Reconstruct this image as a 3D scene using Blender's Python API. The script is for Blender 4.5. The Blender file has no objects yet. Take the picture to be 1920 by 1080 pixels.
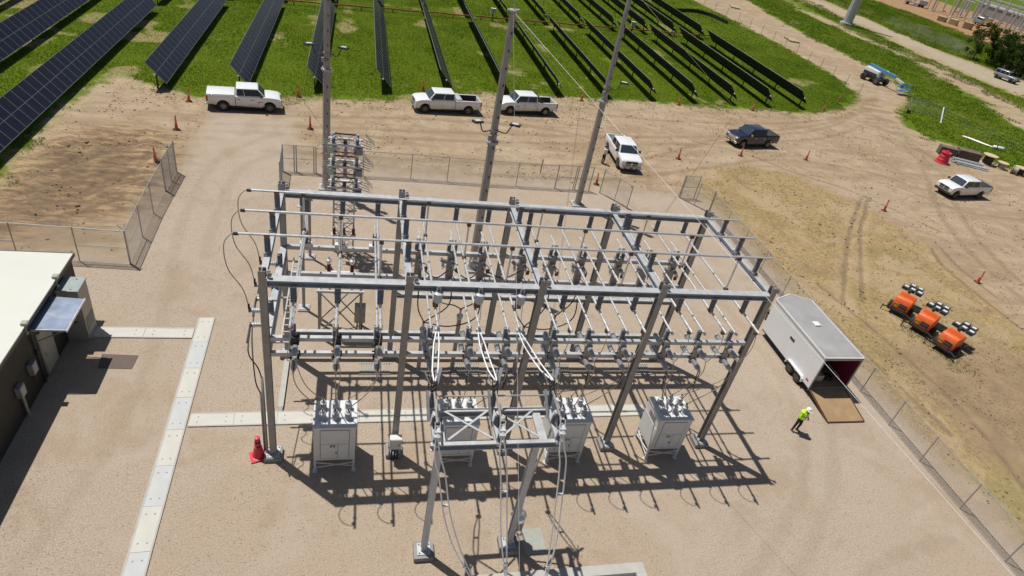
import bpy, bmesh, math, random
import numpy as np
from mathutils import Vector, Matrix
random.seed(7)
RNG = np.random.default_rng(11)
R = math.radians
S = bpy.context.scene
COL = S.collection

# ------------------------------------------------------------------ camera
cam_d = bpy.data.cameras.new('camera')
cam = bpy.data.objects.new('camera', cam_d)
COL.objects.link(cam)
cam_d.sensor_width = 36.0
cam_d.lens = 22.5464
cam_d.clip_start = 0.1
cam_d.clip_end = 3000
cx = Vector((0.96929948, -0.18010137, 0.16739777))
cy = Vector((-0.03031357, 0.58807904, 0.80823519))
cz = -Vector((0.24400738, 0.78849638, -0.56456520))
m = Matrix((cx, cy, cz)).transposed().to_4x4()
m.translation = Vector((2.9363, -19.0492, 22.7787))
cam.matrix_world = m
S.camera = cam

# ------------------------------------------------------------------ world, sun, exposure
SUN_TO = Vector((2.75, -2.57, -9.6))            # the way the sunlight travels
W = bpy.data.worlds.new('World')
S.world = W
W.use_nodes = True
wn = W.node_tree.nodes
wl = W.node_tree.links
wn.clear()
sky = wn.new('ShaderNodeTexSky')
sky.sky_type = 'NISHITA'
sky.sun_disc = False
sky.sun_elevation = R(68.6)
sky.sun_rotation = math.atan2(-2.75, 2.57)
sky.air_density = 1.0
sky.dust_density = 1.0
bg = wn.new('ShaderNodeBackground')
bg.inputs['Strength'].default_value = 0.062
wo = wn.new('ShaderNodeOutputWorld')
wl.new(sky.outputs[0], bg.inputs[0])
wl.new(bg.outputs[0], wo.inputs[0])
sl = bpy.data.lights.new('sun', 'SUN')
sl.energy = 4.8
sl.angle = R(0.53)
sl.color = (1.0, 0.965, 0.915)
sun = bpy.data.objects.new('sun', sl)
COL.objects.link(sun)
sun.rotation_euler = SUN_TO.to_track_quat('-Z', 'Y').to_euler()
sun.location = (-20, 20, 60)
S.view_settings.view_transform = 'Standard'
S.view_settings.look = 'None'
S.view_settings.exposure = -0.12
S.view_settings.gamma = 1.0
S.render.engine = 'CYCLES'
S.cycles.max_bounces = 6
S.cycles.transparent_max_bounces = 8

# ------------------------------------------------------------------ materials
def nodes_of(name):
    mt = bpy.data.materials.new(name)
    mt.use_nodes = True
    nt = mt.node_tree
    b = nt.nodes['Principled BSDF']
    return mt, nt, nt.nodes, nt.links, b

def ramp(nt, fac, stops):
    r = nt.nodes.new('ShaderNodeValToRGB')
    cr = r.color_ramp
    while len(cr.elements) < len(stops):
        cr.elements.new(0.5)
    for e, (p, c) in zip(cr.elements, stops):
        e.position = p
        e.color = (*c, 1) if len(c) == 3 else c
    nt.links.new(fac, r.inputs[0])
    return r.outputs[0]

def noise(nt, vec, scale, detail=4, rough=0.55, dist=0.0, dims='3D'):
    n = nt.nodes.new('ShaderNodeTexNoise')
    n.inputs['Scale'].default_value = scale
    n.inputs['Detail'].default_value = detail
    n.inputs['Roughness'].default_value = rough
    n.inputs['Distortion'].default_value = dist
    if vec is not None:
        nt.links.new(vec, n.inputs['Vector'])
    return n.outputs[0]

def mth(nt, op, a, b=None, c=None, clamp=False):
    n = nt.nodes.new('ShaderNodeMath')
    n.operation = op
    n.use_clamp = clamp
    for i, v in enumerate((a, b, c)):
        if v is None:
            continue
        if isinstance(v, (int, float)):
            n.inputs[i].default_value = v
        else:
            nt.links.new(v, n.inputs[i])
    return n.outputs[0]

def mix(nt, fac, a, b, mode='MIX'):
    n = nt.nodes.new('ShaderNodeMix')
    n.data_type = 'RGBA'
    n.blend_type = mode
    for s, v in ((0, fac), (6, a), (7, b)):
        if isinstance(v, (int, float)):
            n.inputs[s].default_value = v
        elif isinstance(v, tuple):
            n.inputs[s].default_value = (*v, 1) if len(v) == 3 else v
        else:
            nt.links.new(v, n.inputs[s])
    return n.outputs[2]

def sstep(nt, v, lo, hi):
    n = nt.nodes.new('ShaderNodeMapRange')
    n.interpolation_type = 'SMOOTHSTEP'
    n.inputs[1].default_value = lo
    n.inputs[2].default_value = hi
    nt.links.new(v, n.inputs[0])
    return n.outputs[0]

def mat(name, col, rough=0.6, metal=0.0, var=0.12, scale=3.0, bump=0.0, bscale=40.0, dirt=None, dirt_amt=0.0, coat=0.0, spec=0.5, dust=None):
    """plain surface with mottling, optional dirt blotches and fine relief"""
    mt, nt, N, L, b = nodes_of(name)
    tc = N.new('ShaderNodeTexCoord').outputs['Object']
    n1 = noise(nt, tc, scale, 6, 0.6)
    lo = tuple(c * (1 - var) for c in col)
    hi = tuple(min(1, c * (1 + var)) for c in col)
    c = ramp(nt, n1, [(0.3, lo), (0.7, hi)])
    if dirt:
        n2 = noise(nt, tc, scale * 0.6, 7, 0.65, 0.6)
        f = sstep(nt, n2, 0.62 - dirt_amt * 0.3, 0.78)
        c = mix(nt, mth(nt, 'MULTIPLY', f, min(1, dirt_amt + 0.3)), c, dirt)
    if dust:                                              # road dust thrown up on the lower bodywork
        zz = N.new('ShaderNodeSeparateXYZ')
        L.new(tc, zz.inputs[0])
        f = mth(nt, 'SUBTRACT', 1.0, sstep(nt, mth(nt, 'ADD', zz.outputs[2], mth(nt, 'MULTIPLY', mth(nt, 'SUBTRACT', noise(nt, tc, 2.2, 6, 0.65), 0.5), 0.9)), 0.35, 1.05))
        c = mix(nt, mth(nt, 'MULTIPLY', f, 0.7), c, dust)
    L.new(c, b.inputs['Base Color'])
    b.inputs['Metallic'].default_value = metal
    rr = ramp(nt, n1, [(0.25, (max(0, rough - 0.1),) * 3), (0.75, (min(1, rough + 0.1),) * 3)])
    L.new(rr, b.inputs['Roughness'])
    b.inputs['Coat Weight'].default_value = coat
    b.inputs['Coat Roughness'].default_value = 0.08
    b.inputs['Specular IOR Level'].default_value = spec
    if bump:
        bn = N.new('ShaderNodeBump')
        bn.inputs['Strength'].default_value = bump
        bn.inputs['Distance'].default_value = 0.02
        L.new(noise(nt, tc, bscale, 3), bn.inputs['Height'])
        L.new(bn.outputs[0], b.inputs['Normal'])
    return mt

M = {}
M['galv'] = mat('galvanised_steel', (0.47, 0.475, 0.48), 0.5, 0.25, 0.12, 2.5, dirt=(0.25, 0.23, 0.2), dirt_amt=0.15)
M['galv_dk'] = mat('weathered_steel', (0.30, 0.292, 0.283), 0.55, 0.3, 0.18, 2.0, dirt=(0.2, 0.17, 0.14), dirt_amt=0.3)
M['mast'] = mat('mast_steel', (0.315, 0.303, 0.295), 0.5, 0.35, 0.16, 1.2, dirt=(0.2, 0.17, 0.14), dirt_amt=0.25)
M['alu'] = mat('aluminium_tube', (0.66, 0.66, 0.65), 0.38, 0.55, 0.06, 4.0)
M['alu_w'] = mat('bright_aluminium_cable', (0.88, 0.88, 0.86), 0.5, 0.05, 0.05, 6.0)
M['ins'] = mat('grey_polymer', (0.235, 0.245, 0.27), 0.42, 0.0, 0.1, 6.0)
M['ins_lt'] = mat('light_grey_porcelain', (0.5, 0.51, 0.52), 0.32, 0.0, 0.08, 6.0)
M['ins_red'] = mat('brown_red_porcelain', (0.22, 0.045, 0.04), 0.25, 0.0, 0.12, 6.0)
M['black'] = mat('black_fitting', (0.025, 0.024, 0.026), 0.5, 0.2, 0.2, 8.0)
M['bronze'] = mat('bronze_clamp', (0.13, 0.085, 0.06), 0.5, 0.4, 0.2, 8.0)
M['cable_tan'] = mat('weathered_copper_cable', (0.44, 0.37, 0.28), 0.6, 0.2, 0.15, 6.0)
M['cable_blk'] = mat('black_cable', (0.018, 0.018, 0.02), 0.5, 0.0, 0.2, 6.0)
M['cab'] = mat('cabinet_paint', (0.66, 0.66, 0.645), 0.42, 0.0, 0.05, 1.5, dirt=(0.42, 0.38, 0.32), dirt_amt=0.12)
M['seam'] = mat('panel_seam', (0.22, 0.22, 0.22), 0.6, 0.0, 0.1, 5)
M['conc'] = mat('concrete', (0.43, 0.415, 0.375), 0.85, 0.0, 0.1, 2.0, 0.25, 60.0, dirt=(0.42, 0.36, 0.28), dirt_amt=0.3)
M['pier'] = mat('grey_pier', (0.27, 0.265, 0.25), 0.85, 0.0, 0.12, 2.0, 0.2, 60.0, dirt=(0.33, 0.27, 0.19), dirt_amt=0.3)
M['conc_w'] = mat('pale_trench_lid', (0.535, 0.52, 0.455), 0.8, 0.0, 0.07, 1.3, 0.15, 60.0, dirt=(0.5, 0.43, 0.33), dirt_amt=0.22)
M['conc_g'] = mat('grey_trench_lid', (0.49, 0.495, 0.48), 0.8, 0.0, 0.07, 1.3, 0.15, 60.0, dirt=(0.5, 0.43, 0.33), dirt_amt=0.15)
M['rubber'] = mat('tyre_rubber', (0.03, 0.028, 0.027), 0.85, 0.0, 0.2, 6.0, dirt=(0.16, 0.125, 0.09), dirt_amt=0.35)
M['rim'] = mat('wheel_rim', (0.34, 0.32, 0.3), 0.4, 0.6, 0.15, 8.0)
M['white'] = mat('white_paint', (0.78, 0.78, 0.77), 0.3, 0.0, 0.02, 1.5, dirt=(0.5, 0.42, 0.33), dirt_amt=0.06, coat=0.6, dust=(0.42, 0.34, 0.25))
M['navy'] = mat('dark_navy_paint', (0.016, 0.017, 0.045), 0.3, 0.2, 0.1, 1.5, dirt=(0.1, 0.08, 0.06), dirt_amt=0.1, coat=0.8, dust=(0.10, 0.08, 0.065))
M['silver'] = mat('silver_paint', (0.33, 0.34, 0.36), 0.35, 0.4, 0.05, 1.5, coat=0.5)
M['glass'] = mat('dark_glass', (0.012, 0.014, 0.022), 0.08, 0.0, 0.1, 2.0, spec=0.7)
M['glass_b'] = mat('windscreen_glass', (0.035, 0.05, 0.065), 0.06, 0.0, 0.15, 2.0, spec=0.8)
M['chrome'] = mat('chrome', (0.7, 0.7, 0.7), 0.18, 0.9, 0.05, 4.0)
M['plastic'] = mat('dark_plastic', (0.035, 0.035, 0.037), 0.6, 0.0, 0.15, 5.0)
M['lamp'] = mat('lamp_lens', (0.72, 0.72, 0.7), 0.15, 0.1, 0.05, 5.0)
M['red_lens'] = mat('red_lens', (0.42, 0.02, 0.025), 0.2, 0.0, 0.05, 5.0)
M['bedgrey'] = mat('bed_liner_grey', (0.33, 0.34, 0.34), 0.7, 0.0, 0.12, 4.0, dirt=(0.35, 0.29, 0.22), dirt_amt=0.3)
M['orange'] = mat('cone_orange', (0.66, 0.075, 0.03), 0.55, 0.0, 0.12, 6.0, dirt=(0.35, 0.12, 0.07), dirt_amt=0.2)
M['cone_band'] = mat('cone_band', (0.74, 0.46, 0.36), 0.4, 0.0, 0.1, 6.0)
M['redplastic'] = mat('red_plastic', (0.60, 0.03, 0.055), 0.45, 0.0, 0.08, 3.0, dirt=(0.4, 0.08, 0.07), dirt_amt=0.15)
M['tower_or'] = mat('machine_orange', (0.72, 0.13, 0.025), 0.45, 0.0, 0.1, 3.0, dirt=(0.4, 0.15, 0.07), dirt_amt=0.2)
M['yellow'] = mat('machine_yellow', (0.65, 0.36, 0.04), 0.5, 0.0, 0.1, 3.0)
M['blue'] = mat('lift_blue', (0.10, 0.27, 0.47), 0.4, 0.0, 0.1, 3.0)
M['wood'] = mat('raw_timber', (0.40, 0.28, 0.16), 0.85, 0.0, 0.2, 6.0, 0.2, 80.0)
M['ply'] = mat('ramp_plywood', (0.34, 0.22, 0.115), 0.8, 0.0, 0.14, 1.6, dirt=(0.22, 0.15, 0.09), dirt_amt=0.35)
M['wood_y'] = mat('pale_reel_wood', (0.53, 0.41, 0.22), 0.85, 0.0, 0.15, 4.0)
M['roofwhite'] = mat('white_roof_sheet', (0.60, 0.60, 0.525), 0.6, 0.0, 0.03, 0.5, dirt=(0.62, 0.6, 0.5), dirt_amt=0.2)
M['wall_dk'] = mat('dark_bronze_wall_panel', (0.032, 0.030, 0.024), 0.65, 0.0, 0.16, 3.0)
M['trim'] = mat('roof_trim', (0.10, 0.10, 0.085), 0.6, 0.2, 0.1, 3.0)
M['door'] = mat('tan_door', (0.36, 0.345, 0.28), 0.55, 0.0, 0.06, 2.0)
M['hvac'] = mat('hvac_casing', (0.35, 0.335, 0.29), 0.5, 0.1, 0.08, 1.5)
M['hvac_top'] = mat('hvac_lid', (0.30, 0.345, 0.33), 0.5, 0.1, 0.06, 3.0)
M['canopy'] = mat('blue_grey_sheet', (0.255, 0.305, 0.40), 0.42, 0.5, 0.12, 1.2, dirt=(0.42, 0.42, 0.46), dirt_amt=0.3)
M['trailer'] = mat('trailer_skin', (0.76, 0.775, 0.79), 0.4, 0.1, 0.03, 1.0, dirt=(0.5, 0.47, 0.42), dirt_amt=0.12)
M['trailer_roof'] = mat('trailer_roof_sheet', (0.37, 0.36, 0.345), 0.5, 0.2, 0.1, 0.7, dirt=(0.32, 0.29, 0.25), dirt_amt=0.4)
M['maroon'] = mat('maroon_trailer_lining', (0.20, 0.018, 0.045), 0.5, 0.0, 0.1, 3.0)
M['rope'] = mat('pale_green_rope', (0.46, 0.50, 0.20), 0.8, 0.0, 0.1, 8.0)
M['wire_w'] = mat('bright_wire', (0.85, 0.85, 0.84), 0.5, 0.0, 0.05, 8.0)
M['mesh'] = mat('fence_wire', (0.36, 0.36, 0.35), 0.5, 0.4, 0.1, 6.0)
M['rail'] = mat('fence_pipe', (0.40, 0.39, 0.37), 0.45, 0.4, 0.12, 4.0)
M['rail_w'] = mat('bright_fence_pipe', (0.75, 0.75, 0.74), 0.35, 0.3, 0.05, 4.0)
M['rust'] = mat('rust_red_pipe', (0.30, 0.085, 0.045), 0.7, 0.0, 0.2, 3.0)
M['pvframe'] = mat('module_frame', (0.33, 0.345, 0.31), 0.45, 0.5, 0.06, 4.0)
M['pvback'] = mat('module_back', (0.010, 0.011, 0.013), 0.8, 0.0, 0.15, 2.0)
M['pvpost'] = mat('dark_pile', (0.035, 0.036, 0.04), 0.6, 0.3, 0.2, 3.0)
M['skin'] = mat('skin', (0.42, 0.25, 0.17), 0.55, 0.0, 0.06, 20.0)
M['hair'] = mat('dark_hair', (0.02, 0.015, 0.012), 0.6, 0.0, 0.2, 30.0)
M['hivis'] = mat('hi_vis_fabric', (0.52, 0.80, 0.03), 0.7, 0.0, 0.06, 12.0)
M['reflex'] = mat('reflective_band', (0.75, 0.76, 0.68), 0.35, 0.1, 0.05, 12.0)
M['jeans'] = mat('dark_trousers', (0.026, 0.026, 0.035), 0.85, 0.0, 0.2, 14.0)
M['shirt'] = mat('pale_shirt', (0.55, 0.545, 0.52), 0.8, 0.0, 0.08, 14.0)
M['helmet'] = mat('white_helmet', (0.82, 0.82, 0.82), 0.3, 0.0, 0.02, 8.0)
M['boot'] = mat('boot_leather', (0.09, 0.06, 0.04), 0.7, 0.0, 0.2, 20.0)
M['patch_br'] = mat('brown_ground_patch', (0.135, 0.10, 0.085), 0.9, 0.0, 0.15, 4.0, 0.3, 70.0)
M['grate'] = mat('grounding_grate', (0.36, 0.36, 0.31), 0.7, 0.3, 0.12, 4.0)
M['bark'] = mat('bark', (0.10, 0.075, 0.05), 0.9, 0.0, 0.25, 5.0, 0.4, 30.0)
M['pink'] = mat('pink_tape', (0.6, 0.25, 0.42), 0.6)

def pv_material():
    mt, nt, N, L, b = nodes_of('solar_glass')
    tc = N.new('ShaderNodeTexCoord').outputs['Object']
    sep = N.new('ShaderNodeSeparateXYZ')
    L.new(tc, sep.inputs[0])
    def grid(o, period, w):
        f = mth(nt, 'FRACT', mth(nt, 'DIVIDE', o, period))
        return mth(nt, 'LESS_THAN', mth(nt, 'ABSOLUTE', mth(nt, 'SUBTRACT', f, 0.5)), w)
    g = mth(nt, 'MAXIMUM', grid(sep.outputs[0], 0.182, 0.022), grid(sep.outputs[1], 0.182, 0.022))
    n1 = noise(nt, tc, 1.3, 3)
    c = ramp(nt, n1, [(0.3, (0.0135, 0.014, 0.024)), (0.7, (0.018, 0.0185, 0.032))])
    c = mix(nt, g, c, (0.03, 0.031, 0.048))
    L.new(c, b.inputs['Base Color'])
    b.inputs['Roughness'].default_value = 0.25
    b.inputs['Specular IOR Level'].default_value = 0.2
    return mt
M['pv'] = pv_material()

def leaf_material(name, c1, c2, c3):
    mt, nt, N, L, b = nodes_of(name)
    at = N.new('ShaderNodeAttribute')
    at.attribute_name = 'tint'
    c = ramp(nt, at.outputs['Fac'], [(0.0, c1), (0.55, c2), (1.0, c3)])
    L.new(c, b.inputs['Base Color'])
    b.inputs['Roughness'].default_value = 0.65
    b.inputs['Specular IOR Level'].default_value = 0.06
    tr = N.new('ShaderNodeBsdfTranslucent')
    L.new(c, tr.inputs['Color'])
    ms = N.new('ShaderNodeMixShader')
    ms.inputs[0].default_value = 0.35
    L.new(b.outputs[0], ms.inputs[1])
    L.new(tr.outputs[0], ms.inputs[2])
    L.new(ms.outputs[0], N['Material Output'].inputs[0])
    return mt
M['grass'] = leaf_material('grass_blades', (0.054, 0.108, 0.004), (0.100, 0.160, 0.006), (0.26, 0.25, 0.04))
M['straw'] = leaf_material('dry_grass_blades', (0.17, 0.15, 0.045), (0.33, 0.25, 0.10), (0.50, 0.39, 0.18))
def stone_material():
    mt, nt, N, L, b = nodes_of('loose_stone')
    at = N.new('ShaderNodeAttribute')
    at.attribute_name = 'tint'
    L.new(ramp(nt, at.outputs['Fac'], [(0.0, (0.27, 0.215, 0.155)), (0.5, (0.44, 0.36, 0.27)), (1.0, (0.68, 0.60, 0.49))]), b.inputs['Base Color'])
    b.inputs['Roughness'].default_value = 0.9
    return mt
M['stone'] = stone_material()
M['clod'] = mat('dry_clod', (0.25, 0.165, 0.092), 0.95, 0.0, 0.35, 0.8)
M['leaf'] = leaf_material('tree_leaves', (0.022, 0.05, 0.009), (0.05, 0.088, 0.016), (0.12, 0.13, 0.04))

# ------------------------------------------------------------------ mesh builder
def V(*a):
    return Vector(a)

class MB:
    def __init__(s):
        s.v = []; s.f = []; s.mi = []; s.cur = 0
    def mat(s, i):
        s.cur = i
        return s
    def add(s, vs, fs):
        o = len(s.v)
        s.v.extend([tuple(p) for p in vs])
        for f in fs:
            s.f.append(tuple(i + o for i in f)); s.mi.append(s.cur)
        return s
    def box(s, c, d, rz=0.0):
        x, y, z = d[0] / 2, d[1] / 2, d[2] / 2
        p = [(-x, -y, -z), (x, -y, -z), (x, y, -z), (-x, y, -z), (-x, -y, z), (x, -y, z), (x, y, z), (-x, y, z)]
        if rz:
            a, b = math.cos(rz), math.sin(rz)
            p = [(q[0] * a - q[1] * b, q[0] * b + q[1] * a, q[2]) for q in p]
        return s.add([(q[0] + c[0], q[1] + c[1], q[2] + c[2]) for q in p],
                     [(0, 3, 2, 1), (4, 5, 6, 7), (0, 1, 5, 4), (1, 2, 6, 5), (2, 3, 7, 6), (3, 0, 4, 7)])
    def mm(s, a, b):
        return s.box([(a[i] + b[i]) / 2 for i in range(3)], [abs(b[i] - a[i]) for i in range(3)])
    def frame(s, p0, p1, up=None):
        p0 = Vector(p0); p1 = Vector(p1)
        d = (p1 - p0).normalized()
        u = Vector(up) if up is not None else (Vector((0, 0, 1)) if abs(d.z) < 0.95 else Vector((0, 1, 0)))
        r = d.cross(u).normalized()
        u = r.cross(d).normalized()
        return p0, p1, d, r, u
    def bar(s, p0, p1, w, h, up=None):
        p0, p1, d, r, u = s.frame(p0, p1, up)
        vs = [p + r * a * w / 2 + u * b * h / 2 for p in (p0, p1) for a, b in ((-1, -1), (1, -1), (1, 1), (-1, 1))]
        return s.add(vs, [(3, 2, 1, 0), (4, 5, 6, 7), (0, 1, 5, 4), (1, 2, 6, 5), (2, 3, 7, 6), (3, 0, 4, 7)])
    def extr(s, p0, p1, prof, up=None):
        """profile [(r,u)] swept from p0 to p1"""
        p0, p1, d, r, u = s.frame(p0, p1, up)
        n = len(prof)
        vs = [p + r * a + u * b for p in (p0, p1) for a, b in prof]
        fs = [(i, (i + 1) % n, n + (i + 1) % n, n + i) for i in range(n)]
        fs += [tuple(range(n - 1, -1, -1)), tuple(range(n, 2 * n))]
        return s.add(vs, fs)
    def ibeam(s, p0, p1, w, h, t=0.03, up=None):
        a, b, c = w / 2, h / 2, t / 2
        pr = [(-a, -b), (a, -b), (a, -b + t), (c, -b + t), (c, b - t), (a, b - t), (a, b), (-a, b), (-a, b - t), (-c, b - t), (-c, -b + t), (-a, -b + t)]
        return s.extr(p0, p1, pr, up)
    def cyl(s, p0, p1, r0, r1=None, n=8, caps=True):
        r1 = r0 if r1 is None else r1
        p0, p1, d, r, u = s.frame(p0, p1)
        vs = []
        for p, q in ((p0, r0), (p1, r1)):
            for i in range(n):
                a = 2 * math.pi * i / n
                vs.append(p + r * math.cos(a) * q + u * math.sin(a) * q)
        fs = [(i, (i + 1) % n, n + (i + 1) % n, n + i) for i in range(n)]
        if caps:
            fs += [tuple(range(n - 1, -1, -1)), tuple(range(n, 2 * n))]
        return s.add(vs, fs)
    def lathe(s, p0, d, prof, n=10):
        """prof [(t, radius)] along direction d from p0"""
        p0 = Vector(p0)
        d = Vector(d).normalized()
        _, _, d, r, u = s.frame(p0, p0 + d)
        vs = []
        for t, q in prof:
            for i in range(n):
                a = 2 * math.pi * i / n
                vs.append(p0 + d * t + r * math.cos(a) * q + u * math.sin(a) * q)
        fs = []
        for k in range(len(prof) - 1):
            for i in range(n):
                j = (i + 1) % n
                fs.append((k * n + i, k * n + j, k * n + n + j, k * n + n + i))
        fs += [tuple(range(n - 1, -1, -1)), tuple(range((len(prof) - 1) * n, len(prof) * n))]
        return s.add(vs, fs)
    def tube(s, pts, r, n=6):
        pts = [Vector(p) for p in pts]
        m_ = len(pts)
        vs = []
        ref = None
        for i, p in enumerate(pts):
            d = (pts[min(i + 1, m_ - 1)] - pts[max(i - 1, 0)]).normalized()
            if ref is None:
                ref = Vector((0, 0, 1)) if abs(d.z) < 0.9 else Vector((1, 0, 0))
            a = d.cross(ref).normalized()
            b = a.cross(d).normalized()
            ref = b
            rr = r[i] if isinstance(r, (list, tuple)) else r
            for k in range(n):
                t = 2 * math.pi * k / n
                vs.append(p + a * math.cos(t) * rr + b * math.sin(t) * rr)
        fs = []
        for i in range(m_ - 1):
            for k in range(n):
                j = (k + 1) % n
                fs.append((i * n + k, i * n + j, i * n + n + j, i * n + n + k))
        fs += [tuple(range(n - 1, -1, -1)), tuple(range((m_ - 1) * n, m_ * n))]
        return s.add(vs, fs)
    def poly(s, pts, h):
        """flat polygon pts [(x,y,z)] thickened downwards by h"""
        n = len(pts)
        vs = [tuple(p) for p in pts] + [(p[0], p[1], p[2] - h) for p in pts]
        fs = [tuple(range(n)), tuple(range(2 * n - 1, n - 1, -1))] + [(i, n + i, n + (i + 1) % n, (i + 1) % n) for i in range(n)]
        return s.add(vs, fs)
    def prism(s, prof, y0, y1, yt=0.0):
        """side profile [(x,z)] extruded from y0 to y1"""
        n = len(prof)
        vs = [(x, y0, z) for x, z in prof] + [(x, y1, z) for x, z in prof]
        fs = [tuple(range(n)), tuple(range(2 * n - 1, n - 1, -1))] + [(i, n + i, n + (i + 1) % n, (i + 1) % n) for i in range(n)]
        return s.add(vs, fs)
    def mesh(s, name, mats, smooth=False):
        me = bpy.data.meshes.new(name)
        me.from_pydata(s.v, [], s.f)
        mats = mats if isinstance(mats, (list, tuple)) else [mats]
        for q in mats:
            me.materials.append(M[q] if isinstance(q, str) else q)
        if len(mats) > 1:
            me.polygons.foreach_set('material_index', s.mi)
        bm = bmesh.new()
        bm.from_mesh(me)
        bmesh.ops.recalc_face_normals(bm, faces=bm.faces)
        bm.to_mesh(me)
        bm.free()
        if smooth:
            me.polygons.foreach_set('use_smooth', [True] * len(me.polygons))
            if smooth == 'auto':
                me.polygons.foreach_set('use_smooth', [True] * len(me.polygons))
                try:
                    me.set_sharp_from_angle(angle=R(35))
                except Exception:
                    pass
        me.update()
        return me
    def build(s, name, mats, parent=None, smooth=False):
        o = ORG.get(parent.name) if parent is not None else None
        if o is not None:
            s.v = [(p[0] - o[0], p[1] - o[1], p[2] - o[2]) for p in s.v]
        ob = bpy.data.objects.new(name, s.mesh(name, mats, smooth))
        COL.objects.link(ob)
        if parent is not None:
            ob.parent = parent
            if o is not None:
                ORG[ob.name] = o
        return ob

ORG = {}
def thing(name, label, cat, loc=(0, 0, 0), rz=0.0, group=None, local=False):
    """an Empty at a thing's base; children are built in world coordinates unless local"""
    o = bpy.data.objects.new(name, None)
    o.empty_display_size = 0.2
    COL.objects.link(o)
    o.location = loc
    o.rotation_euler = (0, 0, rz)
    tag(o, label, cat, group)
    if not local:
        ORG[o.name] = tuple(loc)
    return o
def tag(o, label, cat, group=None):
    o['label'] = label
    o['category'] = cat
    if group:
        o['group'] = group
    return o
def copy_tree(src, parent=None):
    c = src.copy()
    COL.objects.link(c)
    if parent is not None:
        c.parent = parent
    for ch in list(src.children):
        copy_tree(ch, c)
    return c
def place(src, loc, rz, label, first=False, group=None):
    o = src if first else copy_tree(src)
    o.location = loc
    o.rotation_euler = (0, 0, rz)
    o['label'] = label
    if group:
        o['group'] = group
    return o
def part_of(mesh, name, parent, loc=(0, 0, 0), rot=(0, 0, 0)):
    o = bpy.data.objects.new(name, mesh)
    COL.objects.link(o)
    o.parent = parent
    o.location = loc
    o.rotation_euler = rot
    return o
def one(mb, name, mats, label, cat, loc=(0, 0, 0), group=None, smooth=False):
    """a thing that is one mesh, with its origin at loc"""
    mb.v = [(p[0] - loc[0], p[1] - loc[1], p[2] - loc[2]) for p in mb.v]
    ob = mb.build(name, mats, None, smooth)
    ob.location = loc
    return tag(ob, label, cat, group)
ORD = ['first', 'second', 'third', 'fourth', 'fifth', 'sixth', 'seventh', 'eighth', 'ninth', 'tenth', 'eleventh', 'twelfth', 'thirteenth', 'fourteenth', 'fifteenth', 'sixteenth', 'seventeenth', 'eighteenth', 'nineteenth', 'twentieth']
def nth(i, n, side='left'):
    if i == 0:
        return 'leftmost' if side == 'left' else 'nearest'
    if i == n - 1:
        return 'rightmost' if side == 'left' else 'farthest'
    return ORD[i] + ' from left' if side == 'left' else ORD[i] + ' nearest'
def nthb(i, n):
    return 'leftmost' if i == 0 else 'rightmost' if i == n - 1 else ORD[i]
def bez(p0, p1, p2, p3, n=12):
    p0, p1, p2, p3 = map(Vector, (p0, p1, p2, p3))
    out = []
    for i in range(n + 1):
        t = i / n
        out.append(p0 * (1 - t) ** 3 + p1 * 3 * t * (1 - t) ** 2 + p2 * 3 * t * t * (1 - t) + p3 * t ** 3)
    return out
def spline(pts, n=6):
    """Catmull-Rom through points"""
    P = [Vector(p) for p in pts]
    P = [P[0] * 2 - P[1]] + P + [P[-1] * 2 - P[-2]]
    out = []
    for i in range(1, len(P) - 2):
        for k in range(n):
            t = k / n
            a, b, c, d = P[i - 1], P[i], P[i + 1], P[i + 2]
            out.append(0.5 * ((2 * b) + (c - a) * t + (2 * a - 5 * b + 4 * c - d) * t * t + (3 * b - a - 3 * c + d) * t ** 3))
    out.append(P[-2])
    return out
# ------------------------------------------------------------------ ground: regions in metres
FIELD = [(-22, 10), (-18.7, 22.6), (-19.1, 28.7), (-19.3, 36.7), (-18.8, 39.1), (-17.8, 43.0), (-16.3, 42.4), (-12.5, 41.0), (-11.3, 39.6), (-6.8, 41.0), (-2.3, 41.8), (7.6, 44.2), (13.5, 46.3), (16.1, 49.2), (19.1, 49.6), (26.1, 50.6), (35.9, 52.1), (47.1, 52.8), (50.5, 53.2), (55.0, 54.5), (59.5, 54.2), (66.5, 57.0), (72.2, 60.2), (77.8, 66.2), (80.4, 77.4), (80.4, 92.7), (79.3, 110.9), (77.4, 128.8), (76, 330), (-160, 330), (-160, 8)]
STRIP2 = [(98, 330), (97.9, 141), (94.0, 113.9), (94.3, 98.1), (94.6, 84.9), (91.8, 74.1), (87.9, 67.9), (79.9, 60.5), (76.2, 54.2), (77.3, 49.4), (81.5, 46.5), (82.6, 38.8), (84, 20), (90, -10), (101, -10), (101, 40), (101.9, 58.2), (105.3, 69.2), (109.2, 81.0), (112.5, 98.2), (111.7, 111.4), (110.7, 126.8), (113.4, 152.8), (114, 330)]
STRIP3 = [(119.8, 330), (119.8, 151.1), (114.4, 117.8), (115.8, 94.2), (113.2, 71.3), (113, -10), (121, -10), (122.4, 80.7), (120.4, 99.0), (122.3, 128.6), (127.0, 160.3), (128, 330)]
STRIP4 = [(137, 330), (137.0, 163.9), (134.4, 141.1), (133.0, 110.1), (139.3, 91.2), (141, -10), (170, -10), (168.5, 121.9), (167.5, 133.4), (170.4, 146.4), (170.6, 164.8), (168.8, 183.5), (168, 330)]
FARG = [(222, 330), (218, 208), (226, 198), (236, 186), (238, -10), (700, -10), (700, 700), (222, 700)]
ROAD = [(131, 330), (130.0, 160.3), (124.3, 128.6), (121.6, 99.0), (124.6, 80.7), (123, -10), (136, -10), (136.3, 91.2), (131.0, 110.1), (133.4, 141.1), (136.0, 163.9), (137, 330)]
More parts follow.
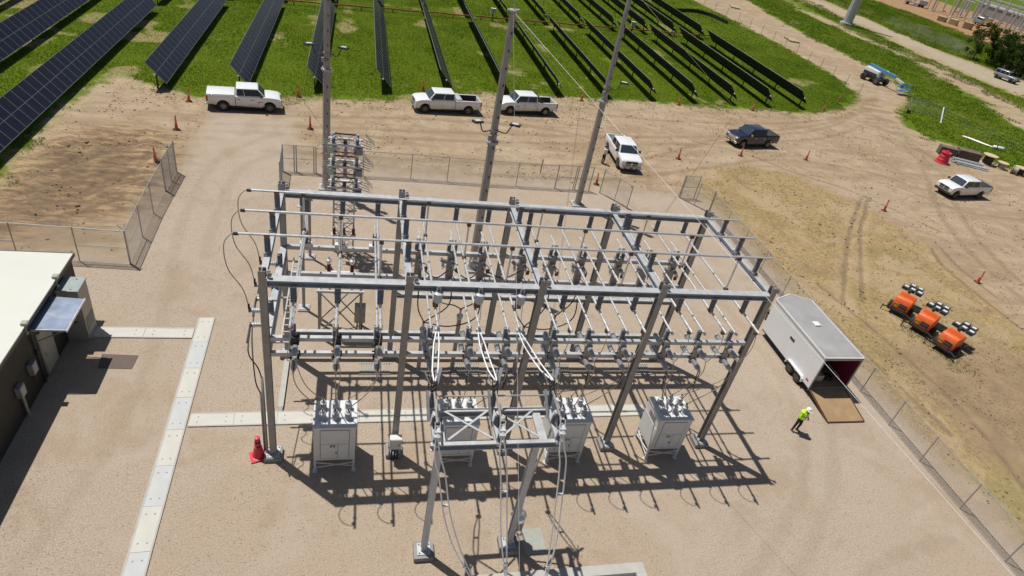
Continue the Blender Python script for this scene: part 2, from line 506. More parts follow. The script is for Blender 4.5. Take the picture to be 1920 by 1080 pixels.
RED = [(166, 420), (168.8, 183.5), (170.6, 164.8), (169.4, 146.4), (166, 133), (168, 121.9), (169, -10), (240, -10), (236.1, 186.6), (228.8, 194.2), (219, 205), (218, 420)]
STRAW = [(33.4, 30.5), (37.0, 34.2), (42.0, 35.6), (47.0, 33.2), (50.2, 28.6), (51.8, 23.5), (51.5, 18.3), (51.0, 10.7), (49, 2), (44, -4), (38, -9), (34.6, -8), (34.2, -2.4), (34.1, 2.7), (34.0, 6.4), (33.6, 13.8), (34.1, 21.2), (33.2, 26.5)]
SOIL = [(-18.5, 15), (-18.3, 19.4), (-18.1, 25.8), (-16.6, 30.2), (-13.6, 31.6), (-11.2, 30.2), (-10.4, 26.3), (-10.9, 20.8), (-12.6, 18.9), (-15.1, 17.4)]
BROWN = [(43.8, 8.6), (47.7, 6.4), (49, 1), (42, -6), (37.7, -4.2), (36.4, -0.7), (36.9, 3.1), (37.1, 6.8), (39.3, 8.4)]
GRAVEL = [(-40, -60), (-40, 14.6), (-9.6, 14.6), (-9.4, 27.5), (-8.6, 36.5), (-2.5, 37.2), (-1.5, 28.0), (24, 28.0), (33.2, 27.0), (33.4, 10), (33.8, -60)]
RUTS = [[(-16.7, 24.4), (-15.1, 27.7), (-12.7, 30.0)], [(-16.1, 24.1), (-14.5, 27.3), (-12.2, 29.4)], [(-17.9, 22.0), (-16.3, 25.3), (-14.7, 27.3)],
        [(-15.5, 18.6), (-13.4, 19.1), (-11.3, 21.8)], [(-15.9, 18.8), (-12.9, 22.3), (-11.3, 27.1)], [(-16.6, 19.6), (-14.6, 20.6), (-12.6, 24.0)], [(-13.5, 26.2), (-12.0, 27.0), (-10.9, 28.6)],
        [(-17.4, 20.4), (-15.6, 23.2), (-13.4, 25.4), (-11.6, 26.4)], [(-17.0, 19.8), (-15.2, 22.5), (-13.1, 24.6), (-11.4, 25.6)], [(-14.9, 19.4), (-13.2, 20.4), (-11.6, 22.6)], [(-16.2, 18.0), (-14.2, 18.3), (-12.4, 19.4)], [(-18.0, 26.5), (-16.6, 28.6), (-14.8, 29.8)], [(-17.6, 23.6), (-16.0, 26.2), (-13.9, 28.4)],
        [(37.2, 12.4), (43.9, 21.3), (48.0, 26.0), (51.6, 30.0)], [(38.9, 12.4), (46.0, 22.5), (49.4, 26.4), (52.6, 30.2)],
        [(38, 40.8), (43.2, 38.4), (47.0, 34.6), (51.5, 31.1), (56, 24)], [(52.2, 20.8), (51.0, 17.8), (50.8, 14.0), (50.9, 9.4)], [(53.6, 21.8), (52.6, 17.8), (52.3, 13.0)],
        [(36.4, 14.5), (37.5, 9), (38.2, 4), (38, 0), (37, -5)], [(34.6, 11), (35.2, 5), (35.8, 0)]]

TRACKS = [[(16, -9), (20, -6.5), (24.5, -2.5), (27.2, 3), (27.4, 10), (26, 18), (25, 28)], [(18, -9.4), (22, -6.6), (26.2, -2.6), (29, 2)], [(-8, -6), (-6.6, 0), (-6.2, 5), (-6.4, 10), (-7, 15)], [(22, -9), (26, -6.8), (30.4, -6.2)],
          [(-8, 33), (4, 34.5), (20, 36.5), (40, 40.5), (58, 46), (70, 54), (80, 64), (86, 76)], [(-8, 34.6), (4, 36.2), (20, 38.3), (40, 42.3), (57, 47.8), (68.6, 55.4), (78.4, 65)], [(-4, 30.0), (10, 30.8), (22, 32), (32, 36), (44, 43.5), (60, 50.5), (72, 58)],
          [(84, 90), (82.5, 76), (78, 64), (73, 55), (70, 46), (66, 38), (60, 29), (56, 20), (54, 8)], [(86, 90), (84.3, 76), (80, 63), (75, 54), (72, 45), (68, 37), (62, 28), (58, 19), (56, 8)], [(74, 30), (70, 36), (68, 44), (70, 52), (75, 57)], [(78, 30), (73, 37), (71.5, 44), (73, 51)],
          [(30, 46), (40, 46.5), (52, 49), (64, 53.5), (73, 60), (79, 70)], [(-7.2, 15), (-7.4, 22), (-6.8, 28), (-4, 33)], [(-5.4, 15), (-5.6, 22), (-5.0, 27), (-2, 31)], [(59, 33), (62, 29), (68, 27.5), (74, 28)], [(28, 28), (29.4, 33), (27, 38), (20, 40.5), (8, 39.6), (-4, 37.2)], [(12, 28.6), (24, 29.6), (34, 33), (46, 37.6), (56, 37), (62, 33)]]

def sdist(poly, X, Y):
    """signed distance to polygon, positive inside (vectorised)"""
    d2 = np.full(X.shape, 1e12)
    ins = np.zeros(X.shape, bool)
    n = len(poly)
    for i in range(n):
        ax, ay = poly[i]
        bx, by = poly[(i + 1) % n]
        ex, ey = bx - ax, by - ay
        t = np.clip(((X - ax) * ex + (Y - ay) * ey) / (ex * ex + ey * ey + 1e-9), 0, 1)
        d2 = np.minimum(d2, (X - ax - t * ex) ** 2 + (Y - ay - t * ey) ** 2)
        c = ((ay > Y) != (by > Y)) & (X < (bx - ax) * (Y - ay) / (by - ay + 1e-12) + ax)
        ins ^= c
    return np.sqrt(d2) * np.where(ins, 1, -1)
def ldist(lines, X, Y):
    d2 = np.full(X.shape, 1e12)
    for ln in lines:
        q = [(p.x, p.y) for p in spline([(a, b, 0) for a, b in ln], 5)]
        for (ax, ay), (bx, by) in zip(q[:-1], q[1:]):
            ex, ey = bx - ax, by - ay
            t = np.clip(((X - ax) * ex + (Y - ay) * ey) / (ex * ex + ey * ey + 1e-9), 0, 1)
            d2 = np.minimum(d2, (X - ax - t * ex) ** 2 + (Y - ay - t * ey) ** 2)
    return np.sqrt(d2)
_tab = RNG.random((256, 256))
def vnoise(X, Y, s):
    """cheap value noise"""
    x = X / s + 500.3; y = Y / s + 500.7
    i = np.floor(x).astype(int); j = np.floor(y).astype(int)
    f = x - i; g = y - j
    f = f * f * (3 - 2 * f); g = g * g * (3 - 2 * g)
    a = _tab[i % 256, j % 256]; b = _tab[(i + 1) % 256, j % 256]
    c = _tab[i % 256, (j + 1) % 256]; d = _tab[(i + 1) % 256, (j + 1) % 256]
    return (a * (1 - f) + b * f) * (1 - g) + (c * (1 - f) + d * f) * g
def fbm(X, Y, s):
    return (vnoise(X, Y, s) * 0.5 + vnoise(X, Y, s / 2.1) * 0.28 + vnoise(X, Y, s / 4.3) * 0.15 + vnoise(X, Y, s / 8.9) * 0.07)
def grass_sd(X, Y):
    g = sdist(FIELD, X, Y)
    for p in (STRIP2, STRIP3, STRIP4, FARG):
        g = np.maximum(g, sdist(p, X, Y))
    return g

def axis(lo, hi, step, far_lo, far_hi, grow=1.16):
    a = list(np.arange(lo, hi + 1e-6, step))
    st, v = step, hi
    while v < far_hi:
        st *= grow
        v += st
        a.append(v)
    st, v = step, lo
    while v > far_lo:
        st *= grow
        v -= st
        a.insert(0, v)
    return np.array(a)

def ground_material():
    mt, nt, N, L, b = nodes_of('ground_surface')
    pos = N.new('ShaderNodeNewGeometry').outputs['Position']
    def attr(n):
        a = N.new('ShaderNodeAttribute')
        a.attribute_name = n
        return a.outputs['Fac']
    mp = N.new('ShaderNodeMapping')
    mp.inputs['Scale'].default_value = (0.16, 1.0, 1.0)
    L.new(pos, mp.inputs[0])
    streak = noise(nt, mp.outputs[0], 0.75, 6, 0.62, 0.5)
    big = noise(nt, pos, 0.09, 5, 0.6)
    mid = noise(nt, pos, 0.7, 7, 0.65, 0.4)
    edge = noise(nt, pos, 0.55, 8, 0.68)
    sand = noise(nt, pos, 3.2, 6, 0.7)
    fine = noise(nt, pos, 15.0, 6, 0.8)
    vfine = noise(nt, pos, 42.0, 2, 0.7)
    def mask(nm, lo=-0.35, hi=0.35, amp=2.2):
        e = mth(nt, 'MULTIPLY', mth(nt, 'SUBTRACT', edge, 0.5), amp)
        return sstep(nt, mth(nt, 'ADD', attr(nm), e), lo, hi)
    # bare dirt
    dirt = ramp(nt, mid, [(0.28, (0.263, 0.182, 0.104)), (0.5, (0.374, 0.274, 0.167)), (0.72, (0.458, 0.348, 0.224))])
    dirt = mix(nt, mth(nt, 'MULTIPLY', sstep(nt, streak, 0.46, 0.62), 0.7), dirt, (0.263, 0.182, 0.106))
    dirt = mix(nt, mth(nt, 'MULTIPLY', sstep(nt, big, 0.5, 0.66), 0.45), dirt, (0.453, 0.353, 0.242))
    dirt = mix(nt, mth(nt, 'MULTIPLY', sstep(nt, noise(nt, pos, 0.13, 7, 0.7, 0.9), 0.50, 0.62), 0.55), dirt, (0.27, 0.178, 0.092))
    dirt = mix(nt, mth(nt, 'MULTIPLY', sstep(nt, sand, 0.56, 0.70), 0.3), dirt, (0.225, 0.155, 0.09))
    # gravel
    gr = ramp(nt, fine, [(0.26, (0.160, 0.119, 0.082)), (0.5, (0.411, 0.327, 0.242)), (0.74, (0.683, 0.570, 0.461))])
    gr = mix(nt, mth(nt, 'MULTIPLY', sstep(nt, big, 0.42, 0.66), 0.38), gr, (0.382, 0.274, 0.168))
    gr = mix(nt, mth(nt, 'MULTIPLY', sstep(nt, mid, 0.52, 0.72), 0.35), gr, (0.457, 0.379, 0.298))
    gr = mix(nt, mth(nt, 'MULTIPLY', sstep(nt, sand, 0.52, 0.7), 0.4), gr, (0.285, 0.211, 0.144))
    n4 = noise(nt, pos, 0.28, 7, 0.7, 0.6)
    gr = mix(nt, mth(nt, 'MULTIPLY', sstep(nt, n4, 0.50, 0.64), 0.5), gr, (0.322, 0.227, 0.144))
    gr = mix(nt, mth(nt, 'MULTIPLY', sstep(nt, noise(nt, pos, 0.17, 6, 0.68, 0.4), 0.52, 0.66), 0.5), gr, (0.461, 0.381, 0.304))
    gr = mix(nt, mth(nt, 'MULTIPLY', sstep(nt, noise(nt, pos, 1.3, 7, 0.75, 0.5), 0.60, 0.74), 0.22), gr, (0.245, 0.177, 0.121))
    c = mix(nt, mask('a_gravel', -1.2, 1.2, 4.0), dirt, gr)
    # turned-over soil at the left
    m2 = N.new('ShaderNodeMapping')
    m2.inputs['Rotation'].default_value = (0, 0, R(-54))
    m2.inputs['Scale'].default_value = (0.35, 1.3, 1.0)
    L.new(pos, m2.inputs[0])
    drag = noise(nt, m2.outputs[0], 1.5, 9, 0.74, 0.3)
    so = ramp(nt, drag, [(0.36, (0.104, 0.059, 0.024)), (0.47, (0.183, 0.108, 0.046)), (0.53, (0.317, 0.205, 0.100)), (0.66, (0.488, 0.342, 0.185))])
    deep = sstep(nt, mth(nt, 'ADD', attr('a_soil'), mth(nt, 'MULTIPLY', mth(nt, 'SUBTRACT', noise(nt, pos, 0.35, 7, 0.7, 0.7), 0.5), 9.0)), -0.5, 3.2)
    so = mix(nt, mth(nt, 'MULTIPLY', deep, 0.8), so, ramp(nt, drag, [(0.4, (0.085, 0.048, 0.020)), (0.62, (0.244, 0.148, 0.066))]))
    c = mix(nt, mask('a_soil', -3.0, 0.4, 7.0), c, so)
    # straw covered slope
    st = ramp(nt, sand, [(0.3, (0.190, 0.125, 0.045)), (0.5, (0.325, 0.223, 0.085)), (0.7, (0.482, 0.353, 0.150))])
    st = mix(nt, mth(nt, 'MULTIPLY', sstep(nt, mid, 0.5, 0.62), 0.7), st, (0.224, 0.144, 0.068))
    st = mix(nt, mth(nt, 'MULTIPLY', sstep(nt, big, 0.5, 0.64), 0.5), st, (0.207, 0.179, 0.045))
    bare = sstep(nt, noise(nt, pos, 0.2, 8, 0.72, 1.0), 0.49, 0.60)
    st = mix(nt, mth(nt, 'MULTIPLY', bare, 0.8), st, (0.400, 0.291, 0.156))
    c = mix(nt, mask('a_straw', -1.0, 1.0, 4.5), c, st)
    br = ramp(nt, mid, [(0.3, (0.146, 0.092, 0.045)), (0.7, (0.336, 0.228, 0.120))])
    c = mix(nt, mth(nt, 'MULTIPLY', mask('a_brown', -1.5, 1.5, 6.0), 0.75), c, br)
    # wheel ruts
    rut = mth(nt, 'SUBTRACT', 1.0, sstep(nt, mth(nt, 'ADD', attr('a_rut'), mth(nt, 'MULTIPLY', mth(nt, 'SUBTRACT', edge, 0.5), 0.5)), 0.04, 0.30))
    c = mix(nt, mth(nt, 'MULTIPLY', rut, 0.6), c, (0.12, 0.076, 0.038))
    c = mix(nt, 0.18, c, ramp(nt, vfine, [(0.3, (0.10, 0.08, 0.06)), (0.7, (0.62, 0.54, 0.45))]))
    # grass-grown soil
    gs = ramp(nt, sand, [(0.3, (0.060, 0.106, 0.003)), (0.6, (0.108, 0.156, 0.005)), (0.8, (0.194, 0.184, 0.021))])
    gs = mix(nt, mth(nt, 'MULTIPLY', sstep(nt, mid, 0.64, 0.76), 0.7), gs, (0.389, 0.257, 0.104))
    gs = mix(nt, mth(nt, 'MULTIPLY', sstep(nt, mth(nt, 'ADD', attr('a_bare'), mth(nt, 'MULTIPLY', mth(nt, 'SUBTRACT', edge, 0.5), 0.25)), 0.65, 0.75), 0.75), gs, ramp(nt, sand, [(0.35, (0.20, 0.15, 0.06)), (0.65, (0.36, 0.29, 0.15))]))
    fr = mask('a_grass', -2.4, 0.4, 4.0)
    c = mix(nt, mth(nt, 'MULTIPLY', mth(nt, 'MULTIPLY', fr, sstep(nt, sand, 0.42, 0.62)), 0.7), c, (0.44, 0.34, 0.17))
    c = mix(nt, mask('a_grass', -0.6, 0.8, 5.0), c, gs)
    # far lane and red building plot
    c = mix(nt, mask('a_red', -1.5, 1.5, 4.0), c, ramp(nt, mid, [(0.3, (0.27, 0.155, 0.075)), (0.7, (0.38, 0.245, 0.135))]))
    c = mix(nt, mask('a_road', -0.6, 0.6, 1.6), c, ramp(nt, mid, [(0.3, (0.33, 0.275, 0.185)), (0.7, (0.41, 0.345, 0.245))]))
    tk = mth(nt, 'SUBTRACT', 1.0, sstep(nt, mth(nt, 'ADD', attr('a_track'), mth(nt, 'MULTIPLY', mth(nt, 'SUBTRACT', edge, 0.5), 1.1)), 0.05, 0.55))
    tk = mth(nt, 'MULTIPLY', tk, mth(nt, 'SUBTRACT', 1.0, mth(nt, 'MULTIPLY', mask('a_gravel', -1.2, 1.2, 4.0), 0.62)))
    c = mix(nt, mth(nt, 'MULTIPLY', tk, 0.42), c, (0.20, 0.138, 0.078))
    L.new(c, b.inputs['Base Color'])
    b.inputs['Roughness'].default_value = 0.95
    b.inputs['Specular IOR Level'].default_value = 0.15
    h = mth(nt, 'ADD', mth(nt, 'MULTIPLY', fine, 0.9), mth(nt, 'MULTIPLY', sand, 1.5))
    h = mth(nt, 'ADD', h, mth(nt, 'MULTIPLY', vfine, 0.35))
    bn = N.new('ShaderNodeBump')
    bn.inputs['Strength'].default_value = 0.75
    bn.inputs['Distance'].default_value = 0.03
    L.new(h, bn.inputs['Height'])
    L.new(bn.outputs[0], b.inputs['Normal'])
    return mt
M['ground'] = ground_material()

def build_ground():
    xs = axis(-26, 62, 0.32, -300, 900)
    xs = np.concatenate([xs[xs < -19.5], np.arange(-19.5, -9.5, 0.16), xs[xs > -9.45]])
    ys = axis(-9, 60, 0.28, -120, 900)
    X, Y = np.meshgrid(xs, ys)
    reg = dict(a_gravel=sdist(GRAVEL, X, Y), a_soil=sdist(SOIL, X, Y), a_straw=sdist(STRAW, X, Y), a_brown=sdist(BROWN, X, Y),
               a_grass=grass_sd(X, Y), a_road=sdist(ROAD, X, Y), a_red=sdist(RED, X, Y), a_rut=ldist(RUTS, X, Y), a_track=ldist(TRACKS, X, Y), a_bare=fbm(X + 31, Y + 77, 5.0))
    lim = lambda a, q: np.clip((a + q) / q, 0, 1)
    soil = lim(reg['a_soil'], 1.5)
    rough_ = np.clip(-reg['a_gravel'] / 2.5, 0, 1)
    Z = rough_ * (fbm(X, Y, 3.0) - 0.5) * 0.10
    Z += soil * (fbm(X + 40, Y, 1.2) - 0.42) * 0.6
    Z -= np.clip(1 - reg['a_rut'] / 0.35, 0, 1) * 0.06 * rough_
    Z += np.clip(1 - np.abs(reg['a_rut'] - 0.5) / 0.3, 0, 1) * 0.045 * rough_
    Z *= np.where(reg['a_grass'] > 1, 0.5, 1)
    Z = np.clip(Z, -0.12, 0.4)
    ny, nx = X.shape
    idx = np.arange(ny * nx).reshape(ny, nx)
    quads = np.stack([idx[:-1, :-1], idx[:-1, 1:], idx[1:, 1:], idx[1:, :-1]], -1).reshape(-1, 4)
    cxs = 0.25 * (X[:-1, :-1] + X[:-1, 1:] + X[1:, 1:] + X[1:, :-1]).ravel()
    cys = 0.25 * (Y[:-1, :-1] + Y[:-1, 1:] + Y[1:, 1:] + Y[1:, :-1]).ravel()
    g = grass_sd(cxs, cys) > 0
    rd = (sdist(ROAD, cxs, cys) > 0) & ~g
    gv = (sdist(GRAVEL, cxs, cys) > 0) & ~g & ~rd
    rest = ~(g | gv | rd)
    co = np.stack([X.ravel(), Y.ravel(), Z.ravel()], 1)
    for name, sel in (('gravel_yard', gv), ('grass_ground', g), ('gravel_lane', rd), ('dirt_ground', rest)):
        q = quads[sel]
        used, inv = np.unique(q, return_inverse=True)
        me = bpy.data.meshes.new(name)
        me.from_pydata(co[used].tolist(), [], inv.reshape(-1, 4).tolist())
        for k, a in reg.items():
            at = me.attributes.new(k, 'FLOAT', 'POINT')
            at.data.foreach_set('value', np.clip(a.ravel()[used], -8, 8).astype(np.float32))
        me.materials.append(M['ground'])
        me.polygons.foreach_set('use_smooth', [True] * len(me.polygons))
        ob = bpy.data.objects.new(name, me)
        ob['kind'] = 'structure'
        COL.objects.link(ob)
build_ground()

# ------------------------------------------------------------------ grass and straw blades (nobody could count them)
def blades(name, material, label, cat, x0, x1, y0, y1, n, h, w, accept, tintf, lean=1.0):
    x = RNG.uniform(x0, x1, n); y = RNG.uniform(y0, y1, n)
    keep = accept(x, y)
    x = x[keep]; y = y[keep]
    k = len(x)
    ang = RNG.uniform(0, 2 * np.pi, k)
    hh = RNG.uniform(h[0], h[1], k) * (0.55 + 0.9 * fbm(x, y, 2.5))
    ww = RNG.uniform(w[0], w[1], k)
    la = RNG.uniform(0, 2 * np.pi, k)
    ll = hh * RNG.uniform(0.2, 1.0, k) * lean * 2
    z0 = np.full(k, -0.03)
    P = np.empty((k, 3, 3))
    P[:, 0] = np.stack([x - np.cos(ang) * ww, y - np.sin(ang) * ww, z0], 1)
    P[:, 1] = np.stack([x + np.cos(ang) * ww, y + np.sin(ang) * ww, z0], 1)
    P[:, 2] = np.stack([x + np.cos(la) * ll, y + np.sin(la) * ll, hh], 1)
    me = bpy.data.meshes.new(name)
    me.vertices.add(3 * k); me.loops.add(3 * k); me.polygons.add(k)
    me.vertices.foreach_set('co', P.reshape(-1).astype(np.float32))
    me.loops.foreach_set('vertex_index', np.arange(3 * k, dtype=np.int32))
    me.polygons.foreach_set('loop_start', np.arange(0, 3 * k, 3, dtype=np.int32))
    at = me.attributes.new('tint', 'FLOAT', 'POINT')
    at.data.foreach_set('value', np.repeat(np.clip(tintf(x, y), 0, 1), 3).astype(np.float32))
    me.materials.append(M[material])
    me.update()
    me.validate()
    ob = bpy.data.objects.new(name, me)
    COL.objects.link(ob)
    ob['kind'] = 'stuff'
    ob['label'] = label
    ob['category'] = cat
    return ob
def gtint(x, y):
    f = fbm(x, y, 6.0)
    return np.clip((f - 0.30) * 1.5 + RNG.normal(0, 0.12, len(x)) + 0.5 * np.clip((fbm(x + 91, y + 17, 4.0) - 0.60) * 8, 0, 1), 0, 1)
def field_ok(x, y):
    s = sdist(FIELD, x, y) + (fbm(x, y, 2.4) - 0.5) * 6.5 + (vnoise(x, y, 0.5) - 0.5) * 1.8
    bare = fbm(x + 31, y + 77, 5.0) > 0.69
    ok = (s > 0) & ~(bare & (RNG.random(len(x)) < 0.75)) & (x > -46)
    return ok
blades('field_grass', 'grass', 'short green grass growing between the near solar panel rows', 'grass', -46, 82, 20, 92, 900000, (0.05, 0.17), (0.014, 0.036), field_ok, gtint)
blades('far_field_grass', 'grass', 'short green grass growing beyond the red pipe in the solar field', 'grass', -50, 82, 92, 135, 160000, (0.08, 0.2), (0.03, 0.07), field_ok, gtint)
def strips_ok(x, y):
    s = np.maximum(np.maximum(sdist(STRIP2, x, y), sdist(STRIP3, x, y)), sdist(STRIP4, x, y)) + (fbm(x, y, 3.2) - 0.5) * 8 + (vnoise(x, y, 0.7) - 0.5) * 2
    return s > 0
blades('verge_grass', 'grass', 'green grass strips beside the dirt tracks right of the solar field', 'grass', 74, 171, 36, 185, 420000, (0.08, 0.24), (0.03, 0.075), strips_ok, gtint)
def straw_ok(x, y):
    s = sdist(STRAW, x, y) + (fbm(x, y, 2.0) - 0.5) * 4
    return (s > 0) & (fbm(x + 5, y + 9, 3.2) > 0.40) & (ldist(RUTS, x, y) > 0.35)
blades('dry_grass', 'straw', 'flattened dry yellow grass on the slope right of the steel structure', 'dry grass', 32, 53, -9, 36, 90000, (0.02, 0.07), (0.008, 0.02), straw_ok,
       lambda x, y: 0.45 + (fbm(x, y, 4.0) - 0.5) * 1.2 + RNG.normal(0, 0.2, len(x)), 1.6)
def tuft_ok(x, y):
    return ((x - 41.6) ** 2 / 5 + (y - 7.6) ** 2 / 9 < 1) & (fbm(x, y, 1.4) > 0.44)
blades('weed_patch', 'grass', 'green weeds growing under the orange light towers', 'weeds', 38, 46, 3, 13, 7000, (0.05, 0.16), (0.012, 0.03), tuft_ok, lambda x, y: RNG.uniform(0.1, 0.6, len(x)))
def edge_ok(x, y):
    s = sdist(FIELD, x, y)
    return (s < 0.6) & (s > -2.6) & (fbm(x, y, 1.5) > 0.5) & (y > 38)
blades('verge_straw', 'straw', 'dead straw along the near edge of the solar field', 'dead straw', -20, 82, 36, 66, 110000, (0.04, 0.14), (0.015, 0.04), edge_ok, lambda x, y: RNG.uniform(0.3, 1.0, len(x)), 1.4)

# ------------------------------------------------------------------ loose stones on the yard
def stones(n):
    x = RNG.uniform(-16, 33, n); y = RNG.uniform(-8, 27, n)
    k = sdist(GRAVEL, x, y) > 0
    k &= ~((np.abs(x + 4.13) < 0.5) & (y < 9.4)) & ~((np.abs(y - 2.15) < 0.5) & (x > -4) & (x < 18.2)) & ~((np.abs(y - 7.95) < 0.5) & (x < -4))
    k &= fbm(x, y, 3.0) + RNG.normal(0, 0.12, n) > 0.42
    x = x[k]; y = y[k]; n = len(x)
    s_ = RNG.uniform(0.012, 0.030, n)
    o = np.array([(1, 0, 0), (0, 1, 0), (-1, 0, 0), (0, -1, 0), (0, 0, 0.42), (0, 0, -0.4)], float)
    f = np.array([(0, 1, 4), (1, 2, 4), (2, 3, 4), (3, 0, 4), (1, 0, 5), (2, 1, 5), (3, 2, 5), (0, 3, 5)])
    a = RNG.uniform(0, 6.28, n)
    J = o[None] * s_[:, None, None] * RNG.uniform(0.65, 1.3, (n, 6, 3))
    P = np.empty_like(J)
    P[..., 0] = J[..., 0] * np.cos(a)[:, None] - J[..., 1] * np.sin(a)[:, None] + x[:, None]
    P[..., 1] = J[..., 0] * np.sin(a)[:, None] + J[..., 1] * np.cos(a)[:, None] + y[:, None]
    P[..., 2] = J[..., 2] + s_[:, None] * 0.1
    F = (f[None] + (np.arange(n) * 6)[:, None, None]).reshape(-1)
    me = bpy.data.meshes.new('loose_stones')
    me.vertices.add(6 * n); me.loops.add(24 * n); me.polygons.add(8 * n)
    me.vertices.foreach_set('co', P.reshape(-1).astype(np.float32))
    me.loops.foreach_set('vertex_index', F.astype(np.int32))
    me.polygons.foreach_set('loop_start', np.arange(0, 24 * n, 3, dtype=np.int32))
    at = me.attributes.new('tint', 'FLOAT', 'POINT')
    at.data.foreach_set('value', np.repeat(RNG.beta(2, 2, n), 6).astype(np.float32))
    me.materials.append(M['stone'])
    me.update(); me.validate()
    ob = bpy.data.objects.new('loose_stones', me)
    COL.objects.link(ob)
    ob['kind'] = 'stuff'
    ob['label'] = 'loose gravel stones scattered over the yard'
    ob['category'] = 'gravel'
stones(75000)
def clods(n):
    x = RNG.uniform(-22, 75, n); y = RNG.uniform(-8, 56, n)
    k = (sdist(GRAVEL, x, y) < -0.3) & (sdist(FIELD, x, y) < -0.2) & (fbm(x + 3, y, 2.2) + RNG.normal(0, 0.1, n) > 0.52) & (x > -19.5)
    k |= (sdist(SOIL, x, y) > 0) & (RNG.random(n) < 0.3)
    x = x[k]; y = y[k]; n = len(x)
    s_ = RNG.gamma(2.0, 0.014, n) + 0.015
    o = np.array([(1, 0, 0), (0, 1, 0), (-1, 0, 0), (0, -1, 0), (0, 0, 0.7), (0, 0, -0.4)], float)
    f = np.array([(0, 1, 4), (1, 2, 4), (2, 3, 4), (3, 0, 4), (1, 0, 5), (2, 1, 5), (3, 2, 5), (0, 3, 5)])
    P = o[None] * s_[:, None, None] * RNG.uniform(0.6, 1.4, (n, 6, 3))
    P += np.stack([x, y, (fbm(x, y, 3.0) - 0.5) * 0.1 + 0.01], 1)[:, None, :]
    F = (f[None] + (np.arange(n) * 6)[:, None, None]).reshape(-1)
    me = bpy.data.meshes.new('dirt_clods')
    me.vertices.add(6 * n); me.loops.add(24 * n); me.polygons.add(8 * n)
    me.vertices.foreach_set('co', P.reshape(-1).astype(np.float32))
    me.loops.foreach_set('vertex_index', F.astype(np.int32))
    me.polygons.foreach_set('loop_start', np.arange(0, 24 * n, 3, dtype=np.int32))
    me.materials.append(M['clod'])
    me.update(); me.validate()
    ob = bpy.data.objects.new('dirt_clods', me)
    COL.objects.link(ob)
    ob['kind'] = 'stuff'
    ob['label'] = 'small clods strewn over the bare dirt and straw slope'
    ob['category'] = 'clods'
clods(60000)
# ------------------------------------------------------------------ cable trenches
def lid_mesh(name, l, w, key):
    b = MB()
    b.mm((-l / 2 + 0.006, -w / 2, 0.0), (l / 2 - 0.006, w / 2, 0.05))
    b.mat(1)
    for u in (-0.32, 0.32):
        for v in (-0.22, 0.22):
            b.cyl((u * l, v * w, 0.048), (u * l, v * w, 0.0535), 0.035, n=8)
    return b.mesh(name, [key, 'seam'])
LID = {k: lid_mesh('trench_lid', 1.82, 0.68, k) for k in ('conc_w', 'conc_g')}
def trench(name_label, p0, p1, pattern):
    """a run of precast lids between two low kerbs"""
    p0 = Vector((*p0, 0)); p1 = Vector((*p1, 0))
    d = (p1 - p0); n = max(1, round(d.length / 1.82)); step = d.length / n
    a = math.atan2(d.y, d.x)
    t = thing('cable_trench', name_label, 'cable trench', ((p0 + p1) / 2), a, local=True)
    L_ = d.length
    for s_ in (-1, 1):
        MB().mm((-L_ / 2, s_ * 0.36 - 0.035, -0.1), (L_ / 2, s_ * 0.36 + 0.035, 0.058)).build('kerb', 'conc', t)
    for i in range(n):
        o = part_of(LID['conc_g' if pattern[i % len(pattern)] == 'g' else 'conc_w'], 'trench_lid', t, (-L_ / 2 + step * (i + 0.5), 0, 0.0 + random.uniform(0, 0.008)), (0, 0, random.uniform(-0.004, 0.004)))
        o.scale = (step / 1.82, 1, 1)
trench('long pale cable trench running past the control building towards the camera', (-4.26, 9.2), (-4.0, -8.0), 'wgwgwg')
trench('pale cable trench crossing the yard under the steel structure', (-3.68, 2.1), (17.9, 2.25), 'wwwgw')
trench('short pale cable trench from the building air conditioner to the long trench', (-9.1, 7.95), (-4.66, 7.95), 'ww')

# ------------------------------------------------------------------ steel bus structure
XC = [0, 5, 10, 15, 20]
D_ = 6.4
st = thing('steel_bus_structure', 'tall galvanised steel frame of ten columns carrying the bus tubes', 'steel structure', (10, 3.2, 0))
for r, y in enumerate((0, D_)):
    for i, x in enumerate(XC):
        cb = MB().ibeam((x, y, 0.3), (x, y, 9.6), 0.25, 0.27, 0.024, (0, 1, 0))
        c = cb.build('column', 'galv_dk', st)
        MB().mm((x - 0.35, y - 0.35, -0.2), (x + 0.35, y + 0.35, 0.24)).build('concrete_pier', 'pier', st)
        pb = MB().mm((x - 0.27, y - 0.3, 0.243), (x + 0.27, y + 0.3, 0.285))
        for u in (-0.2, 0.2):
            for v in (-0.22, 0.22):
                pb.cyl((x + u, y + v, 0.28), (x + u, y + v, 0.36), 0.025, n=6)
        pb.build('base_plate', 'galv', st)
def hb(p0, p1, w=0.34, h=0.25, name='beam', m='galv', kind='i'):
    b = MB()
    if kind == 'i':
        b.ibeam(p0, p1, w, h, 0.018)
    else:
        b.bar(p0, p1, w, h)
    return b.build(name, m, st)
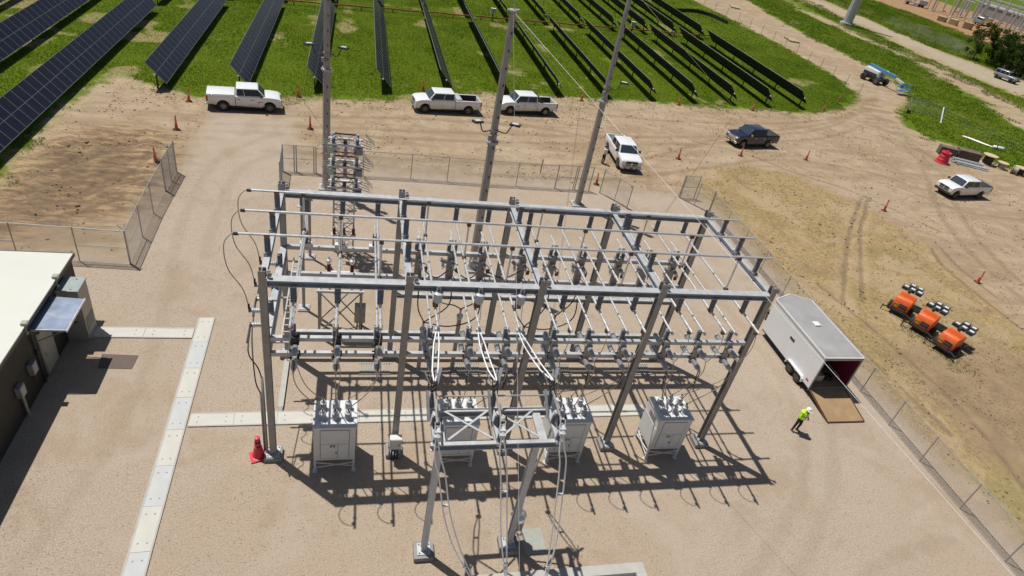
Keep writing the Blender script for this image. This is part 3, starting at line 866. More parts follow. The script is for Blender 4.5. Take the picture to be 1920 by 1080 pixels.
for i in range(4):
    a, b_ = XC[i] + 0.145, XC[i + 1] - 0.145
    hb((a, 0, 9.12), (b_, 0, 9.12)); hb((a, D_, 9.12), (b_, D_, 9.12))
    for y in (0, D_):
        for q, sg in ((a, -1), (b_, 1)):
            g = MB().mm((q - 0.012, y - 0.15, 8.95), (q + 0.012, y + 0.15, 9.29))
            for dz in (-0.1, 0.1):
                for dy in (-0.11, 0.11):
                    g.cyl((q - sg * 0.012, y + dy, 9.12 + dz), (q - sg * 0.04, y + dy, 9.12 + dz), 0.018, n=6)
            g.build('end_plate', 'galv', st)
    for z in (6.55, 5.8):
        hb((a, 0, z), (b_, 0, z), 0.17, 0.17, 'switch_beam', 'galv', 'b')
    for z in (6.45, 5.0):
        hb((a, D_, z), (b_, D_, z), 0.18, 0.19, 'switch_beam', 'galv', 'b')
    if i:
        hb((a, D_, 3.93), (b_, D_, 3.93), 0.2, 0.22)
    hb((a, D_, 1.5), (b_, D_, 1.5), 0.2, 0.22)
for x in XC:
    hb((x, 0.165, 9.12), (x, D_ - 0.165, 9.12), 0.22, 0.25, 'cross_beam')
for z in (6.45, 5.75):
    hb((0, 0.165, z), (0, D_ - 0.165, z), 0.26, 0.18, 'side_beam', 'galv', 'b')
for x in XC:                                              # lugs on the column heads
    for y in (0, D_):
        b = MB()
        b.mm((x + 0.16, y - 0.05, 9.32), (x + 0.3, y + 0.05, 9.42))
        b.mm((x + 0.16, y - 0.05, 9.5), (x + 0.27, y + 0.05, 9.56))
        b.build('lug', 'galv_dk', st)

# ------------------------------------------------------------------ insulators
def ins_prof(L_, r, k):
    pr = [(0, r * 0.62), (0.05, r * 0.62)]
    s_ = (L_ - 0.1) / k
    for i in range(k):
        t = 0.05 + s_ * i
        pr += [(t + s_ * 0.1, r * 0.6), (t + s_ * 0.35, r), (t + s_ * 0.6, r), (t + s_ * 0.8, r * 0.6)]
    return pr + [(L_ - 0.05, r * 0.62), (L_, r * 0.62)]
def ins_mesh(name, L_, r, k, m_, n=10):
    b = MB()
    b.lathe((0, 0, 0), (0, 0, 1), ins_prof(L_, r, k), n)
    b.mat(1)
    b.lathe((0, 0, -0.005), (0, 0, 1), [(0, r * 0.9), (0.05, r * 0.9), (0.06, r * 0.7)], 8)
    b.lathe((0, 0, L_ - 0.05), (0, 0, 1), [(0, r * 0.75), (0.055, r * 0.75)], 8)
    return b.mesh(name, [m_, 'galv'], smooth='auto')
INS = ins_mesh('insulator_body', 0.62, 0.115, 7, 'ins')
INS_L = ins_mesh('insulator_body', 0.58, 0.115, 7, 'ins_lt')
INS_S = ins_mesh('insulator_body', 0.42, 0.1, 5, 'ins')
INS_R = ins_mesh('arrester_body', 0.55, 0.1, 7, 'ins_red')
CLAMP = MB().box((0, 0, 0), (0.16, 0.2, 0.09)).cyl((-0.1, 0, 0.05), (0.1, 0, 0.05), 0.075, n=8).mesh('clamp', 'bronze')
FOOT = MB().box((0, 0, 0), (0.26, 0.26, 0.05)).mesh('foot_plate', 'galv_dk')

def post_ins(loc, down, label, group, alongy=False):
    t = thing('post_insulator', label, 'insulator', loc, group=group, local=True)
    o = part_of(INS, 'shed_stack', t, (0, 0, 0), (math.pi, 0, 0) if down else (0, 0, 0))
    part_of(CLAMP, 'clamp', t, (0, 0, -0.64 if down else 0.64), (math.pi if down else 0, 0, math.pi / 2 if alongy else 0))
    part_of(FOOT, 'foot_plate', t, (0, 0, 0.02 if down else -0.02))
    return t
YB = [1.55, 3.2, 4.8]
PHN = ['front', 'middle', 'rear']
for i, x in enumerate(XC):
    for j, y in enumerate(YB):
        post_ins((x, y, 9.295), False, f'insulator under the {PHN[j]} long bus tube on the {nthb(i, 5)} cross beam', 'insulators on the cross beams')
XT = [5 * i + q for i in range(4) for q in (1.0, 2.5, 4.0)]
for i, x in enumerate(XT):
    if not 3 <= i <= 5:
        post_ins((x, 0, 8.97), True, f'dark grey insulator hanging under the front top beam, {nth(i, 12)}', 'insulators under the front top beam', True)
    post_ins((x, D_, 8.97), True, f'dark grey insulator hanging under the rear top beam, {nth(i, 12)}', 'insulators under the rear top beam', True)

# ------------------------------------------------------------------ bus tubes and droppers
for j, y in enumerate(YB):
    b = MB().cyl((-0.95, y, 10.02), (20.6, y, 10.02), 0.052, n=10)
    for x in (8.3 + j, 15.9 - j):
        b.cyl((x - 0.12, y, 10.02), (x + 0.12, y, 10.02), 0.07, n=10)
    one(b, 'bus_tube', 'alu', f'long shiny aluminium bus tube along the top of the structure, {PHN[j]} of three', 'bus tube', (10, y, 10.02), 'long bus tubes on top of the structure', 'auto')
for i, x in enumerate(XT):
    b = MB().cyl((x, 6.85, 8.31), (x, -1.5 if i not in (3, 4, 5) else -1.35, 8.31), 0.05, n=8)
    for y in (-1.0, 2.2, 4.6):
        b.cyl((x, y - 0.06, 8.31), (x, y + 0.06, 8.31), 0.066, n=8)
    one(b, 'bus_tube', 'alu', f'upper cross tube hung from the top beams, {nth(i, 12)} of twelve', 'bus tube', (x, 3, 8.31), 'upper cross tubes', 'auto')
    xb = x - 0.06
    b = MB().cyl((xb, 7.05, 7.33), (xb, -0.32, 7.33), 0.045, n=8)
    b.lathe((xb, -0.32, 7.33), (0, -1, 0), [(0, 0.055), (0.05, 0.07), (0.11, 0.05), (0.13, 0.01)], 8)
    for y in (0.6, 3.3, 5.6):
        b.cyl((xb, y - 0.05, 7.33), (xb, y + 0.05, 7.33), 0.062, n=8)
    one(b, 'bus_tube', 'alu', f'lower cross tube ending on the front switches, {nth(i, 12)} of twelve', 'bus tube', (xb, 3, 7.33), 'lower cross tubes', 'auto')
    y = YB[2 - i % 3]
    b = MB().cyl((x, y, 9.97), (x, y, 8.3), 0.042, n=8)
    b.mat(1).box((x, y, 9.95), (0.16, 0.16, 0.16)).box((x, y, 8.33), (0.15, 0.17, 0.12))
    one(b, 'dropper', ['alu', 'bronze'], f'vertical dropper under the {PHN[2 - i % 3]} long tube, {nth(i, 12)} of twelve droppers', 'dropper', (x, y, 8.3), 'droppers', 'auto')

# ------------------------------------------------------------------ front row of disconnect switches
def front_switch(rich):
    t = thing('disconnect_switch', 'x', 'switch', local=True, group='front row of disconnect switches')
    b = MB().mm((-0.11, -0.27, -0.22), (0.11, -0.13, 0.98))
    b.mm((-0.16, -0.29, 0.66), (0.16, -0.12, 0.74)); b.mm((-0.16, -0.29, -0.05), (0.16, -0.12, 0.02))
    b.mm((-0.15, -0.14, 0.852), (0.15, 0.14, 0.89))
    b.build('base_channel', 'black' if not rich else 'galv_dk', t)
    part_of(INS, 'insulator', t, (-0.06, -0.02, 0.89))
    part_of(INS_L, 'insulator', t, (0.03, -0.28, 0.62), (R(90), 0, 0))
    part_of(INS_L, 'insulator', t, (0.0, -0.28, -0.02), (R(90), 0, 0))
    if rich:
        part_of(INS_L, 'insulator', t, (-0.14, 0.12, 0.60), (R(-90), 0, 0))
        part_of(INS_L, 'insulator', t, (-0.14, 0.12, 0.0), (R(-90), 0, 0))
    MB().box((0, -0.9, -0.02), (0.1, 0.1, 0.1)).cyl((0, -0.9, -0.02), (0, -1.02, -0.06), 0.04, n=8).build('terminal', 'alu', t)
    MB().box((0.03, -0.9, 0.62), (0.1, 0.1, 0.1)).cyl((0.03, -0.9, 0.62), (0.14, -0.95, 0.66), 0.035, n=6).build('terminal', 'alu', t)
    if rich:
        b = MB().bar((-0.045, -0.95, -0.04), (-0.03, -1.0, -0.7), 0.03, 0.03).bar((0.045, -0.95, -0.04), (0.03, -1.0, -0.7), 0.03, 0.03).bar((0, -1.0, -0.66), (0, -1.0, -0.95), 0.035, 0.035)
        b.build('blade', 'black', t)
    else:
        b = MB().bar((0.05, -0.92, 0.6), (0.02, -0.95, 0.0), 0.04, 0.05)
        b.build('blade', 'black', t)
    b = MB().cyl((-0.2, -0.2, 0.3), (0.2, -0.2, 0.3), 0.03, n=6).box((0.17, -0.22, 0.22), (0.06, 0.08, 0.2))
    b.build('linkage', 'black', t)
    return t
FS = [front_switch(False), front_switch(True)]
used = [True, True]
for i, x in enumerate(XT):
    k = 0 if i < 3 else 1
    place(FS[k], (x, 0, 5.8), 0, f'disconnect switch on the two front beams, {nth(i, 12)} of the front row', used[k])
    used[k] = False

# ------------------------------------------------------------------ rear row of switches
def rear_switch():
    t = thing('disconnect_switch', 'x', 'switch', local=True, group='rear row of disconnect switches')
    b = MB()
    b.extr((0, -0.2, -0.2), (0, -0.2, 1.62), [(-0.17, -0.1), (0.17, -0.1), (0.17, 0.1), (0.13, 0.1), (0.13, -0.06), (-0.13, -0.06), (-0.13, 0.1), (-0.17, 0.1)], (0, 1, 0))
    b.mm((-0.22, -0.32, 1.622), (0.22, 0.12, 1.67))
    b.build('base_channel', 'galv_dk', t)
    for u in (-0.15, 0.15):
        part_of(INS_S, 'insulator', t, (u, -0.12, 1.67))
    part_of(INS_S, 'insulator', t, (0.04, -0.31, 1.25), (R(90), 0, 0))
    part_of(INS_L, 'insulator', t, (0.05, -0.31, 0.12), (R(70), 0, 0))
    part_of(INS_S, 'insulator', t, (-0.18, -0.2, 1.1), (R(60), 0, R(-70)))
    MB().cyl((-0.15, -0.12, 2.08), (-0.15, -0.12, 2.3), 0.05, n=8).bar((-0.15, -0.12, 2.26), (-0.02, 0.35, 2.36), 0.03, 0.05).build('terminal', 'alu', t)
    MB().cyl((0.15, -0.12, 2.08), (0.1, -0.1, 2.3), 0.04, n=8).build('terminal', 'alu', t)
    MB().cyl((0.02, -0.7, 1.25), (0.05, -0.92, 1.2), 0.05, n=8).build('terminal', 'alu', t)
    MB().box((0.05, -0.85, 0.3), (0.14, 0.14, 0.14)).cyl((0.05, -0.85, 0.3), (0.1, -1.15, 0.15), 0.045, n=8).build('terminal', 'alu', t)
    b = MB().tube(spline([(0.16, -0.25, 1.1), (0.36, -0.3, 0.95), (0.42, -0.3, 0.7), (0.3, -0.3, 0.6), (0.25, -0.28, 0.75)], 4), 0.02, 5)
    b.box((0.34, -0.3, 0.72), (0.14, 0.1, 0.2)).tube(spline([(0.1, -0.9, 0.25), (0.22, -0.8, 0.45), (0.1, -0.6, 0.6), (0.05, -0.4, 0.5)], 4), 0.022, 5)
    b.box((0.08, -0.8, 0.28), (0.2, 0.12, 0.16))
    b.build('control_linkage', 'bronze', t)
    b = MB().bar((-0.16, -0.22, 1.2), (-0.45, -0.3, 1.35), 0.03, 0.03).bar((-0.16, -0.22, 0.9), (-0.4, -0.3, 0.75), 0.03, 0.03).box((-0.36, -0.28, 1.05), (0.12, 0.12, 0.3))
    b.cyl((-0.4, -0.28, 1.2), (-0.5, -0.32, 1.45), 0.025, n=6)
    b.build('operating_arm', 'galv', t)
    return t
RS = rear_switch()
fst = True
for i, x in enumerate(XT[3:]):
    place(RS, (x, D_, 5.0), 0, f'tall switch on the two rear beams, {nth(i, 9)} of the rear row', fst)
    fst = False
for i, x in enumerate(XT[:3]):
    t = thing('post_insulator', f'grey insulator standing on the rear beam in the left bay, {nth(i, 3)} of three', 'insulator', (x - 0.06, D_, 6.56), local=True, group='insulators on the rear beam')
    part_of(INS, 'shed_stack', t)
    MB().mm((-0.25, -0.13, 0.003), (0.25, 0.13, 0.16)).build('white_block', 'cab', t)
    part_of(CLAMP, 'clamp', t, (0, 0, 0.66), (0, 0, math.pi / 2))

# ------------------------------------------------------------------ three grey cans on the front top beam
can = thing('voltage_transformer', 'x', 'transformer', local=True, group='grey cans on the front top beam')
MB().lathe((0, 0, -0.32), (0, 0, 1), [(0, 0.14), (0.03, 0.165), (0.36, 0.17), (0.37, 0.19), (0.41, 0.19), (0.42, 0.15), (0.46, 0.08)], 16).build('tank', 'ins_lt', can, 'auto')
MB().mm((-0.08, -0.02, 0.1), (-0.04, 0.1, 0.36)).mm((0.04, -0.02, 0.1), (0.08, 0.1, 0.36)).mm((-0.08, -0.02, 0.33), (0.08, 0.1, 0.38)).mm((-0.05, 0.05, -0.25), (0.05, 0.1, 0.34)).build('bracket', 'galv', can)
MB().cyl((0.1, -0.05, -0.34), (0.12, -0.2, -1.0), 0.018, n=6).build('whip', 'wire_w', can)
MB().box((-0.06, 0.0, -0.42), (0.2, 0.2, 0.18)).build('clamp', 'bronze', can)
for i, x in enumerate((6.05, 7.6, 9.2)):
    place(can, (x, -0.22, 8.9), 0, f'grey cylindrical can transformer on the front top beam, {nth(i, 3)} of three', i == 0)

# ------------------------------------------------------------------ switchgear cabinets
def cabinet():
    t = thing('breaker_cabinet', 'x', 'cabinet', local=True, group='breaker cabinets in a row under the structure')
    MB().mm((-0.82, -0.72, 0.72), (0.82, 0.72, 2.62)).build('housing', 'cab', t)
    MB().mm((-0.86, -0.76, 2.622), (0.86, 0.76, 2.69)).build('roof', 'cab', t)
    MB().mm((-0.55, -0.738, 1.72), (0.56, -0.722, 2.5)).build('upper_panel', 'cab', t)
    MB().mm((-0.55, -0.738, 0.85), (0.12, -0.722, 1.70)).build('door', 'cab', t)
    MB().mm((0.14, -0.738, 0.85), (0.56, -0.722, 1.70)).build('door', 'cab', t)
    for x0, x1, z0, z1 in ((-0.575, 0.585, 1.705, 2.525), (-0.575, 0.13, 0.825, 1.72), (0.13, 0.585, 0.825, 1.72)):
        MB().mm((x0, -0.728, z0), (x1, -0.7215, z1)).build('door_gap', 'seam', t)
    for z in (1.0, 1.5):
        MB().mm((-0.58, -0.745, z), (-0.55, -0.729, z + 0.1)).build('hinge', 'galv_dk', t)
    for q in range(6):
        MB().mm((-0.836, -0.3, 2.1 + q * 0.05), (-0.821, 0.3, 2.125 + q * 0.05)).build('vent_slat', 'seam', t)
    MB().mm((-0.832, -0.66, 0.8), (-0.821, 0.66, 2.0)).build('side_panel', 'cab', t)
    MB().cyl((0.86, 0.3, 0.0), (0.86, 0.3, 1.6), 0.035, n=6).cyl((0.86, 0.3, 1.6), (0.80, 0.3, 1.68), 0.035, n=6).build('conduit', 'rail', t)
    h = MB().mm((0.045, -0.76, 1.14), (0.085, -0.739, 1.24)); h.build('handle', 'black', t)
    e = MB().lathe((-0.08, -0.739, 1.58), (0, -1, 0), [(0, 0.085), (0.012, 0.085)], 16)
    e.v = [(-0.08 + (p[0] + 0.08) * 1.25, p[1], 1.58 + (p[2] - 1.58) * 0.8) for p in e.v]
    em = e.build('emblem', 'black', t)
    e = MB().lathe((-0.08, -0.752, 1.58), (0, -1, 0), [(0, 0.05), (0.006, 0.05)], 12)
    e.build('emblem_disc', 'lamp', em)
    for sx in (-1, 1):
        for sy in (-1, 1):
            MB().mm((sx * 0.78 - 0.04, sy * 0.68 - 0.04, 0.0), (sx * 0.78 + 0.04, sy * 0.68 + 0.04, 0.718)).mm((sx * 0.78 - 0.09, sy * 0.68 - 0.09, 0.0), (sx * 0.78 + 0.09, sy * 0.68 + 0.09, 0.025)).build('leg', 'cab', t)
    for sy in (-0.70, 0.70):
        MB().bar((-0.74, sy, 0.25), (0.74, sy, 0.52), 0.03, 0.05).bar((-0.74, sy + 0.035, 0.52), (0.74, sy + 0.035, 0.25), 0.03, 0.05).build('brace', 'cab', t)
    for sx in (-0.79, 0.79):
        MB().bar((sx, -0.64, 0.25), (sx, 0.64, 0.52), 0.05, 0.03).bar((sx, -0.64, 0.52), (sx, 0.64, 0.25), 0.05, 0.03).build('brace', 'cab', t)
    for y in (-0.25, 0.32):
        for x in (-0.5, 0.0, 0.5):
            b = MB().lathe((0, 0, 0), (0, 0, 1), [(0, 0.16), (0.03, 0.16), (0.05, 0.12)] + [(0.07 + k * 0.06 + q, rr) for k in range(5) for q, rr in ((0, 0.115), (0.012, 0.14), (0.035, 0.14), (0.047, 0.115))] + [(0.39, 0.08), (0.46, 0.07)], 12)
            b.mat(1).cyl((0, 0, 0.43), (0, 0, 0.58), 0.035, n=6)
            b.v = [(p[0] + x, p[1] + y, p[2] + 2.692) for p in b.v]
            b.build('bushing', ['ins_lt', 'bronze'], t, 'auto')
    return t
CB = cabinet()
XCAB = [2.5, 7.55, 12.6, 17.55]
for i, x in enumerate(XCAB):
    lb = ['pale grey breaker cabinet beside the red floor cone, leftmost of four', 'pale grey breaker cabinet partly hidden behind the left of the foreground switch frame', 'pale grey breaker cabinet behind the right end of the foreground switch frame', 'pale grey breaker cabinet nearest the white trailer, rightmost of four'][i]
    place(CB, (x, -0.18, 0), 0, lb, i == 0)
# jumpers from the front switches down to the bushings
for i, x in enumerate(XT):
    c = XCAB[i // 3]; o = (-0.5, 0.0, 0.5)[i % 3]
    w = [(x, -1.02, 5.74), (c + o, -0.43, 3.22)]
    b = MB().tube(bez(w[0], (x, -1.15, 4.9), (c + o + (x - c - o) * 0.35, -0.7, 4.0), w[1], 12), 0.02, 6)
    one(b, 'jumper_cable', 'cable_tan', f'tan jumper from front switch to front cabinet bushing, {nth(i, 12)} of twelve', 'cable', (x, -1, 3.2), 'front jumpers', True)
    y0 = -1.42 if i > 5 else (-0.95 if i < 3 else None)
    if y0:
        p0 = (x + 0.03, -0.95, 6.45)
        b = MB().tube(bez(p0, (x + 0.35, -1.2, 5.6), (c + o + (x - c) * 0.5, -0.6, 4.6), (c + o, 0.14, 3.22), 12), 0.018, 6)
        one(b, 'jumper_cable', 'cable_tan', f'tan jumper to a rear cabinet bushing, from the {nthb(i, 12)} front switch', 'cable', (x, -1, 3.2), 'rear jumpers', True)
    if i > 5 or i < 3:
        b = MB().tube(bez((x, -1.3, 8.22), (x + 0.1, -1.75, 7.6), (x - 0.45, -1.5, 6.4), (x + 0.1, -0.95, 6.44), 12), 0.018, 6)
        b.mat(1).box((x, -1.3, 8.2), (0.13, 0.13, 0.16))
        one(b, 'jumper_cable', ['cable_tan', 'bronze'], f'looped jumper below the end of the {nthb(i, 12)} upper cross tube', 'cable', (x, -1.2, 6.4), 'looped jumpers', True)

# ------------------------------------------------------------------ left side: cable terminations and loops
CURVE = [[(-0.97, 10.02), (-1.2, 9.97), (-1.46, 9.5), (-1.4, 8.5), (-0.95, 7.6), (-0.78, 6.72)]] * 3
for j, y in enumerate(YB):
    b = MB().tube(spline([(a, y, z) for a, z in CURVE[j]], 6), 0.02, 6)
    b.mat(1).box((-1.02, y, 10.0), (0.18, 0.09, 0.09)).box((-0.79, y, 6.8), (0.07, 0.07, 0.2))
    one(b, 'loop_cable', ['cable_tan', 'black'], f'thin flexible loop hanging from the left end of the {PHN[j]} long bus tube', 'cable', (-0.8, y, 6.7), 'loops at the left end', True)
    t = thing('side_insulator', f'horizontal insulator pair with fuse at the left side, {PHN[j]} of three', 'insulator', (0, y, 6.62), local=True, group='insulators at the left side')
    part_of(INS_L, 'insulator', t, (-0.15, 0, -0.02), (0, R(-90), 0))
    part_of(INS_L, 'insulator', t, (-0.15, 0, -0.72), (0, R(-90), 0))
    part_of(INS, 'insulator', t, (0.0, 0.0, -0.08))
    MB().mm((-0.17, -0.12, -0.95), (-0.14, 0.12, 0.12)).build('mounting_plate', 'galv', t)
    MB().box((-0.76, 0, 0), (0.1, 0.14, 0.14)).box((-0.76, 0, -0.72), (0.1, 0.14, 0.14)).build('terminal', 'bronze', t)
    MB().cyl((-0.78, -0.05, -0.7), (-0.92, -0.25, -1.45), 0.045, n=8).build('fuse_tube', 'ins', t)
b = MB()
for q in (-0.16, 0.16):
    b.bar((0.62 + q, 0.3, 6.1), (0.62 + q, 6.0, 6.1), 0.05, 0.1)
for k in range(14):
    b.bar((0.46, 0.5 + k * 0.4, 6.1), (0.78, 0.5 + k * 0.4, 6.1), 0.05, 0.04)
for y in (0.4, 3.2, 5.9):
    b.bar((0.1, y, 6.0), (0.8, y, 6.0), 0.06, 0.06)
one(b, 'cable_ladder', 'galv', 'pale cable ladder running along the left side of the structure', 'cable ladder', (0.6, 3, 6.0))
b = MB().mm((-0.12, 2.7, 0.05), (0.12, 5.9, 0.17)).bar((0, 2.72, 0.15), (0, 2.5, 0.02), 0.2, 0.05)
one(b, 'cable_tray', 'conc', 'pale ground cable tray joining the rear left column to the cross trench', 'cable tray', (0, 4, 0.05))
for k, dx in enumerate((-0.24, -0.36)):
    b = MB().cyl((dx, -0.02 + k * 0.2, 0.0), (dx, -0.02 + k * 0.2, 4.6 - k * 1.0), 0.05, n=8)
    b.mat(1).tube(spline([(dx, -0.02 + k * 0.2, 4.5 - k), (dx - 0.15, 0.1, 5.0 - k * 0.6), (-0.75, 0.5 + k, 5.4), (-0.77, 1.5 + 1.6 * k, 5.88)], 6), 0.025, 6)
    one(b, 'riser_conduit', ['galv_dk', 'cable_blk'], ['conduit with black cable climbing the front left column, outer one', 'shorter conduit with black cable beside the front left column'][k], 'conduit', (dx, 0, 0), smooth=True)

# ------------------------------------------------------------------ black cable risers in the second and third bays
def riser(x, y, h, label):
    t = thing('cable_riser', label, 'cable riser', (x, y, 0))
    MB().mm((x - 0.09, y - 0.09, 0.0), (x + 0.09, y + 0.09, h)).mm((x - 0.2, y - 0.2, 0), (x + 0.2, y + 0.2, 0.03)).build('post', 'galv_dk', t)
    b = MB().lathe((x, y, h), (0, 0, 1), [(0, 0.13), (0.1, 0.13), (0.12, 0.16), (0.22, 0.16), (0.3, 0.06), (0.55, 0.05)], 10)
    b.build('termination', 'ins_lt', t, 'auto')
    MB().lathe((x, y, h + 0.5), (0, 0, 1), [(0, 0.06), (0.1, 0.06)], 8).build('marker_tape', 'pink', t)
    return t
RP = [(6.4, 5.1, 2.7), (8.15, 5.3, 3.4), (12.85, 4.9, 3.4), (11.4, 5.0, 2.6)]
for i, p in enumerate(RP):
    riser(*p, f'brown steel riser post under the cross tubes, {nth(i if i < 2 else 5 - i, 4)} of four')
CABS = [[(6.1, 5.9, 5.6), (6.05, 5.2, 4.2), (6.4, 5.1, 3.3)], [(6.1, 5.7, 5.5), (6.9, 4.6, 5.0), (7.6, 4.4, 4.9), (8.15, 5.3, 4.0)], [(7.6, 5.9, 5.3), (7.5, 5.2, 4.3), (6.4, 5.1, 3.3)], [(9.1, 5.9, 5.3), (8.8, 5.2, 4.6), (8.15, 5.3, 4.0)],
        [(9.1, 5.9, 5.1), (8.9, 5.0, 3.8), (7.6, 4.7, 3.4), (6.4, 5.1, 3.3)], [(11.0, 5.9, 5.4), (10.8, 5.1, 4.2), (11.4, 5.0, 3.2)], [(11.1, 5.9, 5.3), (12.0, 4.8, 4.9), (12.85, 4.9, 4.0)], [(14.1, 5.9, 5.3), (13.6, 5.1, 4.7), (12.85, 4.9, 4.0)],
        [(14.1, 5.9, 5.1), (13.8, 4.9, 3.9), (12.5, 4.6, 3.4), (11.4, 5.0, 3.2)], [(12.6, 5.9, 5.2), (12.3, 5.2, 4.2), (11.4, 5.0, 3.2)],
        [(6.0, 5.9, 6.0), (6.8, 5.6, 5.6), (7.5, 5.9, 6.0)], [(7.5, 5.9, 6.0), (8.3, 5.6, 5.6), (9.0, 5.9, 6.0)], [(9.0, 5.9, 6.0), (10.0, 5.6, 5.7), (11.0, 5.9, 6.0)]]
CN = ['from the left rear switch straight down to the leftmost riser', 'looping from the left rear switch to the second riser', 'from the second rear switch to the leftmost riser', 'short, from the third rear switch to the second riser', 'sagging low between the third rear switch and the leftmost riser',
      'from the fourth rear switch to the third riser', 'looping from the fourth rear switch to the rightmost riser', 'short, from the sixth rear switch to the rightmost riser', 'sagging low between the sixth rear switch and the third riser', 'from the fifth rear switch to the third riser',
      'linking the first and second rear switches', 'linking the second and third rear switches', 'linking the third and fourth rear switches']
for p, n_ in zip(CABS, CN):
    one(MB().tube(spline(p, 7), 0.03, 6), 'black_cable', 'cable_blk', 'black cable ' + n_, 'cable', p[-1], 'black cables', True)

# ------------------------------------------------------------------ boxes, mats, small things under the structure
def jbox(x, y, z, label, m_='cab', d=(0.5, 0.28, 0.62)):
    t = thing('junction_box', label, 'junction box', (x, y, z))
    MB().box((x, y, z), d).build('case', m_, t)
    MB().box((x, y - d[1] / 2 - 0.012, z), (d[0] * 0.9, 0.02, d[2] * 0.9)).build('door', m_, t)
    MB().box((x + d[0] * 0.3, y - d[1] / 2 - 0.035, z), (0.03, 0.02, 0.1)).build('handle', 'black', t)
    b = MB()
    for k in range(3):
        b.cyl((x - 0.12 + 0.12 * k, y + 0.03, z - d[2] / 2), (x - 0.12 + 0.12 * k, y + 0.03, 0.0), 0.04, n=8)
    b.build('conduit', 'plastic', t)
jbox(5.0, -0.42, 1.15, 'grey junction box with black conduits on the second front column')
jbox(3.45, 7.95, 1.55, 'tall brown control box on the right leg of the transformer stand', 'hvac', (0.55, 0.3, 1.1))
for i, (x, y) in enumerate(((4.25, 5.35), (8.9, 5.35), (13.9, 5.3), (18.6, 5.3))):
    b = MB()
    for k in range(12):
        b.mm((x - 0.75 + k * 0.125, y - 0.4, 0.025), (x - 0.68 + k * 0.125, y + 0.4, 0.05))
    b.mm((x - 0.78, y - 0.42, 0.01), (x + 0.76, y - 0.37, 0.055)).mm((x - 0.78, y + 0.37, 0.01), (x + 0.76, y + 0.42, 0.055))
    one(b, 'ground_grate', 'grate', f'pale metal standing grate on the gravel inside the structure, {nth(i, 4)} of four', 'grate', (x, y, 0), 'grates')

# ------------------------------------------------------------------ foreground switch frame
ff = thing('switch_frame', 'two legged steel frame with braced top in the foreground', 'steel frame', (7.7, -4.5, 0))
for x in (5.95, 9.3):
    MB().ibeam((x, -4.95, 0.3), (x, -4.95, 6.18), 0.22, 0.22, 0.024, (0, 1, 0)).build('leg', 'galv', ff)
    MB().mm((x - 0.38, -5.33, -0.2), (x + 0.38, -4.57, 0.25)).build('concrete_pier', 'pier', ff)
    b = MB().mm((x - 0.25, -5.2, 0.253), (x + 0.25, -4.7, 0.29))
    for u in (-0.18, 0.18):
        for v in (-0.18, 0.18):
            b.cyl((x + u, -4.95 + v, 0.28), (x + u, -4.95 + v, 0.37), 0.025, n=6)
    b.build('base_plate', 'galv', ff)
MB().extr((5.62, -5.08, 6.3), (10.12, -5.08, 6.3), [(-0.06, -0.14), (0.09, -0.14), (0.09, -0.11), (-0.03, -0.11), (-0.03, 0.11), (0.09, 0.11), (0.09, 0.14), (-0.06, 0.14)]).build('beam', 'galv', ff)
MB().extr((5.72, -3.6, 6.3), (10.12, -3.6, 6.3), [(-0.06, -0.14), (0.09, -0.14), (0.09, -0.11), (-0.03, -0.11), (-0.03, 0.11), (0.09, 0.11), (0.09, 0.14), (-0.06, 0.14)]).build('beam', 'galv', ff)
for x in (5.75, 6.08, 7.85, 9.5, 10.0):
    MB().bar((x, -4.98, 6.3), (x, -3.68, 6.3), 0.1 if x != 9.5 else 0.3, 0.08).build('cross_member', 'galv', ff)
for a, b_ in ((6.2, 7.7), (7.95, 9.35)):
    MB().bar((a, -4.95, 6.45), (b_, -3.7, 6.45), 0.075, 0.02).build('diagonal', 'galv', ff)
    MB().bar((a, -3.7, 6.475), (b_, -4.95, 6.475), 0.075, 0.02).build('diagonal', 'galv', ff)
MB().cyl((6.0, -3.45, 6.95), (9.9, -3.45, 6.95), 0.03, n=8).build('operating_pipe', 'rail', ff)
MB().bar((9.45, -4.8, 3.2), (10.0, -4.3, 6.2), 0.06, 0.06).bar((9.42, -4.82, 3.2), (9.42, -4.82, 1.6), 0.05, 0.05).build('operating_rod', 'rail', ff)
t = thing('motor_operator', 'shiny wrapped operator box on the right leg of the foreground frame', 'operator box', (9.5, -4.72, 1.3))
MB().box((9.55, -4.65, 1.15), (0.42, 0.35, 0.6)).build('case', 'door', t)
b = MB().lathe((9.55, -4.65, 1.45), (0, 0, 1), [(0, 0.28), (0.12, 0.24), (0.25, 0.3), (0.38, 0.18), (0.5, 0.1)], 9)
b.build('foil_wrap', 'chrome', t)
MB().cyl((9.45, -4.7, 0.85), (9.4, -4.75, 0.0), 0.035, n=6).cyl((9.55, -4.7, 0.85), (9.55, -4.8, 0.0), 0.03, n=6).build('conduit', 'plastic', t)
one(MB().mm((9.95, -5.35, 0.008), (10.85, -4.2, 0.03)), 'ground_mat', 'grate', 'pale woven standing mat on the gravel beside the right frame leg', 'mat', (10.4, -4.8, 0.01))

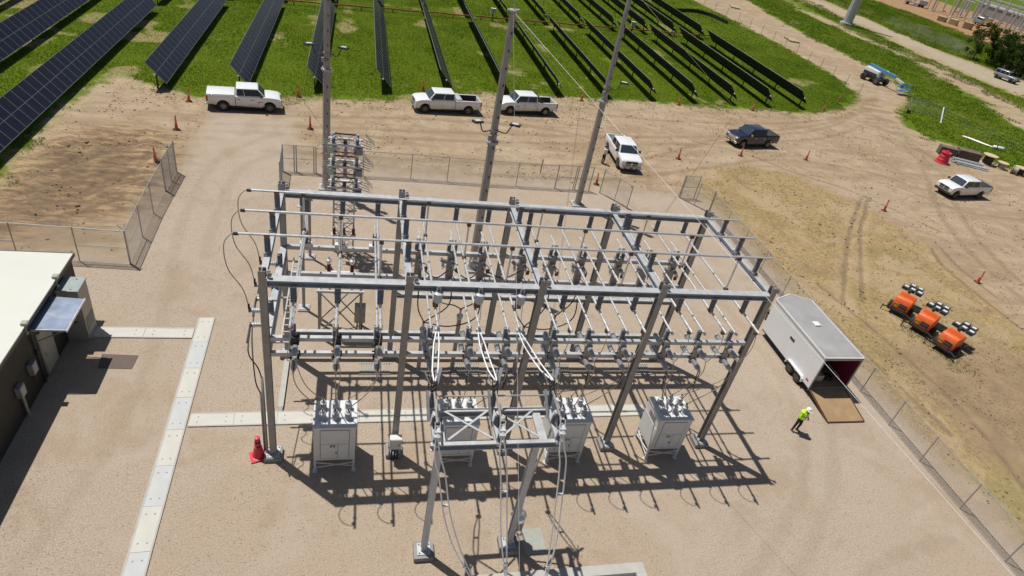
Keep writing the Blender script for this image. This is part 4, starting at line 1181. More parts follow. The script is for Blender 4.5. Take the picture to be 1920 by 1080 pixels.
def frame_switch():
    t = thing('air_switch', 'x', 'switch', local=True, group='air switches on the foreground frame')
    MB().bar((0, -0.95, 0.02), (0, 0.95, 0.02), 0.14, 0.14).build('base_channel', 'galv', t)
    for y in (-0.75, 0.0, 0.72):
        part_of(INS, 'insulator', t, (0, y, 0.09), (R(12 if y < 0.3 else -8), 0, 0))
    b = MB().box((0, -0.9, 0.72), (0.2, 0.22, 0.12)).bar((-0.07, -0.98, 0.7), (-0.09, -0.75, 0.98), 0.03, 0.05).bar((0.07, -0.98, 0.7), (0.09, -0.75, 0.98), 0.03, 0.05)
    b.cyl((0, -1.0, 0.7), (0, -1.12, 0.62), 0.07, n=8)
    b.build('front_terminal', 'ins_lt', t)
    MB().bar((-0.12, -0.8, 0.72), (-0.13, -0.6, 1.02), 0.05, 0.08).bar((0.12, -0.8, 0.72), (0.13, -0.6, 1.02), 0.05, 0.08).bar((-0.15, -0.7, 0.85), (0.15, -0.7, 0.85), 0.06, 0.06).build('hinge_block', 'black', t)
    b = MB()
    for k in range(3):
        b.bar((-0.06, 0.66 + 0.1 * k, 0.7 + 0.1 * k), (0.07, 0.72 + 0.1 * k, 0.82 + 0.1 * k), 0.05, 0.06)
    b.bar((-0.08, 0.55, 0.68), (-0.09, 1.05, 1.15), 0.03, 0.06).bar((0.08, 0.55, 0.68), (0.09, 1.05, 1.15), 0.03, 0.06)
    b.build('jaw', 'black', t)
    b = MB().bar((0.0, -0.8, 0.78), (0.02, 0.7, 0.84), 0.06, 0.06).box((0.16, 0.2, 0.5), (0.06, 0.3, 0.3)).bar((-0.15, 0.1, 0.1), (-0.2, 0.85, 0.8), 0.1, 0.03)
    b.build('blade', 'galv_dk', t)
    b = MB().bar((0.1, 0.95, 0.9), (0.22, 1.25, 1.45), 0.12, 0.03).bar((-0.12, 1.0, 0.95), (-0.3, 1.2, 1.3), 0.03, 0.03).bar((0.05, 1.0, 1.0), (0.1, 1.35, 1.3), 0.03, 0.03)
    b.build('arcing_horn', 'galv', t)
    return t
FSW = frame_switch()
for i, x in enumerate((5.75, 7.87, 9.92)):
    place(FSW, (x, -4.35, 6.5), 0, f'air switch on top of the foreground frame, {["leftmost", "middle one", "rightmost"][i]} of three', i == 0)
# twin bright cables
def twin(p, label, off=0.09, ks=(0.5,)):
    c = spline(p, 8)
    t = thing('twin_cable', label, 'cable', p[0])
    for s_ in (-1, 1):
        MB().tube([(q.x + s_ * off * min(1, 0.25 + 3 * k / len(c), 0.25 + 3 * (1 - k / (len(c) - 1))), q.y, q.z) for k, q in enumerate(c)], 0.028, 6).build('conductor', 'alu_w', t, True)
    for k in ks:
        q = c[int(len(c) * k)]
        MB().box(q, (0.2, 0.07, 0.06)).build('spacer', 'ins_lt', t)
    MB().box(p[0], (0.2, 0.14, 0.1)).build('end_clamp', 'ins_lt', t)
for i, (x0, x1) in enumerate(((6.0, 5.78), (7.5, 7.9), (9.0, 9.95))):
    nm = ['left', 'middle', 'right'][i]
    twin([(x0, -1.3, 8.15), (x0 + (x1 - x0) * 0.33, -2.0, 7.85), (x0 + (x1 - x0) * 0.68, -2.75, 7.65), (x1, -3.4, 7.62)], f'twin bright cable dropping from the tubes to the {nm} foreground switch', 0.1, (0.5,))
TW = [[(5.72, -5.42, 7.15), (5.80, -5.6, 6.4), (6.02, -5.75, 5.6), (6.33, -6.1, 4.0), (6.83, -6.43, 2.46), (7.6, -6.85, 0.9)],
      [(7.85, -5.42, 7.15), (7.95, -5.6, 6.4), (8.13, -5.8, 5.35), (8.42, -6.3, 3.04), (8.76, -6.82, 0.9)],
      [(9.88, -5.42, 7.15), (9.98, -5.6, 6.5), (10.1, -5.75, 5.9), (10.24, -6.08, 4.2), (10.38, -6.43, 2.03), (10.27, -6.85, 0.6)]]
for i, p in enumerate(TW):
    twin(p, f'twin bright cable sweeping from the {["left", "middle", "right"][i]} foreground switch to the concrete pit', 0.11, (0.55, 0.9))
# concrete pit at the bottom edge
pit = thing('containment_pit', 'pale concrete pit wall at the bottom edge of the view', 'concrete pit', (11, -8, 0))
MB().mm((5.0, -6.62, -0.4), (14.58, -6.2, 0.32)).build('wall', 'conc', pit)
MB().mm((14.16, -11, -0.4), (14.58, -6.623, 0.318)).build('wall', 'conc', pit)
MB().mm((5.0, -11, -0.4), (5.42, -6.623, 0.318)).build('wall', 'conc', pit)
MB().mm((5.42, -11, 0.012), (14.158, -6.623, 0.02)).build('floor', 'conc', pit)
# ------------------------------------------------------------------ control building at the left edge
bd = thing('control_building', 'dark walled control building with flat cream white roof at left edge', 'building', (-10, 0, 0))
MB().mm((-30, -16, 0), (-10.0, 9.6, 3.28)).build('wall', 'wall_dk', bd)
MB().mm((-30.2, -16.2, 3.30), (-9.9, 9.72, 3.40)).build('roof', 'roofwhite', bd)
MB().mm((-9.9, -16.2, 3.24), (-9.86, 9.76, 3.42)).mm((-30.2, 9.72, 3.24), (-9.903, 9.76, 3.42)).build('roof_trim', 'trim', bd)
dr = MB().mm((-9.998, 5.0, 0.1), (-9.94, 6.0, 2.3)).build('door', 'door', bd)
MB().mm((-9.94, 5.08, 1.05), (-9.9, 5.14, 1.2)).build('door_handle', 'chrome', dr)
MB().mm((-9.998, 4.9, 0.1), (-9.95, 4.985, 2.4)).mm((-9.998, 6.015, 0.1), (-9.95, 6.1, 2.4)).build('door_frame', 'hvac', bd)
cn = MB().poly([(-9.98, 4.62, 2.98), (-8.63, 4.58, 2.9), (-8.63, 6.84, 2.9), (-9.98, 6.88, 2.98)], 0.05).build('door_canopy', 'canopy', bd)
MB().mm((-8.632, 4.56, 2.83), (-8.60, 6.86, 2.93)).mm((-9.98, 4.545, 2.88), (-8.632, 4.58, 2.98)).build('canopy_edge', 'alu', cn)
for y in (4.62, 6.84):
    MB().bar((-9.99, y, 2.2), (-8.8, y, 2.84), 0.04, 0.04).build('canopy_strut', 'galv_dk', bd)
hv = thing('air_conditioner', 'tall tan wall air conditioner cabinet beside the building door', 'air conditioner', (-9.6, 7.95, 0))
MB().mm((-9.982, 7.38, 0.0), (-9.1, 8.45, 2.86)).build('casing', 'hvac', hv)
MB().mm((-9.982, 7.34, 2.862), (-9.06, 8.49, 2.92)).build('lid', 'hvac_top', hv)
MB().mm((-9.75, 7.345, 1.1), (-9.4, 7.378, 1.14)).build('slot', 'black', hv)
b = MB()
for k in range(9):
    b.mm((-9.098, 7.5, 0.5 + k * 0.08), (-9.08, 8.33, 0.54 + k * 0.08))
b.build('louvre', 'hvac', hv)
b = MB().cyl((-9.4, 7.5, 2.92), (-9.4, 7.5, 2.96), 0.03, n=6).cyl((-9.4, 8.3, 2.92), (-9.4, 8.3, 2.96), 0.03, n=6)
b.build('lifting_eye', 'galv_dk', hv)
for i, y in enumerate((7.45, 4.15)):
    t = thing('roof_floodlight', ['pale floodlight on the roof edge above the air conditioner', 'pale floodlight on the roof edge nearer the camera than the door canopy'][i], 'floodlight', (-9.85, y, 3.2), local=True)
    MB().cyl((0, 0, -0.1), (-0.02, 0.0, 0.38), 0.03, n=6).box((0.02, 0, -0.06), (0.06, 0.14, 0.1)).build('bracket', 'door', t)
    MB().box((0.02, 0.0, 0.45), (0.2, 0.24, 0.14)).build('housing', 'door', t)
    MB().mm((0.121, -0.09, 0.4), (0.13, 0.09, 0.5)).build('lens', 'lamp', t)
for i, (y, z) in enumerate(((3.8, 1.55), (2.55, 1.45))):
    t = thing('wall_box', ['grey electrical box on the dark building wall, nearer the door', 'grey electrical box with a pipe to the ground on the dark building wall'][i], 'wall box', (-9.98, y, z), local=True)
    MB().mm((0, -0.2, -0.28), (0.2, 0.2, 0.28)).build('case', 'galv_dk', t)
    MB().mm((0.202, -0.17, -0.25), (0.215, 0.17, 0.25)).build('cover', 'galv', t)
    MB().box((0.225, 0.06, 0.05), (0.02, 0.06, 0.06)).build('latch', 'lamp', t)
    if i:
        MB().cyl((0.1, 0, -0.28), (0.1, 0, -z), 0.055, n=8).build('pipe', 'door', t, 'auto')
    else:
        MB().cyl((0.1, 0, -0.28), (0.1, 0, -0.75), 0.03, n=8).build('pipe', 'ins_red', t, 'auto')
b = MB().tube(spline([(-9.9, 4.4, 3.45), (-9.85, 4.42, 3.3), (-9.93, 4.5, 3.0), (-9.95, 4.55, 1.9), (-9.95, 4.55, 0.0)], 5), 0.035, 6)
b.box((-9.93, 4.55, 1.75), (0.1, 0.16, 0.22))
one(b, 'wall_conduit', 'plastic', 'dark conduit running down the building wall beside the door', 'conduit', (-9.95, 4.5, 0))
one(MB().poly([(-8.3, 6.38, 0.022), (-8.2, 5.42, 0.022), (-6.78, 5.36, 0.022), (-6.73, 6.29, 0.022)], 0.016), 'brown_patch', 'patch_br', 'flat brown patch on the gravel in front of the building door', 'mat', (-7.5, 5.9, 0))  # thin flat patch of darker brown laid over the gravel

# ------------------------------------------------------------------ behind the structure: transformer stand, posts, lattice tower
ts = thing('transformer_stand', 'braced steel stand carrying a small white transformer behind the left bay', 'transformer stand', (2.45, 8.35, 0))
for x in (1.42, 3.48):
    for y in (7.82, 8.9):
        MB().mm((x - 0.06, y - 0.06, 0), (x + 0.06, y + 0.06, 2.9)).build('leg', 'galv_dk', ts)
for y in (7.82, 8.9):
    MB().bar((1.3, y, 2.97), (3.6, y, 2.97), 0.12, 0.12).build('rail', 'galv', ts)
    MB().bar((1.5, y + 0.02, 0.4), (2.45, y + 0.02, 1.6), 0.04, 0.06).bar((3.4, y + 0.02, 0.4), (2.45, y + 0.02, 1.6), 0.04, 0.06).bar((1.5, y + 0.05, 2.8), (2.45, y + 0.05, 1.6), 0.04, 0.06).bar((3.4, y + 0.05, 2.8), (2.45, y + 0.05, 1.6), 0.04, 0.06).build('brace', 'galv_dk', ts)
for x in (1.42, 3.48):
    MB().bar((x, 7.88, 2.97), (x, 8.84, 2.97), 0.1, 0.1).build('rail', 'galv', ts)
    MB().bar((x, 7.9, 0.5), (x, 8.8, 2.6), 0.05, 0.04).bar((x + 0.045, 8.8, 0.5), (x + 0.045, 7.9, 2.6), 0.05, 0.04).build('brace', 'galv_dk', ts)
tr = thing('service_transformer', 'small white round ended transformer with two red bushings on the stand', 'transformer', (2.5, 8.4, 3.05))
MB().lathe((1.62, 8.4, 3.42), (1, 0, 0), [(0, 0.15), (0.08, 0.3), (0.2, 0.36), (1.5, 0.36), (1.62, 0.3), (1.7, 0.15)], 16).build('tank', 'cab', tr, 'auto')
MB().mm((1.7, 8.2, 3.035), (1.85, 8.6, 3.15)).mm((3.05, 8.2, 3.035), (3.2, 8.6, 3.15)).build('cradle', 'galv_dk', tr)
for x in (1.86, 2.98):
    o = part_of(INS_R, 'bushing', tr, (x - 2.5, 0, 0.7))
    b = MB().lathe((x, 8.4, 4.3), (0, 0, 1), [(0, 0.1), (0.1, 0.14), (0.2, 0.14), (0.26, 0.06), (0.4, 0.03)], 10)
    b.build('bushing_cap', 'alu', tr, 'auto')
for i, (x, y, h) in enumerate(((0.47, 15.3, 4.0), (0.48, 10.2, 6.4))):
    t = thing('support_post', ['brown steel support post on a square base plate, farther of two behind the left bay', 'tall brown steel support post just behind the left bay, nearer of two'][i], 'support post', (x, y, 0))
    MB().cyl((x, y, 0.1), (x, y, h), 0.085, n=10).build('pole', 'galv_dk', t, 'auto')
    MB().mm((x - 0.3, y - 0.3, -0.1), (x + 0.3, y + 0.3, 0.1)).build('concrete_pier', 'conc', t)
    MB().mm((x - 0.24, y - 0.24, 0.102), (x + 0.24, y + 0.24, 0.14)).build('base_plate', 'galv', t)
    MB().mm((x - 0.2, y - 0.14, h), (x + 0.2, y + 0.14, h + 0.04)).build('cap_plate', 'galv', t)
    part_of(INS, 'insulator', t, (0, 0, h + 0.04))
tw = thing('lattice_tower', 'braced lattice tower behind the left bay carrying stacked switches', 'lattice tower', (2.4, 16.5, 0))
for x in (1.8, 3.0):
    for y in (16.2, 16.8):
        MB().mm((x - 0.05, y - 0.05, 0.0), (x + 0.05, y + 0.05, 7.7)).build('leg', 'galv', tw)
for k in range(8):
    z = 0.2 + k * 0.93
    for y in (16.2, 16.8):
        MB().bar((1.86, y, z), (2.94, y, z + 0.93), 0.025, 0.04).bar((1.86, y + 0.04, z + 0.93), (2.94, y + 0.04, z), 0.025, 0.04).bar((1.86, y - 0.03, z), (2.94, y - 0.03, z), 0.04, 0.05).build('brace', 'galv', tw)
    for x in (1.8, 3.0):
        MB().bar((x, 16.26, z), (x, 16.74, z + 0.93), 0.05, 0.03).build('brace', 'galv', tw)
def gang():
    t = thing('gang_switch', 'x', 'switch', local=True, group='gang switches stacked on the lattice tower')
    MB().bar((-0.95, -0.42, 0), (1.0, -0.42, 0), 0.1, 0.12).bar((-0.95, 0.42, 0), (1.0, 0.42, 0), 0.1, 0.12).build('cross_arm', 'cab', t)
    for sx in (-0.72, 0.74):
        MB().box((sx, -0.46, -0.28), (0.5, 0.3, 0.36)).build('mechanism_box', 'galv' if sx < 0 else 'ins', t)
        for y in (-0.5, 0.1):
            part_of(INS_S, 'insulator', t, (sx * 0.9, y, 0.06))
        b = MB()
        for k in range(4):
            b.bar((sx * 0.62, -0.55 + k * 0.16, 0.1 + k * 0.03), (sx * 1.15, -0.55 + k * 0.16, 0.1 + k * 0.03), 0.07, 0.05)
        b.build('contact_stack', 'cab', t)
    b = MB()
    for k in range(4):
        b.bar((0.85, -0.5 + 0.2 * k, 0.05 + 0.08 * k), (1.45, -0.62 + 0.2 * k, -0.06 + 0.05 * k), 0.03, 0.04)
        b.bar((1.1, -0.6 + 0.2 * k, 0.75 - 0.04 * k), (1.62, -0.75 + 0.2 * k, 0.2), 0.02, 0.02)
    b.build('arcing_rod', 'rail', t)
    b = MB()
    for k in range(3):
        b.bar((-0.85, -0.4 + 0.3 * k, 0.05), (-1.3, -0.5 + 0.3 * k, 0.0), 0.03, 0.04)
    b.bar((-1.05, -0.5, -0.2), (-1.05, -0.4, 0.75), 0.08, 0.06)
    b.build('side_rod', 'rail', t)
    MB().bar((-0.6, -0.66, -0.32), (0.6, -0.66, -0.32), 0.06, 0.05).build('red_bar', 'ins_red', t)
    MB().bar((-0.55, -0.3, 0.62), (0.55, -0.3, 0.62), 0.07, 0.07).box((0, -0.4, 0.2), (0.2, 0.2, 0.24)).build('rotor_shaft', 'plastic', t)
    part_of(INS_L, 'insulator', t, (0.02, -0.3, -0.7))
    return t
GS = gang()
for i, z in enumerate((4.55, 5.9, 7.25)):
    place(GS, (2.4, 16.4, z), 0, f'{["lowest", "middle", "topmost"][i]} of three gang switches stacked on the lattice tower', i == 0)
for i, x in enumerate((1.85, 2.42, 3.0)):
    t = thing('surge_arrester', f'brown red surge arrester low on the lattice tower, {nth(i, 3)} of three', 'arrester', (x, 15.95, 1.35), local=True, group='arresters')
    part_of(INS_R, 'body', t)
    MB().cyl((0, 0, 0.55), (0, 0, 0.75), 0.025, n=6).build('terminal', 'bronze', t)
    MB().box((0, 0.1, -0.03), (0.3, 0.35, 0.05)).build('shelf', 'cab', t)

# ------------------------------------------------------------------ masts, ropes and overhead wires
def floodlight(parent, base, d, name='floodlight'):
    b = MB().tube(spline([base, (base[0] + d * 0.45, base[1] - 0.1, base[2] - 0.05), (base[0] + d * 0.62, base[1] - 0.15, base[2] + 0.25), (base[0] + d * 0.7, base[1] - 0.2, base[2] + 0.45)], 5), 0.035, 6)
    a = b.build(name, 'plastic', parent, True)
    h = MB()
    c = Vector((base[0] + d * 0.82, base[1] - 0.28, base[2] + 0.52))
    h.bar(c + Vector((-d * 0.22, 0.12, 0.02)), c + Vector((d * 0.3, -0.18, 0.06)), 0.34, 0.1)
    h.build('lamp_head', 'plastic', a)
    h = MB()
    h.bar(c + Vector((-d * 0.12, 0.06, 0.06)), c + Vector((d * 0.2, -0.12, 0.085)), 0.22, 0.1)
    h.build('lamp_cover', 'lamp', a)
def mast(x, y, h, zf, zl, sides, label):
    t = thing('lightning_mast', label, 'mast', (x, y, 0))
    MB().mm((x - 0.5, y - 0.5, -0.1), (x + 0.5, y + 0.5, 0.15)).build('concrete_pier', 'conc', t)
    MB().cyl((x, y, 0.152), (x, y, 0.2), 0.4, n=8).build('base_plate', 'galv_dk', t)
    MB().cyl((x, y, 0.2), (x, y, zf), 0.27, 0.235, 8).build('lower_section', 'mast', t)
    MB().cyl((x, y, zf + 0.06), (x, y, h), 0.215, 0.17, 8).build('upper_section', 'mast', t)
    for k in range(int(h / 0.9)):
        z = 1.2 + k * 0.9
        if z < h - 0.3 and abs(z - zf) > 0.3:
            rr = 0.27 - 0.035 * z / zf if z < zf else 0.215 - 0.045 * (z - zf) / (h - zf)
            MB().mm((x + 0.05, y - rr - 0.035, z), (x + 0.1, y - rr + 0.03, z + 0.12)).build('step_lug', 'plastic', t)
    b = MB().cyl((x, y, zf - 0.02), (x, y, zf + 0.06), 0.36, n=12)
    for k in range(8):
        a = k * math.pi / 4 + 0.39
        b.mm((x + 0.3 * math.cos(a) - 0.03, y + 0.3 * math.sin(a) - 0.03, zf - 0.12), (x + 0.3 * math.cos(a) + 0.03, y + 0.3 * math.sin(a) + 0.03, zf + 0.15))
    b.build('flange', 'galv', t)
    b = MB().cyl((x, y, h), (x, y, h + 0.08), 0.22, n=8).bar((x - 0.3, y, h + 0.04), (x + 0.3, y, h + 0.1), 0.12, 0.06).cyl((x, y, h + 0.08), (x, y, h + 1.2), 0.02, 0.008, 6)
    b.build('top_cap', 'galv', t)
    MB().cyl((x, y, zl - 0.07), (x, y, zl + 0.07), 0.25, n=12).mm((x - 0.34, y - 0.34, zl - 0.5), (x - 0.16, y - 0.2, zl - 0.2)).build('lamp_bracket', 'galv_dk', t)
    for d in sides:
        floodlight(t, (x + d * 0.2, y - 0.05, zl), d)
mast(1.0, 24.5, 16.4, 8.66, 9.7, (-1, 1), 'tall tapered steel mast with two floodlights, leftmost of three')
mast(10.48, 14.7, 15.8, 8.75, 9.45, (-1, 1), 'tall tapered steel mast with pointed cap rising behind the structure, middle of three')
mast(20.35, 24.5, 16.4, 8.55, 9.55, (1,), 'tall tapered steel mast with one floodlight, rightmost of three')
def line(p0, p1, r, sag, name, m_, label, cat):
    p0 = Vector(p0); p1 = Vector(p1)
    pts = [p0.lerp(p1, k / 20) - Vector((0, 0, sag * 4 * (k / 20) * (1 - k / 20))) for k in range(21)]
    one(MB().tube(pts, r, 5), name, m_, label, cat, p1, smooth=True)
line((1.0, 24.5, 16.2), (-2.0, 42.0, 0), 0.016, 0, 'guy_rope', 'rope', 'pale green guy rope from the leftmost mast to the field edge', 'rope')
line((10.48, 14.7, 15.75), (28.0, 50.6, 0), 0.016, 0, 'guy_rope', 'rope', 'pale green guy rope from the middle mast to the field edge', 'rope')
line((20.35, 24.5, 16.2), (49.4, 52.6, 0), 0.016, 0, 'guy_rope', 'rope', 'pale guy rope from the rightmost mast across the solar rows', 'rope')
line((10.48, 14.7, 15.8), (4.93, -31.2, 0), 0.0055, 0, 'guy_wire', 'rail', 'thin bright wire from the middle mast down past the foreground frame', 'wire')
line((10.48, 14.7, 15.8), (33.45, -41.6, 0), 0.0075, 0, 'guy_wire', 'wire_w', 'thin bright wire from the middle mast past the trailer to the lower right', 'wire')

# ------------------------------------------------------------------ chain link fences
def link_mesh(a, b_, h, s_=0.11, r=0.0035):
    """two families of slanted wires between two ground points"""
    a = Vector(a); b_ = Vector(b_)
    L_ = (b_ - a).length
    d = (b_ - a) / L_
    mb = MB()
    n = int((L_ + h) / s_)
    for k in range(1, n):
        o = k * s_ - h
        u0, z0 = (o, 0.0) if o >= 0 else (0.0, -o)
        u1 = min(L_, o + h); z1 = u1 - o
        if z0 >= h or u1 <= u0:
            continue
        for f in (False, True):
            q0, q1 = (u0, u1) if not f else (L_ - u0, L_ - u1)
            mb.cyl(a + d * q0 + Vector((0, 0, z0 + 0.04)), a + d * q1 + Vector((0, 0, z1 + 0.04)), r, r, 3, False)
    return mb
def fence(pts, h, label, arms=None, mid=(), m_post='rail', m_top='rail', group=None, wires=True, top=True, cell=0.12, wr=0.0045):
    t = thing('chain_link_fence', label, 'fence', (*pts[0], 0), group=group)
    for i, p in enumerate(pts):
        e = i in (0, len(pts) - 1)
        MB().cyl((p[0], p[1], -0.1), (p[0], p[1], h + 0.05), 0.045 if e else 0.032, n=6).build('post', m_post, t)
        if arms is not None:
            MB().bar((p[0], p[1], h), (p[0] + arms[0] * 0.32, p[1] + arms[1] * 0.32, h + 0.32), 0.03, 0.03).build('barb_arm', m_post, t)
    for i in range(len(pts) - 1):
        a, b_ = pts[i], pts[i + 1]
        if top:
            MB().cyl((*a, h), (*b_, h), 0.022, n=6).build('top_rail', m_top, t)
        MB().cyl((*a, 0.06), (*b_, 0.06), 0.006, n=4).build('tension_wire', 'mesh', t)
        if i in mid:
            MB().cyl((*a, h * 0.5), (*b_, h * 0.5), 0.022, n=6).build('mid_rail', m_top, t)
        if wires:
            link_mesh((*a, 0), (*b_, 0), h - 0.05, cell, wr).build('mesh_panel', 'mesh', t)
        if arms is not None:
            b = MB()
            for k in (0.12, 0.22, 0.32):
                b.cyl((a[0] + arms[0] * k, a[1] + arms[1] * k, h + k), (b_[0] + arms[0] * k, b_[1] + arms[1] * k, h + k), 0.003, n=3)
            b.build('barbed_wire', 'mesh', t)
    return t
fence([(-22, 14.4), (-18.4, 14.3), (-14.6, 14.2), (-11.6, 14.05), (-9.05, 13.9)], 2.15, 'chain link fence with bright rails behind the control building', (0, 0.9), (3, 1), 'rail', 'rail_w')
fence([(-9.07, 13.98), (-9.15, 16.8), (-9.22, 19.6), (-9.2, 22.6)], 2.15, 'chain link fence running away from the corner left of the drive', (-0.9, 0), (0,))
fence([(-9.2, 22.65), (-9.17, 24.1), (-9.14, 25.5)], 2.3, 'double mesh gate leaf at the far end of the left fence', None, (0, 1), cell=0.07)
fence([(-2.2, 26.8), (-1.4, 26.85)], 2.1, 'narrow fence panel left of the paired gate posts at the back fence', None, (0,))
fence([(-1.25, 26.85), (0.0, 26.85)], 2.1, 'small gate in the back fence beside the leftmost mast', None, (0,))
fence([(-2.2, 26.7), (-2.15, 25.3), (-2.1, 23.9)], 2.1, 'short fence wing coming forward at the left end of the back fence', None, ())
fence([(0.15, 26.85), (3.6, 26.95), (7.24, 27.05), (10.1, 27.04), (13.0, 27.04), (15.75, 27.1), (19.1, 27.15)], 2.05, 'long chain link back fence between the yard and the dirt road', None, (), top=True)
fence([(19.1, 27.2), (20.7, 27.2)], 2.1, 'fence panel with middle rail left of the rightmost mast', None, (0,))
fence([(20.85, 27.2), (22.1, 27.15)], 2.15, 'narrow walk gate beside the rightmost mast', None, (0,))
fence([(23.0, 26.9), (23.9, 25.6), (24.6, 24.4)], 2.05, 'short fence wing angled forward right of the walk gate', None, ())
fence([(30.45, 27.1), (31.9, 27.1)], 2.1, 'narrow gate panel at the corner by the straw slope', None, (0,))
fence([(30.5, 27.0), (31.35, 25.8), (32.1, 24.55)], 2.05, 'open gate leaf angled from the corner by the straw slope', None, ())
fence([(32.15, y) for y in (24.5, 21.6, 18.7, 15.7, 12.6, 9.6, 6.5, 3.4, 0.8, -1.7, -4.6, -7.4, -10.2)], 1.85, 'long chain link fence beside the white trailer down the right side', None, ())
# thin posted field fence and the broken one by the junk heap
def wire_fence(pts, h, label, n_w=4, m_='galv_dk'):
    t = thing('wire_fence', label, 'fence', (*pts[0], 0))
    for p in pts:
        MB().cyl((p[0], p[1], -0.1), (p[0] + random.uniform(-0.04, 0.04), p[1], h), 0.04, n=5).build('post', m_, t)
    for k in range(n_w):
        z = h * (k + 0.8) / n_w - 0.1
        MB().tube([(p[0], p[1], z) for p in pts], 0.004, 3).build('wire', 'mesh', t)
wire_fence([(77.2 + (3.2 * math.sin((y - 66) / 60 * math.pi)) * 0.9 + (y - 66) * -0.004, y) for y in np.arange(66, 134, 4.4)], 1.9, 'long line of thin posts and wires along the right of the solar field', 6)
fence([(83.0, 62.0), (85.0, 60.9), (86.7, 59.0)], 1.9, 'bent chain link fence with leaning rail on the grass by the junction', None, (), cell=0.16, wr=0.005)
wire_fence([(86.7, 58.9), (87.6, 55.4), (88.6, 52.0), (89.4, 48.9), (90.2, 45.8), (91.0, 42.5)], 1.7, 'sparse wire fence behind the cable reels', 4)
t = thing('mesh_gate', 'small mesh gate leaf leaning at the end of the bent fence', 'gate', (82.2, 61.0, 0))
b = MB()
for a, c in (((81.4, 60.2, 0.1), (83.0, 62.0, 0.1)), ((81.4, 60.2, 1.7), (83.0, 62.0, 1.7)), ((81.4, 60.2, 0.1), (81.4, 60.2, 1.7)), ((83.0, 62.0, 0.1), (83.0, 62.0, 1.7))):
    b.cyl(a, c, 0.04, n=6)
b.build('gate_frame', 'rail', t)
link_mesh((81.4, 60.2, 0), (83.0, 62.0, 0), 1.7, 0.09, 0.012).build('mesh_panel', 'galv', t)
b = MB().cyl((86.4, 59.2, 1.7), (84.6, 56.6, 0.1), 0.09, n=6)
one(b, 'fence_pole', 'rail_w', 'pale loose pole leaning from the bent fence onto the grass', 'pole', (84.6, 56.6, 0))
# ------------------------------------------------------------------ solar tracker rows
PL, PW = 2.28, 1.134
def module_mesh():
    b = MB()
    b.mm((-PL / 2 + 0.03, -PW / 2 + 0.03, 0.0), (PL / 2 - 0.03, PW / 2 - 0.03, 0.028))
    b.mat(1)
    for s_ in (-1, 1):
        b.mm((s_ * PL / 2, -PW / 2, 0.0), (s_ * (PL / 2 - 0.03), PW / 2, 0.035))
        b.mm((-PL / 2 + 0.035, s_ * PW / 2, 0.0), (PL / 2 - 0.035, s_ * (PW / 2 - 0.018), 0.0345))
    b.mm((-0.012, -PW / 2 + 0.03, 0.0282), (0.012, PW / 2 - 0.03, 0.031))
    b.mat(2)
    b.mm((-PL / 2 + 0.004, -PW / 2 + 0.004, -0.014), (PL / 2 - 0.004, PW / 2 - 0.004, -0.001))
    return b.mesh('solar_panel', ['pv', 'pvframe', 'pvback'])
MOD = module_mesh()
POST = MB().ibeam((0, 0, -0.1), (0, 0, 1.42), 0.1, 0.14, 0.02, (0, 1, 0)).mm((-0.12, -0.1, 1.36), (0.12, 0.1, 1.46)).mesh('pile', 'pvpost')
TILT = R(49)
def solar_row(x, y0, y1, label):
    n = int((y1 - y0) / 1.155)
    t = thing('solar_row', label, 'solar row', (x, y0, 0), local=True, group='solar tracker rows')
    ca, sa = math.cos(TILT), math.sin(TILT)
    for k in range(n):
        part_of(MOD, 'solar_panel', t, (0.06 * sa, 0.58 + k * 1.155, 1.52 + 0.06 * ca), (0, TILT, 0))
    MB().cyl((0, -0.1, 1.46), (0, n * 1.155 + 0.1, 1.46), 0.065, n=8).build('torque_tube', 'pvpost', t, 'auto')
    for k in range(int(n * 1.155 / 6.6) + 1):
        part_of(POST, 'pile', t, (0, 0.35 + k * 6.6, 0))
    MB().cyl((0, -0.1, 1.46), (0, -0.22, 1.46), 0.09, n=8).build('end_cap', 'lamp', t)
ROWS = [(-33.2, 20.0, 66, None), (-26.75, 17.0, 70.5, None), (-20.3, 12.0, 66.5, 72), (-13.85, 40.5, 73.0, 82), (-7.45, 42.3, 75.2, 84), (-1.0, 44.2, 76.5, 88), (5.42, 45.8, 77.8, 90), (11.95, 47.6, 79.4, 94), (18.45, 49.2, 80.8, 97),
        (25.0, 50.6, 82.0, 101), (31.3, 51.8, 83.2, 105), (37.5, 52.9, 84.2, 108), (43.5, 53.8, 85.0, 112), (49.5, 54.8, 86.0, 115), (55.2, 55.6, 87.0, 118), (60.9, 56.4, 87.8, 121)]
for i, (x, a, b_, far) in enumerate(ROWS):
    nm = nth(i, len(ROWS))
    solar_row(x, a, b_ - 0.4, f'tilted solar panel row nearer the dirt road, {nm} of sixteen')
    if far:
        solar_row(x, b_ + 1.6, far, f'tilted solar panel row beyond the red pipe, {nth(i - 2, len(ROWS) - 2)} of fourteen')
pp = [(-36, 69.5, 0.55)] + [(x, 77.6 + (x - 0.5) * 0.213 + 0.25 * math.sin(x), 0.55) for x in np.arange(-32, 66, 2.2)]
t = thing('red_pipe', 'rust red pipe run crossing behind the near solar rows', 'pipe', (0, 77.5, 0))
MB().tube(pp, 0.075, 6).build('pipe', 'rust', t, True)
MB().tube([(p[0], p[1] + 0.25, p[2] - 0.12) for p in pp], 0.05, 6).build('pipe', 'rust', t, True)
for p in pp[1::2]:
    MB().mm((p[0] - 0.05, p[1] + 0.02, -0.1), (p[0] + 0.05, p[1] + 0.2, 0.5)).build('support', 'rust', t)
